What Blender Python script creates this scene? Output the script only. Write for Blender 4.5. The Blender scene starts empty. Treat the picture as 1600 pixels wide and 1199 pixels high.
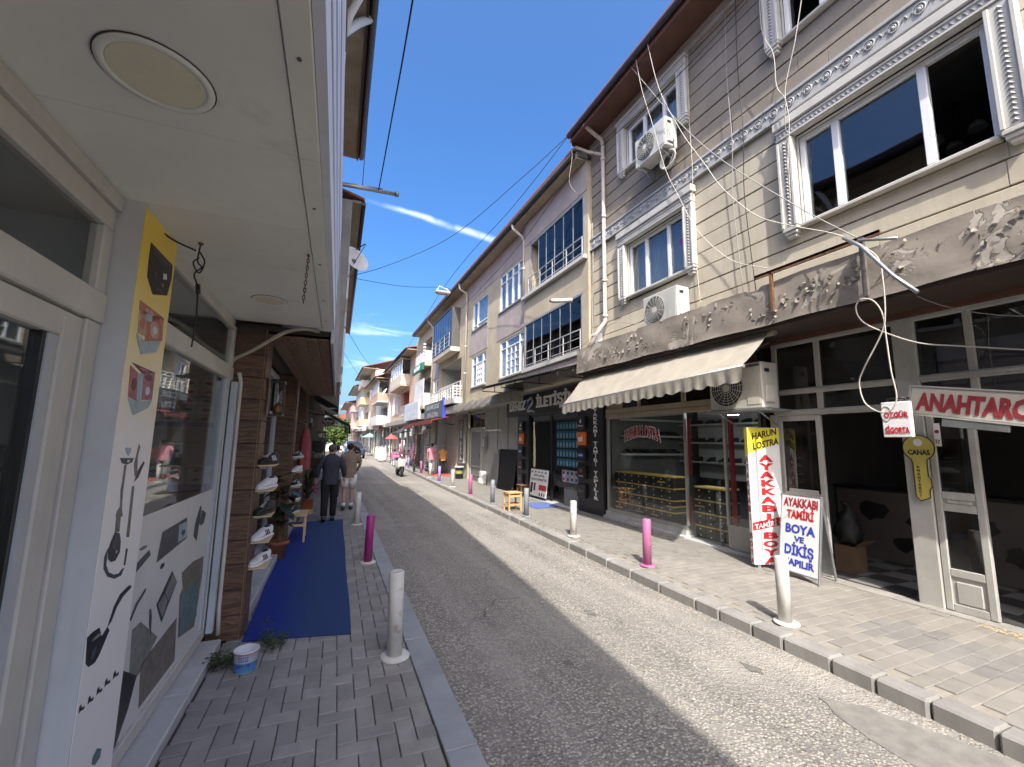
import bpy, math, random
from mathutils import Vector, Matrix
S = bpy.context.scene
COL = S.collection
R = random.Random(7)

# ---------------------------------------------------------------- camera, sky, sun, exposure
cd = bpy.data.cameras.new('camera'); cam = bpy.data.objects.new('camera', cd); COL.objects.link(cam)
ROT = Matrix((((0.915311, -0.068054, -0.396956), (-0.402459, -0.117214, -0.907903), (0.015258, 0.990772, -0.134677))))
cam.matrix_world = Matrix.Translation((0, 0, 1.6)) @ ROT.to_4x4()
cd.sensor_width = 36; cd.lens = 670 / 1600 * 36; cd.clip_start = .05; cd.clip_end = 2000
S.camera = cam
LIGHT = Vector((.237, .614, -.753)).normalized()
sd = bpy.data.lights.new('sun', 'SUN'); sun = bpy.data.objects.new('sun', sd); COL.objects.link(sun)
sd.energy = 2.7; sd.angle = math.radians(.53); sd.color = (1, .945, .86)
sun.rotation_euler = LIGHT.to_track_quat('-Z', 'Y').to_euler(); sun.location = (-6, -12, 20)
w = bpy.data.worlds.new('World'); S.world = w; w.use_nodes = True
nt = w.node_tree; N = nt.nodes; N.clear()
def wn(t, **k):
    n = N.new(t)
    for a, b in k.items(): setattr(n, a, b)
    return n
sky = wn('ShaderNodeTexSky', sky_type='NISHITA', sun_disc=False)
sky.sun_elevation = math.asin(-LIGHT.z); sky.sun_rotation = math.atan2(-LIGHT.x, -LIGHT.y)
sky.air_density = 0.7; sky.dust_density = 5; sky.ozone_density = 3.5; sky.altitude = 20
bg = wn('ShaderNodeBackground'); bg.inputs[1].default_value = .15
wo = wn('ShaderNodeOutputWorld')
tc = wn('ShaderNodeTexCoord')
# wispy high cloud low over the street's end, and one straight vapour streak
def math_(op, a, b=None, c=None):
    n = wn('ShaderNodeMath', operation=op)
    for i, q in enumerate((a, b, c)):
        if q is None: continue
        if isinstance(q, (int, float)): n.inputs[i].default_value = q
        else: nt.links.new(q, n.inputs[i])
    return n.outputs[0]
def dot_(v):
    n = wn('ShaderNodeVectorMath', operation='DOT_PRODUCT'); nt.links.new(tc.outputs['Generated'], n.inputs[0]); n.inputs[1].default_value = v
    return n.outputs['Value']
def sstep(v, a, b):
    n = wn('ShaderNodeMapRange', interpolation_type='SMOOTHSTEP'); nt.links.new(v, n.inputs[0]); n.inputs[1].default_value = a; n.inputs[2].default_value = b
    return n.outputs[0]
mp = wn('ShaderNodeMapping'); nt.links.new(tc.outputs['Generated'], mp.inputs[0]); mp.inputs['Scale'].default_value = (2.2, 2.2, 12)
nz = wn('ShaderNodeTexNoise'); nt.links.new(mp.outputs[0], nz.inputs['Vector']); nz.inputs['Scale'].default_value = 2.4; nz.inputs['Detail'].default_value = 7; nz.inputs['Roughness'].default_value = .6; nz.inputs['Distortion'].default_value = .6
up_ = dot_((0, 0, 1))
low = math_('MULTIPLY', sstep(up_, .34, .10), sstep(up_, -.02, .06))
cl = math_('MULTIPLY', sstep(nz.outputs[0], .50, .74), low)
mp2 = wn('ShaderNodeMapping'); nt.links.new(tc.outputs['Generated'], mp2.inputs[0]); mp2.inputs['Scale'].default_value = (1, 1, 1)
nz2 = wn('ShaderNodeTexNoise'); nt.links.new(mp2.outputs[0], nz2.inputs['Vector']); nz2.inputs['Scale'].default_value = 14; nz2.inputs['Detail'].default_value = 6
dn = dot_((-0.08722, 0.48914, -0.86783)); dt = dot_((0.97904, -0.11884, -0.16538))
off = math_('MULTIPLY', math_('SUBTRACT', nz2.outputs[0], .5), .014)
dd = math_('ABSOLUTE', math_('ADD', dn, off))
stw = math_('MULTIPLY_ADD', dt, .015, .0095)
band = math_('SUBTRACT', 1, math_('DIVIDE', dd, stw)); band = sstep(band, 0, 1)
strk = math_('MULTIPLY', math_('MULTIPLY', band, sstep(dt, -.16, -.02)), math_('MULTIPLY', sstep(dt, .17, .135), sstep(nz2.outputs[0], .30, .62)))
cl = math_('MINIMUM', math_('ADD', math_('MULTIPLY', cl, .75), math_('MULTIPLY', strk, .36)), .85)
mx = wn('ShaderNodeMix', data_type='RGBA'); nt.links.new(cl, mx.inputs['Factor']); hsv = wn('ShaderNodeHueSaturation'); hsv.inputs['Saturation'].default_value = 1.32; hsv.inputs['Value'].default_value = 1.0; nt.links.new(sky.outputs[0], hsv.inputs['Color']); nt.links.new(hsv.outputs[0], mx.inputs['A']); mx.inputs['B'].default_value = (6.2, 6.5, 7.0, 1)
nt.links.new(mx.outputs['Result'], bg.inputs[0]); nt.links.new(bg.outputs[0], wo.inputs[0])
S.view_settings.view_transform = 'Standard'; S.view_settings.look = 'None'; S.view_settings.gamma = 1; S.view_settings.exposure = 1.5
S.render.engine = 'CYCLES'
S.cycles.max_bounces = 9; S.cycles.transparent_max_bounces = 16; S.cycles.diffuse_bounces = 7; S.cycles.glossy_bounces = 4

# ---------------------------------------------------------------- helpers
def lin(c):
    if isinstance(c, str):
        c = [int(c[i:i + 2], 16) / 255 for i in (0, 2, 4)]
        c = [q / 12.92 if q <= .04045 else ((q + .055) / 1.055) ** 2.4 for q in c]
    return tuple(c)
class MB:
    """collects shapes; build() links them as one mesh object"""
    def __init__(s): s.v = []; s.f = []; s.sm = []
    def add(s, vs, fs, sm=False):
        o = len(s.v); s.v += [tuple(v) for v in vs]; s.f += [tuple(i + o for i in f) for f in fs]; s.sm += [sm] * len(fs); return s
    def box(s, x0, x1, y0, y1, z0, z1, b=0):
        x0, x1 = min(x0, x1), max(x0, x1); y0, y1 = min(y0, y1), max(y0, y1); z0, z1 = min(z0, z1), max(z0, z1)
        if not b:
            vs = [(x, y, z) for z in (z0, z1) for y in (y0, y1) for x in (x0, x1)]
            return s.add(vs, [(0, 2, 3, 1), (4, 5, 7, 6), (0, 1, 5, 4), (2, 6, 7, 3), (0, 4, 6, 2), (1, 3, 7, 5)])
        b = min(b, (x1 - x0) * .45, (y1 - y0) * .45, (z1 - z0) * .45)
        vs = []; ix = {}
        for i, X in ((0, x0), (1, x1)):
            for j, Y in ((0, y0), (1, y1)):
                for k, Z in ((0, z0), (1, z1)):
                    bx = b if i == 0 else -b; by = b if j == 0 else -b; bz = b if k == 0 else -b
                    for a, p in ((0, (X, Y + by, Z + bz)), (1, (X + bx, Y, Z + bz)), (2, (X + bx, Y + by, Z))):
                        ix[i, j, k, a] = len(vs); vs.append(p)
        g = lambda i, j, k, a: ix[i, j, k, a]; fs = []
        for i in (0, 1): fs.append([g(i, 0, 0, 0), g(i, 0, 1, 0), g(i, 1, 1, 0), g(i, 1, 0, 0)][::1 if i == 0 else -1])
        for j in (0, 1): fs.append([g(0, j, 0, 1), g(1, j, 0, 1), g(1, j, 1, 1), g(0, j, 1, 1)][::1 if j == 0 else -1])
        for k in (0, 1): fs.append([g(0, 0, k, 2), g(0, 1, k, 2), g(1, 1, k, 2), g(1, 0, k, 2)][::1 if k == 0 else -1])
        for j in (0, 1):
            for k in (0, 1): fs.append([g(0, j, k, 1), g(0, j, k, 2), g(1, j, k, 2), g(1, j, k, 1)][::1 if j == k else -1])
        for i in (0, 1):
            for k in (0, 1): fs.append([g(i, 0, k, 2), g(i, 0, k, 0), g(i, 1, k, 0), g(i, 1, k, 2)][::1 if i == k else -1])
        for i in (0, 1):
            for j in (0, 1): fs.append([g(i, j, 0, 0), g(i, j, 0, 1), g(i, j, 1, 1), g(i, j, 1, 0)][::1 if i == j else -1])
        for i in (0, 1):
            for j in (0, 1):
                for k in (0, 1): fs.append([g(i, j, k, 0), g(i, j, k, 1), g(i, j, k, 2)][::-1 if (i + j + k) % 2 == 0 else 1])
        return s.add(vs, fs)
    def prism(s, pts, d):
        """polygon of 3D points extruded by vector d"""
        n = len(pts); d = Vector(d); p = [Vector(q) for q in pts]
        return s.add(p + [q + d for q in p], [tuple(range(n))[::-1], tuple(range(n, 2 * n))] + [(i, (i + 1) % n, n + (i + 1) % n, n + i) for i in range(n)])
    def poly(s, pts): return s.add(pts, [tuple(range(len(pts)))])
    def tube(s, pts, r, n=8, closed=False, flat=1):
        p = [Vector(q) for q in pts]; m = len(p); vs = []; fs = []
        rr = r if isinstance(r, (list, tuple)) else [r] * m
        prev = None
        for i in range(m):
            a = p[(i - 1) % m] if (i > 0 or closed) else p[0]; b = p[(i + 1) % m] if (i < m - 1 or closed) else p[-1]
            t = (b - a).normalized()
            if prev is None:
                u = Vector((0, 0, 1)) if abs(t.z) < .9 else Vector((1, 0, 0))
                x = t.cross(u).normalized()
            else: x = (prev - t * prev.dot(t)).normalized()
            prev = x; y = t.cross(x)
            for k in range(n):
                an = 2 * math.pi * k / n; vs.append(p[i] + (x * math.cos(an) + y * math.sin(an) * flat) * rr[i])
        for i in range(m if closed else m - 1):
            j = (i + 1) % m
            for k in range(n): fs.append((i * n + k, i * n + (k + 1) % n, j * n + (k + 1) % n, j * n + k))
        s.add(vs, fs, True)
        if not closed:
            o = len(s.v) - len(vs); s.f += [tuple(o + k for k in range(n))[::-1], tuple(o + (m - 1) * n + k for k in range(n))]; s.sm += [False, False]
        return s
    def cyl(s, a, b, r, n=16): return s.tube([a, b], r, n)
    def lathe(s, prof, c=(0, 0, 0), n=20, sx=1, sy=1, sm=True, cap=True):
        m = len(prof); vs = []
        for r, z in prof:
            for k in range(n):
                an = 2 * math.pi * k / n; vs.append((c[0] + r * math.cos(an) * sx, c[1] + r * math.sin(an) * sy, c[2] + z))
        fs = [(i * n + k, i * n + (k + 1) % n, (i + 1) * n + (k + 1) % n, (i + 1) * n + k) for i in range(m - 1) for k in range(n)]
        s.add(vs, fs, sm)
        o = len(s.v) - len(vs)
        if not cap: return s
        if prof[0][0] > 1e-4: s.f.append(tuple(o + k for k in range(n))[::-1]); s.sm.append(False)
        if prof[-1][0] > 1e-4: s.f.append(tuple(o + (m - 1) * n + k for k in range(n))); s.sm.append(False)
        return s
    def ball(s, c, rx, ry=None, rz=None, n=12):
        ry = ry or rx; rz = rz or rx; m = n // 2
        prof = [(math.sin(math.pi * i / m), -math.cos(math.pi * i / m)) for i in range(m + 1)]
        prof[0] = (1e-5, -1); prof[-1] = (1e-5, 1)
        o = len(s.v); s.lathe(prof, n=n)
        for i in range(o, len(s.v)):
            x, y, z = s.v[i]; s.v[i] = (c[0] + x * rx, c[1] + y * ry, c[2] + z * rz)
        return s
    def xf(s, M, frm=0):
        for i in range(frm, len(s.v)): s.v[i] = tuple(M @ Vector(s.v[i]))
        return s
    def build(s, name, mat, parent=None, xf=None, **tags):
        if xf is not None: s.xf(xf)
        me = bpy.data.meshes.new(name)
        off = OFF.get(parent.name, Vector()) if parent else Vector()
        me.from_pydata([(v[0] - off.x, v[1] - off.y, v[2] - off.z) for v in s.v], [], s.f)
        me.polygons.foreach_set('use_smooth', s.sm)
        me.materials.append(mat); me.update()
        o = bpy.data.objects.new(name, me); COL.objects.link(o)
        if parent: o.parent = parent; OFF[o.name] = off
        for k, q in tags.items(): o[k] = q
        return o
OFF = {}
def thing(name, label, cat, loc, group=None):
    o = bpy.data.objects.new(name, None); COL.objects.link(o); o.location = loc; o.empty_display_size = .1
    OFF[o.name] = Vector(loc); o['label'] = label; o['category'] = cat
    if group: o['group'] = group
    return o
def tag(o, label, cat, group=None):
    o['label'] = label; o['category'] = cat
    if group: o['group'] = group
    return o
def dup(root, loc, label, rotz=None):
    r = root.copy(); COL.objects.link(r); r.location = loc; r['label'] = label
    if rotz is not None: r.rotation_euler = (0, 0, rotz)
    for ch in list(root.children):
        c_ = ch.copy(); COL.objects.link(c_); c_.parent = r
        for g in list(ch.children):
            d = g.copy(); COL.objects.link(d); d.parent = c_
    return r
def rotz_mat(a, c=(0, 0, 0)):
    return Matrix.Translation(c) @ Matrix.Rotation(a, 4, 'Z') @ Matrix.Translation(-Vector(c))
# the left row of houses runs 1.7 degrees off the street axis: (s, t) -> world
LA = math.atan(.03); LM = Matrix.Rotation(-LA, 4, 'Z')
def LW(s, t, z): return LM @ Vector((s, t, z))
FACE = {'W': (Vector((0, -1, 0)), Vector((0, 0, 1))), 'E': (Vector((0, 1, 0)), Vector((0, 0, 1))), 'S': (Vector((1, 0, 0)), Vector((0, 0, 1)))}
def text_mb(st, pos, h, face='W', bold=.0, ext=.003, width=None, align='CENTER', shear=0, space=1.0, dirs=None, arc=0):
    """lettering as a thin solid; pos is the middle of its base line (or its start)"""
    if st[0] == '~':   # lettering the photograph leaves unreadable: letter-sized strokes only
        n_ = int(st[1:]); rg = random.Random(n_ * 31 + int(h * 1e4)); mb = MB(); ux, uy = dirs or FACE[face]; un = ux.cross(uy); pos = Vector(pos); w_ = width or h * n_ * .8; p = w_ / n_
        for i in range(n_):
            x0 = -w_ / 2 + i * p; t = p * .2; bars = [(x0 + p * .1, x0 + p * .1 + t, 0, h)]
            bars += rg.sample([(x0 + p * .3, x0 + p * .8, h * .8, h), (x0 + p * .3, x0 + p * .8, 0, h * .2), (x0 + p * .3, x0 + p * .7, h * .4, h * .58), (x0 + p * .82, x0 + p * .82 + t * .8, h * .1, h * .9)], 2)
            for a, b, c_, d in bars: mb.prism([pos + ux * a + uy * c_, pos + ux * b + uy * c_, pos + ux * b + uy * d, pos + ux * a + uy * d], un * ext)
        return mb
    cu = bpy.data.curves.new('t', 'FONT'); cu.body = st; cu.size = 1; cu.align_x = align; cu.offset = bold; cu.shear = shear; cu.space_character = space
    cu.resolution_u = 2; cu.extrude = .5
    o = bpy.data.objects.new('t', cu); me = bpy.data.meshes.new_from_object(o)
    ux, uy = dirs or FACE[face]; un = ux.cross(uy)
    vs = [v.co.copy() for v in me.vertices]
    sc = h / .73
    sx = sc
    if width and vs:
        ww = max(v.x for v in vs) - min(v.x for v in vs); sx = width / max(ww, 1e-6)
    mb = MB(); pos = Vector(pos)
    def put(v):
        x = v.x * sx; y = v.y * sc
        if arc: y -= arc * (x / (width / 2)) ** 2
        return pos + ux * x + uy * y + un * ((v.z + .5) * ext)
    mb.add([put(v) for v in vs], [tuple(p.vertices) for p in me.polygons])
    bpy.data.objects.remove(o); bpy.data.curves.remove(cu); bpy.data.meshes.remove(me)
    return mb

# ---------------------------------------------------------------- materials
MATS = {}
def M(name, col, rough=.7, var=.12, scale=3., bump=.15, bscale=60., metal=0., col2=None, spots=0., spot_col=(.05, .045, .04), streak=0., spec=.5, detail=6, emit=None, trans=0, coat=0, bdist=.004, obvar=0., spot_scale=6.):
    """painted / mineral surface: base colour, mottling, dirt spots, vertical streaks, fine relief"""
    if name in MATS: return MATS[name]
    m = bpy.data.materials.new(name); m.use_nodes = True; t = m.node_tree; n = t.nodes; L = t.links.new
    b = n['Principled BSDF']; c1 = lin(col); c2 = lin(col2) if col2 else tuple(max(0, q * (1 - 2 * var)) for q in c1)
    g = n.new('ShaderNodeNewGeometry')
    def noise(sc, det=detail, ro=.6, vec=None):
        q = n.new('ShaderNodeTexNoise'); q.inputs['Scale'].default_value = sc; q.inputs['Detail'].default_value = det; q.inputs['Roughness'].default_value = ro
        L(vec or g.outputs['Position'], q.inputs['Vector']); return q.outputs[0]
    def ramp(v, a, bb):
        q = n.new('ShaderNodeMapRange'); L(v, q.inputs[0]); q.inputs[1].default_value = a; q.inputs[2].default_value = bb; return q.outputs[0]
    def mix(f, a, bb, mode='MIX'):
        q = n.new('ShaderNodeMix'); q.data_type = 'RGBA'; q.blend_type = mode
        for i, z in (('Factor', f), ('A', a), ('B', bb)):
            if isinstance(z, (int, float)): q.inputs[i].default_value = z
            elif isinstance(z, tuple): q.inputs[i].default_value = (*z[:3], 1)
            else: L(z, q.inputs[i])
        return q.outputs['Result']
    out = mix(ramp(noise(scale), .3, .7), c1, c2)
    if obvar:
        oi = n.new('ShaderNodeObjectInfo'); hs = n.new('ShaderNodeHueSaturation'); L(out, hs.inputs['Color'])
        mr = n.new('ShaderNodeMapRange'); L(oi.outputs['Random'], mr.inputs[0]); mr.inputs[3].default_value = 1 - obvar; mr.inputs[4].default_value = 1 + obvar; L(mr.outputs[0], hs.inputs['Value']); out = hs.outputs[0]
    if spots:
        out = mix(ramp(noise(spot_scale, 8, .7), .72 - spots * .3, .80 - spots * .15), out, lin(spot_col))
    if streak:
        mp = n.new('ShaderNodeMapping'); L(g.outputs['Position'], mp.inputs[0]); mp.inputs['Scale'].default_value = (9, 9, .7)
        q = noise(1.6, 6, .65, mp.outputs[0]); f = n.new('ShaderNodeMath'); f.operation = 'MULTIPLY'; L(ramp(q, .5, .72), f.inputs[0]); f.inputs[1].default_value = streak
        out = mix(f.outputs[0], out, lin(spot_col))
    L(out, b.inputs['Base Color'])
    b.inputs['Roughness'].default_value = rough; b.inputs['Metallic'].default_value = metal; b.inputs['Specular IOR Level'].default_value = spec
    if coat: b.inputs['Coat Weight'].default_value = coat
    if emit: b.inputs['Emission Color'].default_value = (*lin(emit[0]), 1); b.inputs['Emission Strength'].default_value = emit[1]
    if bump:
        bp = n.new('ShaderNodeBump'); bp.inputs['Strength'].default_value = bump; bp.inputs['Distance'].default_value = bdist; L(noise(bscale, 5), bp.inputs['Height']); L(bp.outputs[0], b.inputs['Normal'])
    MATS[name] = m; return m
def glass(name, tint=(.8, .84, .84), ior=1.6, rough=0.0, dirt=.0):
    if name in MATS: return MATS[name]
    m = bpy.data.materials.new(name); m.use_nodes = True; t = m.node_tree; n = t.nodes; L = t.links.new
    n.remove(n['Principled BSDF']); o = n['Material Output']
    tr = n.new('ShaderNodeBsdfTransparent'); tr.inputs[0].default_value = (*tint, 1)
    gl = n.new('ShaderNodeBsdfGlossy'); gl.inputs['Roughness'].default_value = rough; gl.inputs['Color'].default_value = (.95, .97, 1, 1)
    fr = n.new('ShaderNodeFresnel'); mx_ = n.new('ShaderNodeMixShader')
    # both faces of the thin pane reflect alike; slight waviness of the pane
    g = n.new('ShaderNodeNewGeometry'); pw = n.new('ShaderNodeMath'); pw.operation = 'MULTIPLY_ADD'; L(g.outputs['Backfacing'], pw.inputs[0]); pw.inputs[1].default_value = 1 / ior - ior; pw.inputs[2].default_value = ior; L(pw.outputs[0], fr.inputs[0]); nz = n.new('ShaderNodeTexNoise'); nz.inputs['Scale'].default_value = 1.3; nz.inputs['Detail'].default_value = 1; L(g.outputs['Position'], nz.inputs['Vector'])
    bp = n.new('ShaderNodeBump'); bp.inputs['Strength'].default_value = .12; bp.inputs['Distance'].default_value = .02; L(nz.outputs[0], bp.inputs['Height']); L(bp.outputs[0], gl.inputs['Normal'])
    L(fr.outputs[0], mx_.inputs[0]); L(tr.outputs[0], mx_.inputs[1]); L(gl.outputs[0], mx_.inputs[2])
    last = mx_.outputs[0]
    if dirt:
        df = n.new('ShaderNodeBsdfDiffuse'); df.inputs[0].default_value = (.5, .5, .48, 1); n2 = n.new('ShaderNodeTexNoise'); n2.inputs['Scale'].default_value = 4; n2.inputs['Detail'].default_value = 8; L(g.outputs['Position'], n2.inputs['Vector'])
        mr = n.new('ShaderNodeMapRange'); L(n2.outputs[0], mr.inputs[0]); mr.inputs[1].default_value = .35; mr.inputs[2].default_value = .8; mr.inputs[4].default_value = dirt
        m2 = n.new('ShaderNodeMixShader'); L(mr.outputs[0], m2.inputs[0]); L(last, m2.inputs[1]); L(df.outputs[0], m2.inputs[2]); last = m2.outputs[0]
    L(last, o.inputs[0]); MATS[name] = m; return m
def wood(name, c1, c2, axis=0, scale=1., rough=.55, obvar=.15):
    """long-grained timber, grain along axis"""
    if name in MATS: return MATS[name]
    m = bpy.data.materials.new(name); m.use_nodes = True; t = m.node_tree; n = t.nodes; L = t.links.new; b = n['Principled BSDF']
    g = n.new('ShaderNodeNewGeometry'); oi = n.new('ShaderNodeObjectInfo')
    ad = n.new('ShaderNodeVectorMath'); ad.operation = 'MULTIPLY_ADD'; L(oi.outputs['Random'], ad.inputs[0]); ad.inputs[1].default_value = (7, 5, 3); L(g.outputs['Position'], ad.inputs[2])
    mp = n.new('ShaderNodeMapping'); L(ad.outputs[0], mp.inputs[0]); sc = [22 * scale] * 3; sc[axis] = 2.2 * scale; mp.inputs['Scale'].default_value = sc
    nz = n.new('ShaderNodeTexNoise'); nz.inputs['Scale'].default_value = 1; nz.inputs['Detail'].default_value = 3; nz.inputs['Distortion'].default_value = 1.2; L(mp.outputs[0], nz.inputs['Vector'])
    mu = n.new('ShaderNodeMath'); mu.operation = 'MULTIPLY'; L(nz.outputs[0], mu.inputs[0]); mu.inputs[1].default_value = 9
    fr = n.new('ShaderNodeMath'); fr.operation = 'PINGPONG'; L(mu.outputs[0], fr.inputs[0]); fr.inputs[1].default_value = 1
    mx_ = n.new('ShaderNodeMix'); mx_.data_type = 'RGBA'; L(fr.outputs[0], mx_.inputs['Factor']); mx_.inputs['A'].default_value = (*lin(c1), 1); mx_.inputs['B'].default_value = (*lin(c2), 1)
    hs = n.new('ShaderNodeHueSaturation'); L(mx_.outputs['Result'], hs.inputs['Color']); mr = n.new('ShaderNodeMapRange'); L(oi.outputs['Random'], mr.inputs[0]); mr.inputs[3].default_value = 1 - obvar; mr.inputs[4].default_value = 1 + obvar; L(mr.outputs[0], hs.inputs['Value'])
    L(hs.outputs[0], b.inputs['Base Color']); b.inputs['Roughness'].default_value = rough
    bp = n.new('ShaderNodeBump'); bp.inputs['Strength'].default_value = .25; bp.inputs['Distance'].default_value = .003; L(fr.outputs[0], bp.inputs['Height']); L(bp.outputs[0], b.inputs['Normal'])
    MATS[name] = m; return m

# ---------------------------------------------------------------- ground, road, kerbs, pavements
def edgeL(y): return .82 + .02 * y
ER = [(-30, 3.38), (1.2, 3.42), (4, 3.47), (8.3, 3.65), (15, 3.85), (21, 4.1), (26, 4.3), (45, 4.7), (120, 5.2)]
def edgeR(y):
    for (a, p), (b, q) in zip(ER, ER[1:]):
        if y <= b: return p + (q - p) * (y - a) / (b - a)
    return ER[-1][1]
ZR = .10
def asphalt():
    m = bpy.data.materials.new('asphalt'); m.use_nodes = True; t = m.node_tree; n = t.nodes; L = t.links.new; b = n['Principled BSDF']
    g = n.new('ShaderNodeNewGeometry')
    def vor(sc):
        q = n.new('ShaderNodeTexVoronoi'); q.inputs['Scale'].default_value = sc; q.inputs['Randomness'].default_value = 1; L(g.outputs['Position'], q.inputs['Vector']); return q
    def noi(sc, d=6):
        q = n.new('ShaderNodeTexNoise'); q.inputs['Scale'].default_value = sc; q.inputs['Detail'].default_value = d; q.inputs['Roughness'].default_value = .62; L(g.outputs['Position'], q.inputs['Vector']); return q.outputs[0]
    def mr(v, a, bb, c=0, d=1):
        q = n.new('ShaderNodeMapRange'); L(v, q.inputs[0]); q.inputs[1].default_value = a; q.inputs[2].default_value = bb; q.inputs[3].default_value = c; q.inputs[4].default_value = d; return q.outputs[0]
    def mix(f, a, bb, mode='MIX'):
        q = n.new('ShaderNodeMix'); q.data_type = 'RGBA'; q.blend_type = mode
        for i, z in (('Factor', f), ('A', a), ('B', bb)):
            if isinstance(z, tuple): q.inputs[i].default_value = (*z, 1)
            elif isinstance(z, (int, float)): q.inputs[i].default_value = z
            else: L(z, q.inputs[i])
        return q.outputs['Result']
    v1 = vor(54); v2 = vor(24)
    sep = n.new('ShaderNodeSeparateColor'); L(v1.outputs['Color'], sep.inputs[0])
    stone = mix(mr(sep.outputs[0], 0, 1), (.20, .184, .155), (.45, .42, .36))
    stone = mix(mr(sep.outputs[1], .86, .93), stone, (.12, .115, .11))
    base = mix(mr(v1.outputs['Distance'], .38, .62), stone, (.155, .148, .135))
    base = mix(mr(noi(.7, 7), .40, .62, 0, .75), base, mix(.6, base, (.17, .162, .148)))
    base = mix(mr(noi(.33, 5), .52, .66, 0, .5), base, (.37, .348, .305))
    base = mix(mr(noi(5, 8), .64, .74, 0, .65), base, (.10, .098, .095))
    base = mix(mr(noi(1.7, 9), .575, .65, 0, .6), base, (.155, .148, .136))
    vc = n.new('ShaderNodeTexVoronoi'); vc.feature = 'DISTANCE_TO_EDGE'; vc.inputs['Scale'].default_value = .55; wv = n.new('ShaderNodeVectorMath'); wv.operation = 'MULTIPLY_ADD'; nv = n.new('ShaderNodeTexNoise'); nv.inputs['Scale'].default_value = 2.2; nv.inputs['Detail'].default_value = 6; L(g.outputs['Position'], nv.inputs['Vector']); L(nv.outputs['Color'], wv.inputs[0]); wv.inputs[1].default_value = (.9, .9, 0); L(g.outputs['Position'], wv.inputs[2]); L(wv.outputs[0], vc.inputs['Vector'])
    ck = n.new('ShaderNodeMath'); ck.operation = 'MULTIPLY'; L(mr(vc.outputs['Distance'], .0035, .0, 0, 1), ck.inputs[0]); L(mr(noi(.8, 2), .46, .56), ck.inputs[1]); base = mix(ck.outputs[0], base, (.06, .058, .055))
    # wheel-polished and dusty lengthwise bands
    mp = n.new('ShaderNodeMapping'); L(g.outputs['Position'], mp.inputs[0]); mp.inputs['Scale'].default_value = (2.6, .12, 1)
    q = n.new('ShaderNodeTexNoise'); q.inputs['Scale'].default_value = 1; q.inputs['Detail'].default_value = 4; L(mp.outputs[0], q.inputs['Vector'])
    base = mix(mr(q.outputs[0], .42, .7, 0, .45), base, (.36, .34, .30))
    L(base, b.inputs['Base Color']); b.inputs['Roughness'].default_value = .92; b.inputs['Specular IOR Level'].default_value = .25
    ad = n.new('ShaderNodeMath'); ad.operation = 'ADD'; L(mr(v1.outputs['Distance'], .1, .6, 1, 0), ad.inputs[0]); L(mr(v2.outputs['Distance'], .1, .6, .7, 0), ad.inputs[1])
    bp = n.new('ShaderNodeBump'); bp.inputs['Strength'].default_value = .9; bp.inputs['Distance'].default_value = .006; L(ad.outputs[0], bp.inputs['Height']); L(bp.outputs[0], b.inputs['Normal'])
    return m
ASPH = asphalt()
paverR = M('paver_sandy', (.24, .226, .198), .9, .12, 5, .5, 120, obvar=.09, spots=.25, spot_col=(.17, .16, .14), bdist=.003)
paverRd = M('paver_sandy_dark', (.20, .193, .178), .9, .12, 5, .5, 120, obvar=.07, bdist=.003)
paverL = M('paver_grey', (.26, .25, .235), .88, .14, 5, .5, 120, obvar=.14, spots=.3, spot_col=(.10, .095, .09), bdist=.003)
jointR = M('joint_sand', (.29, .268, .225), .95, .15, 20, .4, 150)
jointL = M('joint_dirt', (.075, .07, .06), .95, .2, 20, .4, 150)
kerbM = M('kerb_concrete', (.27, .262, .245), .85, .14, 4, .4, 90, obvar=.07, streak=.25, spot_col=(.13, .125, .115), spots=.25)
kerbLM = M('kerb_bluegrey', (.295, .31, .325), .82, .12, 4, .4, 90, obvar=.08, spots=.25, spot_col=(.12, .12, .12))
conc = M('concrete', (.33, .315, .285), .88, .16, 2.5, .5, 40, spots=.35, streak=.5, spot_col=(.13, .12, .105))
g0 = MB(); g0.poly([(-400, -400, -.06), (400, -400, -.06), (400, 600, -.06), (-400, 600, -.06)]).build('ground', M('earth', (.22, .20, .17), .95), kind='structure')
mb = MB(); ys = [-30 + i for i in range(0, 151)]
vs = []
for y in ys:
    a, b = edgeL(y) - .02, edgeR(y) + .02
    for k in range(9):
        q = k / 8; vs.append((a + (b - a) * q, y, .025 * math.sin(q * math.pi) * .6))
mb.add(vs, [(i * 9 + k, i * 9 + k + 1, (i + 1) * 9 + k + 1, (i + 1) * 9 + k) for i in range(len(ys) - 1) for k in range(8)], True)
mb.build('road', ASPH, kind='structure')
# a smoother tar patch by the right kerb, ragged outline
pts = [(3.02, 1.95), (2.93, 1.75), (2.86, 1.52), (2.80, 1.2), (2.78, .7), (3.36, .7), (3.37, 1.1), (3.33, 1.38), (3.25, 1.5), (3.2, 1.72), (3.12, 1.86)]
pp = []
for (x, y), (x2, y2) in zip(pts, pts[1:] + pts[:1]):
    for k in range(4):
        t = k / 4; pp.append((x + (x2 - x) * t + R.uniform(-.02, .02), y + (y2 - y) * t + R.uniform(-.02, .02), .0125))
for cx_, cy_, r_ in ((2.42, 3.62, .05), (2.55, 3.35, .025), (2.95, 2.35, .05), (1.75, 2.9, .03)):
    z_ = .0255 * .6 * math.sin(math.pi * (cx_ - edgeL(cy_)) / (edgeR(cy_) - edgeL(cy_))) + .004
    MB().poly([(cx_ + r_ * R.uniform(.5, 1.3) * math.cos(k * .449), cy_ + 1.6 * r_ * R.uniform(.5, 1.3) * math.sin(k * .449), z_) for k in range(14)]).build('asphalt_patch', M('tar_spot', (.185, .175, .155), .9, .25, 14, .6, 160, bdist=.004), kind='structure')
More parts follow.
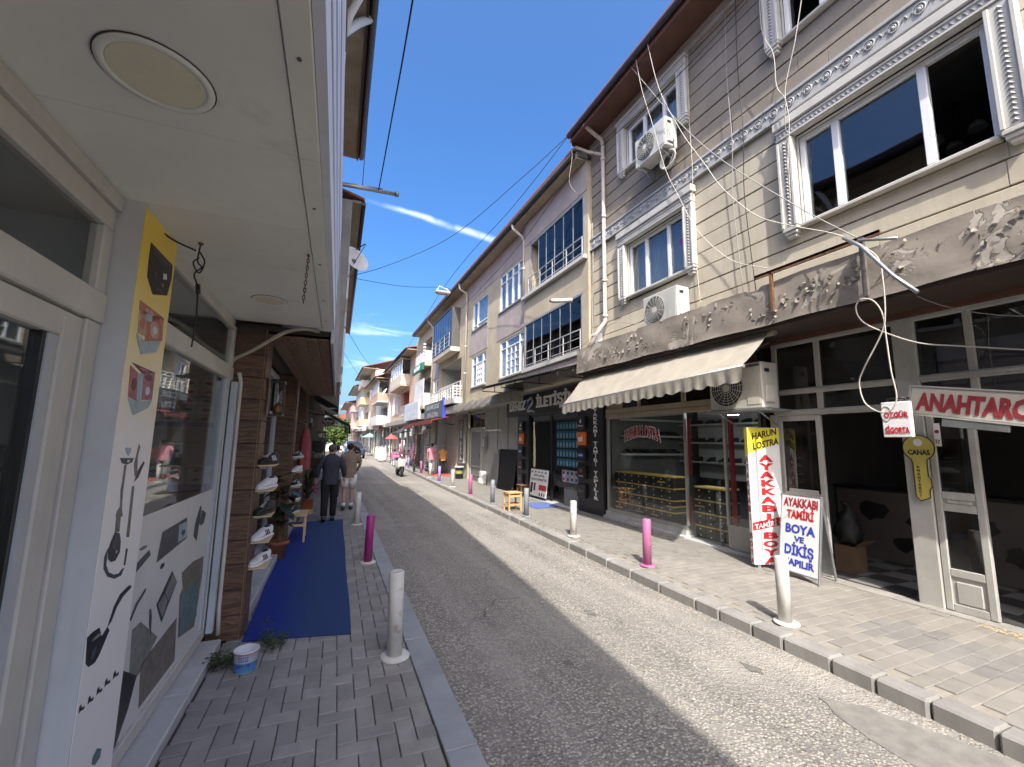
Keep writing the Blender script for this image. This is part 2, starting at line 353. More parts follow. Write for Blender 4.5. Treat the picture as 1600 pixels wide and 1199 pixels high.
MB().poly(pp).build('asphalt_patch', M('tar_patch', (.22, .21, .188), .9, .18, 10, .6, 160, bdist=.004), kind='structure')

# right kerb stones
mb = MB(); rk = mb.box(3.5, 3.52, -30, -29.9, -.05, .02).build('right_kerb', kerbM, kind='structure')
joints = [-1.2, -.6, 0, .32, .62, .95, 1.26, 1.55, 1.83, 2.1, 2.46, 2.73, 3.07, 3.35]
y = 3.35
while y < 70: y += (.5 if y < 30 else 2); joints.append(y)
for a, b in zip(joints, joints[1:]):
    x0, x1 = edgeR(a), edgeR(b); h = R.uniform(-.003, .003)
    q = MB(); q.box(0, .16, 0, 1, -.08, 1, .012)
    L_ = math.hypot(x1 - x0, b - a) - .008
    q = MB(); q.box(0, .16, 0, L_, -.06, ZR + h + .004, .014)
    ang = -math.atan2(x1 - x0, b - a)
    q.xf(Matrix.Translation((x0 + R.uniform(-.006, .006), a + .004, 0)) @ Matrix.Rotation(ang + R.gauss(0, .006), 4, 'Z') @ Matrix.Rotation(R.gauss(0, .006), 4, 'X') @ Matrix.Rotation(R.gauss(0, .012), 4, 'Y'))
    q.build('kerb_stone', kerbM, rk)
# left kerb: flat slabs level with the road
lk = MB().box(.7, .72, -30, -29.9, -.08, -.03).build('left_kerb', kerbLM, kind='structure')
y = -1.0; lj = [y]
for s_ in (.6, .6, .6, .62, .6, .35, .75): y += s_; lj.append(y)
while y < 60: y += (.6 if y < 16 else 2.5); lj.append(y)
for a, b in zip(lj, lj[1:]):
    h = R.uniform(0, .004)
    q = MB(); q.box(-.175, 0, 0, b - a - .006, -.05, .006 + h, .005)
    q.xf(Matrix.Translation((edgeL(a), a, 0)) @ Matrix.Rotation(-math.atan(.02), 4, 'Z')); q.build('kerb_stone', kerbLM, lk)

# pavements: bed sheet + individual pavers
lp = MB(); lp.add([(-1.1, -6, -.014), (edgeL(-6) - .17, -6, -.014), (edgeL(60) - .17, 60, -.014), (-.3, 60, -.014)], [(0, 1, 2, 3)])
LP = lp.build('left_pavement', jointL, kind='structure')
rp = MB(); vs = []
for y in ys: vs += [(edgeR(y) + .15, y, ZR - .011), (9.5, y, ZR - .011)]
rp.add(vs, [(2 * i, 2 * i + 1, 2 * i + 3, 2 * i + 2) for i in range(len(ys) - 1)])
RP = rp.build('right_pavement', jointR, kind='structure')
def paver_mesh(l, w_, mat, name):
    q = MB(); q.box(-l / 2, l / 2, -w_ / 2, w_ / 2, -.05, 0, .004)
    me = bpy.data.meshes.new(name); me.from_pydata(q.v, [], q.f); me.materials.append(mat); return me, q
def lay(cells, mes, parent, z0, near=300):
    """cells: (x, y, rot, kind); the nearest are objects of their own, the rest one mesh each kind"""
    cells.sort(key=lambda c_: c_[0] ** 2 + c_[1] ** 2)
    rest = {}
    for i, (x, y, ro, k, *sc_) in enumerate(cells):
        z = z0 + R.gauss(0, .0013); tx, ty = R.gauss(0, .006), R.gauss(0, .006)
        Mx = Matrix.Translation((x, y, z)) @ Matrix.Rotation(ro, 4, 'Z') @ Matrix.Rotation(tx, 4, 'X') @ Matrix.Rotation(ty, 4, 'Y')
        if sc_: Mx = Mx @ (Matrix.Diagonal((sc_[0][1], 1, 1, 1)) if sc_[0][0] else Matrix.Diagonal((1, sc_[0][1], 1, 1)))
        if i < near:
            o = bpy.data.objects.new('paver', mes[k][0]); COL.objects.link(o); o.parent = parent; o.matrix_local = Mx
        else:
            q = rest.setdefault(k, MB()); f0 = len(q.v)
            b = mes[k][1]; xs = [v[0] for v in b.v]; q.box(min(xs), max(xs), min(v[1] for v in b.v), max(v[1] for v in b.v), -.03, 0); q.xf(Mx, f0)
    for k, q in rest.items(): q.build('paver_field', mes[k][0].materials[0], parent, kind='stuff')
a_ = .102; cells = []
mL = paver_mesh(.199, .097, paverL, 'paver_l')
for i in range(-9, 24):
    for j in range(13, 240):
        c_ = (i - j) % 4
        if c_ == 0: x0, x1, y0, y1, ro = i, i + 2, j, j + 1, 0
        elif c_ == 3: x0, x1, y0, y1, ro = i, i + 1, j, j + 2, math.pi / 2
        else: continue
        x0 *= a_; x1 *= a_; t_ = (y0 + y1) / 2 * a_; W_ = x1 - x0
        lim = (edgeL(t_) - .178) - math.sin(LA) * t_; x0 = max(x0, -.725); x1 = min(x1, lim)
        if x1 - x0 < .025: continue
        p = LW((x0 + x1) / 2, t_, 0)
        if p.y > 22 or (4.3 < p.y < 9.3 and -.40 < p.x < .28 + .028 * (p.y - 4)): continue
        cells.append((p.x, p.y, -LA + ro, 0, (1 if ro == 0 else 0, (x1 - x0) / W_)))
lay(cells, [mL], LP, 0.0, 300)
mR = paver_mesh(.212, .103, paverR, 'paver_r'); mRd = paver_mesh(.212, .103, paverRd, 'paver_rd')
cells = []
j = 0; y = .6
while y < 22:
    x = edgeR(y) + .165 + .106 + (.109 if j % 2 else 0)
    while x < 5.62 - (.0 if y > 7.6 else .06):
        dk = 4.15 < x < 4.75 and 1.45 < y < 2.35
        cells.append((x, y, -.012 * (1 if y < 4 else 2), 1 if dk else 0)); x += .218
    y += .1085; j += 1
lay(cells, [mR, mRd], RP, ZR, 300)
# straw-coloured sweepings by the door sill
q = MB()
for i in range(420):
    t = R.random(); x = 5.28 + R.gauss(0, .035) - .10 * t; y = 1.95 - .85 * t + R.gauss(0, .04); a = R.uniform(0, 3.1); l = R.uniform(.006, .018); z = ZR + .004 + abs(R.gauss(0, .003))
    q.add([(x - l * math.cos(a), y - l * math.sin(a), z), (x + .003, y, z + .004), (x + l * math.cos(a), y + l * math.sin(a), z), (x, y - .004, z + .001)], [(0, 1, 2, 3)])
tag(q.build('sawdust', M('sawdust', (.62, .47, .25), .9, .2, 60), kind='stuff'), 'pale yellow sawdust sweepings along the door sill', 'sawdust')
# grit and dust gathered in both gutters
q = MB()
for i in range(1500):
    y = R.uniform(.8, 14); rt_ = R.random() < .6; d = abs(R.gauss(0, .07)); x = (edgeR(y) - .01 - d) if rt_ else (edgeL(y) + .01 + d); r = R.uniform(.003, .009)
    z = .0155 * math.sin(math.pi * max(0, min(1, (x - edgeL(y)) / (edgeR(y) - edgeL(y))))) + .001
    q.add([(x - r, y - r * .5, z), (x + r * .8, y - r * .7, z), (x + r * .3, y + r, z), (x, y, z + r * .8)], [(0, 1, 3), (1, 2, 3), (2, 0, 3)])
q.build('grit', M('grit', (.26, .235, .19), .95, .3, 60), kind='stuff')
# litter specks and grit on the road
q = MB()
for i in range(60):
    x, y = R.uniform(1.0, 3.3), R.uniform(1.6, 9); r = R.uniform(.004, .012); z = .028
    q.add([(x - r, y, z), (x, y - r * .6, z + .003), (x + r, y + r * .3, z), (x, y + r, z + .004)], [(0, 1, 2, 3)])
q.build('litter', M('paper_litter', (.75, .73, .68), .8), kind='stuff')

# ---------------------------------------------------------------- shared building pieces
def holed(mb, x0, x1, y0, y1, z0, z1, holes):
    """wall slab between x0 and x1 with rectangular openings (ya, yb, za, zb)"""
    Y = sorted({y0, y1, *[q for h in holes for q in h[:2] if y0 < q < y1]}); Z = sorted({z0, z1, *[q for h in holes for q in h[2:] if z0 < q < z1]})
    for a, b in zip(Y, Y[1:]):
        run = None
        for c_, d in zip(Z, Z[1:]):
            cy, cz = (a + b) / 2, (c_ + d) / 2
            if any(h[0] < cy < h[1] and h[2] < cz < h[3] for h in holes):
                if run: mb.box(x0, x1, a, b, run[0], run[1]); run = None
            else: run = (run[0], d) if run else (c_, d)
        if run: mb.box(x0, x1, a, b, run[0], run[1])
    return mb
def room(root, x0, x1, y0, y1, z0, z1, mat, name='room'):
    """inside faces of a room seen through openings (open towards the street)"""
    t = .04; q = MB()
    q.box(x1, x1 + t, y0 - t, y1 + t, z0 - t, z1 + t); q.box(x0, x1, y0 - t, y0, z0 - t, z1 + t); q.box(x0, x1, y1, y1 + t, z0 - t, z1 + t)
    q.box(x0, x1, y0, y1, z0 - t, z0); q.box(x0, x1, y0, y1, z1, z1 + t)
    return q.build(name, mat, root)
def window(root, x, ya, yb, za, zb, fm, gm, mull=(), trans=(), fw=.05, dep=.06, open_=(), grid=None, gx=.025):
    """frame mesh with its panes as sub-parts; x is the frame's outer face"""
    q = MB()
    q.box(x, x + dep, ya, ya + fw, za, zb, .006); q.box(x, x + dep, yb - fw, yb, za, zb, .006)
    q.box(x, x + dep, ya + fw, yb - fw, za, za + fw, .006); q.box(x, x + dep, ya + fw, yb - fw, zb - fw, zb, .006)
    cuts = [ya + fw] + [c_ for m_ in sorted(mull) for c_ in (m_ - fw * .6, m_ + fw * .6)] + [yb - fw]
    for m_ in mull: q.box(x - .006, x + dep, m_ - fw * .6, m_ + fw * .6, za + fw, zb - fw, .006)
    zc = [za + fw] + [c_ for m_ in sorted(trans) for c_ in (m_ - fw * .4, m_ + fw * .4)] + [zb - fw]
    panes = []
    for i in range(0, len(cuts), 2):
        a, b = cuts[i], cuts[i + 1]
        for m_ in trans: q.box(x, x + dep, a, b, m_ - fw * .4, m_ + fw * .4, .005)
        for j in range(0, len(zc), 2): panes.append((i // 2, j // 2, a, b, zc[j], zc[j + 1]))
        if grid and i // 2 in grid:
            ny, nz_ = grid[i // 2]
            for k in range(1, ny): yy = a + (b - a) * k / ny; q.box(x + .004, x + dep - .02, yy - .009, yy + .009, zc[0], zc[1])
            for k in range(1, nz_): zz = zc[0] + (zc[1] - zc[0]) * k / nz_; q.box(x + .005, x + dep - .021, a, b, zz - .009, zz + .009)
    w_ = q.build('window', fm, root)
    for i, j, a, b, c_, d in panes:
        if (i, j) in open_ or i in open_: continue
        MB().box(x + dep - gx, x + dep - gx + .005, a - .004, b + .004, c_ - .004, d + .004).build('pane', gm, w_)
    return w_
def curtain(root, x, ya, yb, za, zb, mat, n=26, amp=.018):
    q = MB(); vs = []
    for i in range(n * 3 + 1):
        y = ya + (yb - ya) * i / (n * 3); dx = amp * math.sin(i * 2.09 + R.uniform(-.5, .5)); vs += [(x + dx, y, za), (x + dx * .8, y, zb)]
    q.add(vs, [(2 * i, 2 * i + 2, 2 * i + 3, 2 * i + 1) for i in range(n * 3)], True); return q.build('curtain', mat, root)
def railing(root, x, ya, yb, z0, z1, mat, bars=2, posts=5, r=.016, name='railing', sides=None):
    q = MB(); q.box(x - r * 1.3, x + r * 1.3, ya, yb, z1 - r * 2, z1, .004)
    for k in range(bars): z = z0 + (z1 - z0) * (k + .35) / (bars + .35); q.box(x - r * .6, x + r * .6, ya, yb, z - r * .6, z + r * .6)
    for k in range(posts): y = ya + .02 + (yb - ya - .04) * k / (posts - 1); q.box(x - r, x + r, y - r, y + r, z0, z1 - r)
    if sides:
        for y in (ya, yb):
            q.box(x, sides, y - r, y + r, z1 - r * 2, z1)
            for k in range(bars): z = z0 + (z1 - z0) * (k + .35) / (bars + .35); q.box(x, sides, y - r * .6, y + r * .6, z - r * .6, z + r * .6)
    return q.build(name, mat, root)
def pipe(root, pts, r, mat, name='downpipe', collars=(), n=10):
    q = MB(); q.tube(pts, r, n)
    for c_ in collars: q.cyl((c_[0], c_[1], c_[2] - .03), (c_[0], c_[1], c_[2] + .03), r * 1.22, n)
    return q.build(name, mat, root)

cream = M('siding_cream', (.52, .475, .37), .8, .12, 1.6, .4, 26, streak=.42, spot_col=(.33, .29, .22), spots=.16, obvar=.04)
taupe = M('siding_taupe', (.285, .245, .195), .8, .14, 1.6, .4, 26, streak=.4, spot_col=(.16, .14, .115), spots=.12, obvar=.05)
trimW = M('trim_white', (.53, .52, .48), .6, .08, 3, .2, 40, streak=.22, spot_col=(.38, .36, .33))
pvc = M('pvc_white', (.78, .79, .80), .35, .04, 3, .05, 40)
friezeM = M('frieze_grey', (.40, .405, .40), .75, .12, 5, .4, 60, streak=.3, spot_col=(.28, .26, .24))
groove = M('groove_dark', (.07, .06, .05), .9)
brownE = M('eave_brown', (.13, .055, .035), .6, .15, 4, .2, 30, streak=.2)
gutterM = M('gutter_dark', (.035, .022, .02), .45, .1, 6, .1)
gutterB = M('gutter_black', (.03, .034, .038), .5, .1, 6, .1)
pipeM = M('pipe_beige', (.56, .50, .44), .55, .1, 6, .1, streak=.25, spot_col=(.3, .26, .22))
roomM = M('room_plaster', (.30, .29, .27), .9)
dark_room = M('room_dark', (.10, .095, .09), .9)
winG = glass('window_glass', (.72, .76, .78), 1.72)
shopG = glass('shop_glass', (.90, .92, .91), 1.45, dirt=.02)
curtM = M('curtain_grey', (.72, .74, .75), .9, .1, 4)
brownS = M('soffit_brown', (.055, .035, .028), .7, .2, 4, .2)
flakeM = M('peeling_paint', (.30, .265, .222), .85, .16, 2.2, .5, 26, spots=.0, bdist=.005, streak=.22, spot_col=(.17, .15, .13))
def peel(m):
    # ragged areas where the paint has come off, lower than the paint around them
    t = m.node_tree; n = t.nodes; L = t.links.new; b = n['Principled BSDF']; src = b.inputs['Base Color'].links[0].from_socket; bp0 = b.inputs['Normal'].links[0].from_node
    g = n.new('ShaderNodeNewGeometry'); z = n.new('ShaderNodeTexNoise'); z.inputs['Scale'].default_value = 2.4; z.inputs['Detail'].default_value = 11; z.inputs['Roughness'].default_value = .62; z.inputs['Distortion'].default_value = .7; L(g.outputs['Position'], z.inputs['Vector'])
    r = n.new('ShaderNodeMapRange'); L(z.outputs[0], r.inputs[0]); r.inputs[1].default_value = .575; r.inputs[2].default_value = .59
    e = n.new('ShaderNodeMapRange'); L(z.outputs[0], e.inputs[0]); e.inputs[1].default_value = .56; e.inputs[2].default_value = .578; e2 = n.new('ShaderNodeMath'); e2.operation = 'SUBTRACT'; L(e.outputs[0], e2.inputs[0]); L(r.outputs[0], e2.inputs[1])
    x = n.new('ShaderNodeMix'); x.data_type = 'RGBA'; L(r.outputs[0], x.inputs['Factor']); L(src, x.inputs['A']); x.inputs['B'].default_value = (.40, .365, .31, 1)
    L(x.outputs['Result'], b.inputs['Base Color'])
    p = n.new('ShaderNodeBump'); p.inputs['Strength'].default_value = 1; p.inputs['Distance'].default_value = .012; p.invert = True; L(r.outputs[0], p.inputs['Height']); L(bp0.outputs[0], p.inputs['Normal']); L(p.outputs[0], b.inputs['Normal'])
peel(flakeM)
flakeD = M('peeled_patch', (.31, .285, .25), .9, .25, 12, .8, 60, bdist=.006)
steelG = M('galvanised', (.38, .40, .41), .45, .12, 8, .1, metal=.7)
frameW = M('frame_oldwhite', (.42, .41, .375), .6, .1, 4, .25, 30, streak=.45, spot_col=(.25, .23, .20), spots=.18)
frameT = M('frame_tan', (.40, .33, .24), .6, .12, 4, .2, 30, streak=.3)
rust = M('rust', (.20, .10, .05), .9, .3, 12, .4)

# ---------------------------------------------------------------- house with grooved siding (right, near)
A = thing('siding_house', 'large house with grooved cream and taupe siding above the shoe repair shop', 'building', (5.15, 3, ZR))
YA0, YA1 = -3.0, 7.5
W = {'w1': (4.85, 6.30, 4.36, 5.38), 'w2': (4.87, 6.26, 6.95, 7.82), 'w3': (1.39, 3.06, 4.25, 5.40), 'w4': (1.39, 3.12, 6.82, 7.82), 'w5': (-1.9, -.2, 4.25, 5.4), 'w6': (-1.9, -.2, 6.82, 7.82)}
holes = list(W.values())
holed(MB(), 5.185, 5.42, YA0, YA1, 3.03, 8.25, holes).build('wall', groove, A)
MB().box(5.19, 9, YA1 - .2, YA1 - .003, 3.04, 8.25).build('end_wall', taupe, A); MB().box(5.56, 9, YA1 - .03, YA1 - .003, .1, 2.98).build('end_wall', taupe, A)
RB = random.Random(21)
def boards(z0, z1, mat):
    n = round((z1 - z0) / .246); h = (z1 - z0) / n
    for i in range(n):
        a, b = z0 + i * h, z0 + (i + 1) * h; segs = [(YA0, YA1)]; part_ = []
        for hy0, hy1, hz0, hz1 in holes:
            ov = min(b, hz1 + .12) - max(a, hz0 - .03)
            if ov > .08 * h:
                if a < hz0 - .09: part_.append((hy0 - .02, hy1 + .02, a + .008, hz0 - .055))
                ns = []
                for s0, s1 in segs:
                    if hy1 <= s0 or hy0 >= s1: ns.append((s0, s1)); continue
                    if hy0 > s0: ns.append((s0, hy0 - .02))
                    if hy1 < s1: ns.append((hy1 + .02, s1))
                segs = ns
        for y_0, y_1, z_0, z_1 in part_: MB().box(5.151, 5.183, y_0, y_1, z_0, z_1, .004).build('siding_board', mat, A)
        for s0, s1 in segs:
            if s1 - s0 < .05: continue
            cuts = [s0]
            while s1 - cuts[-1] > 3.4: cuts.append(cuts[-1] + RB.uniform(1.7, 2.9))
            for c0, c1 in zip(cuts, cuts[1:] + [s1]):
                dx_, dz_ = RB.uniform(-.003, .003), RB.uniform(-.003, .003)
                q_ = MB().box(5.15 + dx_, 5.183, c0 + (.0015 if c0 > s0 else 0), c1, a + .008 + dz_, b - .008 + RB.uniform(-.002, .002), .005)
                q_.v = [(x, y, z + .004 * math.sin(y * 1.1 + i)) for x, y, z in q_.v]; q_.build('siding_board', mat, A)
boards(3.30, 5.76, cream); boards(6.02, 8.24, taupe)
# frieze between the storeys with running scrolls
q = MB(); q.box(5.105, 5.182, YA0, YA1, 5.765, 6.012); q.box(5.085, 5.104, YA0, YA1, 5.985, 6.03, .006); q.box(5.085, 5.104, YA0, YA1, 5.75, 5.785, .006)
q.build('frieze', friezeM, A)
sp = []
for i in range(34):
    a = i * .36; r = .068 * (1 - i / 44); sp.append((0, r * math.cos(a) * .9, r * math.sin(a)))
tail = [(0, -.075 - .045 * k / 4, -.005 + .045 * math.sin(k * .8)) for k in range(5)]
qs = MB(); qs.tube([(p[0] + .003, p[1], p[2]) for p in sp], .008, 5); qs.tube([(.003, b_, c_) for a_, b_, c_ in tail], .007, 5); qs.ball((0, 0, 0), .02, .02, .02, 6)
sme = bpy.data.meshes.new('scroll'); sme.from_pydata(qs.v, [], qs.f); sme.polygons.foreach_set('use_smooth', qs.sm); sme.materials.append(friezeM)
y = 7.38
while y > .6:
    o = bpy.data.objects.new('scroll', sme); COL.objects.link(o); o.parent = A; o.location = Vector((5.098, y, 5.885)) - OFF[A.name]; y -= .215
# upper frieze below the eave
q = MB(); q.box(5.11, 5.149, YA0, YA1, 8.06, 8.24); q.box(5.09, 5.109, YA0, YA1, 8.2, 8.24); q.box(5.095, 5.109, YA0, YA1, 8.06, 8.085); q.build('frieze', friezeM, A)
# window casings: fluted side strips with leaf ornament, entablature, corbels, sill
def casing(y0, y1, z0, z1, top):
    q = MB(); cw = .20; x = 5.06
    for a, b in ((y0 - cw, y0 - .012), (y1 + .012, y1 + cw)):
        q.box(x, 5.149, a, b, z0, z1 + .02, .01); q.box(x - .018, x - .001, a + .0, a + .035, z0 + .0, z1, .006); q.box(x - .018, x - .001, b - .035, b, z0, z1, .006)
        m = (a + b) / 2
        for k, (w_, zz) in enumerate(((.09, .045), (.075, .09), (.055, .13))): q.box(x - .01 + k * .015, 5.149, m - w_, m + w_, z0 - zz, z0 - zz + .043, .006)
    q.box(x, 5.149, y0 - cw, y1 + cw, z1 + .022, z1 + .17, .01)
    q.box(x - .03, 5.149, y0 - cw - .03, y1 + cw + .03, z1 + .172, z1 + top, .012)
    q.box(x - .012, x - .001, y0 - cw, y1 + cw, z1 + .03, z1 + .05); q.box(x - .012, x - .001, y0 - cw, y1 + cw, z1 + .13, z1 + .15)
    q.box(5.07, 5.20, y0, y1, z0 - .045, z0 - .002, .008)
    # deep white reveal
    q.box(5.15, 5.30, y0 - .011, y0 - .001, z0, z1); q.box(5.15, 5.30, y1 + .001, y1 + .011, z0, z1); q.box(5.15, 5.30, y0, y1, z1 + .001, z1 + .011)
    c_ = q.build('window_casing', trimW, A)
    o = MB()
    def leaf(y, z, r, vert):
        d = (0, 0, .03) if vert else (0, .03, 0)
        o.add([(x - .001, y - (r if vert else .022), z - (.022 if vert else r)), (x - .016, y, z), (x - .001, y + (r if vert else .022), z + (-.012 if vert else r)), (x - .004, y + (0 if vert else .012), z + (.022 if vert else 0))], [(0, 1, 3), (1, 2, 3), (0, 2, 1)])
    for yy in (y0 - cw / 2 - .006, y1 + cw / 2 + .006):
        z = z0 + .05
        while z < z1 - .03: leaf(yy, z, .03, True); z += .048
    yy = y0 - cw + .05
    while yy < y1 + cw - .05: leaf(yy, z1 + .09, .03, False); yy += .048
    o.build('leaf_ornament', friezeM, c_, kind='stuff')
casing(4.85, 6.30, 4.36, 5.38, .30); casing(4.87, 6.26, 6.95, 7.82, .21); casing(1.39, 3.06, 4.25, 5.40, .29); casing(1.39, 3.12, 6.82, 7.82, .21)
window(A, 5.19, *W['w1'], pvc, winG, (5.29, 5.84), open_=())
window(A, 5.19, *W['w2'], pvc, winG, (5.29, 5.80))
window(A, 5.19, *W['w3'], pvc, winG, (1.87, 2.66), fw=.06, open_=(0,))
window(A, 5.19, *W['w4'], pvc, winG, (1.87, 2.66), fw=.06, open_=(2,))
window(A, 5.19, *W['w5'], pvc, winG, (-1.3, -.8)); window(A, 5.19, *W['w6'], pvc, winG, (-1.3, -.8))
room(A, 5.43, 8.5, 4.2, 7.3, 3.6, 5.7, roomM); room(A, 5.43, 8.5, 4.2, 7.3, 6.2, 8.2, roomM)
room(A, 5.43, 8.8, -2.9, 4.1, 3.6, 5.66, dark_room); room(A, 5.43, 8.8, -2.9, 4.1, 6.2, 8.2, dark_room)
curtain(A, 5.36, 4.80, 6.34, 4.3, 5.42, curtM); curtain(A, 5.36, 4.83, 6.3, 6.9, 7.86, curtM)
# round purple sticker and a clock on the panes of the left window
MB().cyl((5.226, 5.03, 4.93), (5.2235, 5.03, 4.93), .062, 20).build('sticker', M('sticker_purple', (.42, .05, .42), .5), A)
MB().cyl((5.26, 5.06, 5.26), (5.25, 5.06, 5.26), .055, 20).build('sticker', M('sticker_grey', (.28, .27, .24), .6), A)
# eave: boarded brown soffit, fascia, gutter
q = MB(); q.box(4.66, 5.2, YA0, YA1 + .02, 8.245, 8.275); q.build('eave_soffit', brownE, A)
q = MB(); q.box(4.615, 4.655, YA0, YA1 + .03, 8.22, 8.40); q.box(4.655, 5.2, YA1 + .021, YA1 + .05, 8.18, 8.42); q.build('fascia', brownE, A)
q = MB(); q.tube([(4.575, YA0, 8.36), (4.575, YA1 + .03, 8.36)], .06, 10); q.build('gutter', gutterM, A)
q = MB(); q.prism([(4.56, YA0, 8.425), (4.56, YA1 + .06, 8.425), (9, YA1 + .06, 9.6), (9, YA0, 9.6)], (0, 0, .05)); q.build('roof', M('roof_tile', (.30, .10, .06), .8, .2, 6, .6, 20), A)
pipe(A, [(4.62, 7.0, 8.30), (4.80, 7.0, 8.2), (5.06, 6.98, 8.06), (5.09, 6.98, 7.95), (5.09, 6.97, 4.05), (4.98, 6.99, 3.9), (4.78, 7.1, 3.50)], .042, pipeM, collars=[(5.09, 6.98, 7.6), (5.09, 6.97, 6.3), (5.09, 6.97, 4.9), (5.09, 6.97, 4.15)])
pipe(A, [(4.75, 7.52, 8.15), (4.95, 7.3, 7.95), (5.09, 7.02, 7.75)], .034, pipeM)
# projecting slab, its front uneven and flaking
q = MB(); ny, nz_ = 150, 9; vs = []; rr = random.Random(3)
def wob(y, z): return .006 * math.sin(y * 3.1 + z * 7) + .004 * math.sin(y * 9.7 - z * 13 + 1) + .003 * math.sin(y * 23 + z * 31)
for i in range(ny + 1):
    y = YA0 + (YA1 - YA0) * i / ny
    ch = max(0, rr.gauss(-.03, .03)); cl_ = max(0, rr.gauss(-.02, .025))
    for j in range(nz_ + 1): vs.append((4.74 + wob(y, j * .05) + (cl_ if j == 0 else ch if j == nz_ else .006 if j in (1, nz_ - 1) else 0), y, 3.02 + .5 * j / nz_ + (.008 * math.sin(y * 5) + (cl_ * .5 if j == 0 else -ch * .6) if j in (0, nz_) else 0)))
q.add(vs, [(i * (nz_ + 1) + j, i * (nz_ + 1) + j + 1, (i + 1) * (nz_ + 1) + j + 1, (i + 1) * (nz_ + 1) + j) for i in range(ny) for j in range(nz_)], True)
q.box(4.785, 5.184, YA0, YA1, 3.03, 3.50); q.box(4.752, 4.80, YA1 - .03, YA1 + .004, 3.035, 3.495)
slab = q.build('slab', flakeM, A)
q = MB()
cl_c = [(rr.uniform(.7, 7.3), rr.uniform(3.08, 3.46), rr.uniform(.05, .22)) for _ in range(30)] + [(rr.uniform(.7, 2.4), rr.uniform(3.08, 3.46), rr.uniform(.08, .2)) for _ in range(16)]
for i in range(300):
    cy_, cz_, cs_ = rr.choice(cl_c); y = cy_ + rr.gauss(0, cs_); z = cz_ + rr.gauss(0, cs_ * .6)
    if not (.4 < y < 7.42 and 3.05 < z < 3.49): continue
    l = rr.uniform(.008, .036); w_ = l * rr.uniform(.25, .7); an = rr.uniform(0, 6.28); lift = rr.uniform(.006, .028); ca, sa = math.cos(an), math.sin(an); x0 = 4.736 + wob(y, (z - 3.02) / .5 * nz_ * .05) - .003
    P_ = lambda a, b, k: (x0 - k, y + a * ca - b * sa, z + a * sa + b * ca)
    vv = [P_(-l, -w_, .0), P_(l * rr.uniform(.6, 1), -w_ * .8, .0), P_(l * rr.uniform(.3, 1.2), w_ * rr.uniform(.1, .6), lift * rr.uniform(.2, .7)), P_(l * rr.uniform(-.3, .5), w_ * rr.uniform(.8, 1.5), lift), P_(-l * rr.uniform(.5, 1.1), w_ * rr.uniform(.2, .7), lift * .5)]
    q.add(vv, [(0, 1, 2), (0, 2, 3), (0, 3, 4)])
q.build('paint_flake', M('flake_paint', (.33, .30, .255), .85, .2, 8, .2), slab, kind='stuff')
# dry grass on the slab's ledge
q = MB()
for i in range(260):
    y = rr.choice((rr.uniform(.9, 3.4), rr.uniform(.8, 1.9))); x = rr.uniform(4.8, 5.1); h = rr.uniform(.03, .16); a = rr.uniform(0, 6.28); d = rr.uniform(.02, .12)
    q.add([(x, y, 3.49), (x + .003, y + .003, 3.49), (x + d * math.cos(a), y + d * math.sin(a), 3.5 + h)], [(0, 1, 2)])
q.build('dry_grass', M('dry_grass', (.50, .40, .20), .9, .2, 40), A, kind='stuff')
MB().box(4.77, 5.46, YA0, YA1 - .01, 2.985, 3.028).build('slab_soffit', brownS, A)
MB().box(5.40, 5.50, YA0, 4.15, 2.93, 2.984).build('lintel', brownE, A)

# ---------------------------------------------------------------- shoe repair shop and key shop under the slab
XS = 5.45
alu = M('aluminium', (.40, .40, .39), .4, .06, 5, .05, metal=.6)
whiteP = M('white_paint', (.72, .71, .68), .6, .08, 4, .1, streak=.15, spot_col=(.4, .38, .35))
redM = M('sign_red', (.52, .02, .03), .5, .1, 5, 0)
redD = M('tape_red', (.30, .01, .012), .5, .1, 5, 0)
blackM = M('black_satin', (.012, .012, .013), .35, .1, 5, .03)
blackC = M('black_panel', (.020, .021, .022), .4, .15, 3, .03)
whiteL = M('letter_white', (.78, .78, .76), .5, .04, 5, 0)
signW = M('sign_white', (.80, .80, .78), .45, .05, 4, .03, streak=.12, spot_col=(.5, .48, .44))
yellowM = M('sign_yellow', (.78, .66, .04), .45, .06, 4, .03)
blueM = M('sign_blue', (.035, .06, .40), .5, .05, 4, 0)
inkM = M('ink_black', (.015, .014, .014), .6, 0, 5, 0)
inkR = M('ink_crimson', (.38, .015, .035), .6, .1, 5, 0)
inkDR = M('ink_darkred', (.30, .03, .04), .6, .15, 5, 0)
interior = M('interior_wall', (.42, .42, .40), .9, .08, 2)
ceilM = M('interior_ceiling', (.55, .55, .54), .9)
marble = M('marble_sill', (.52, .52, .51), .5, .14, 5, .05, streak=.2, spot_col=(.3, .3, .3))

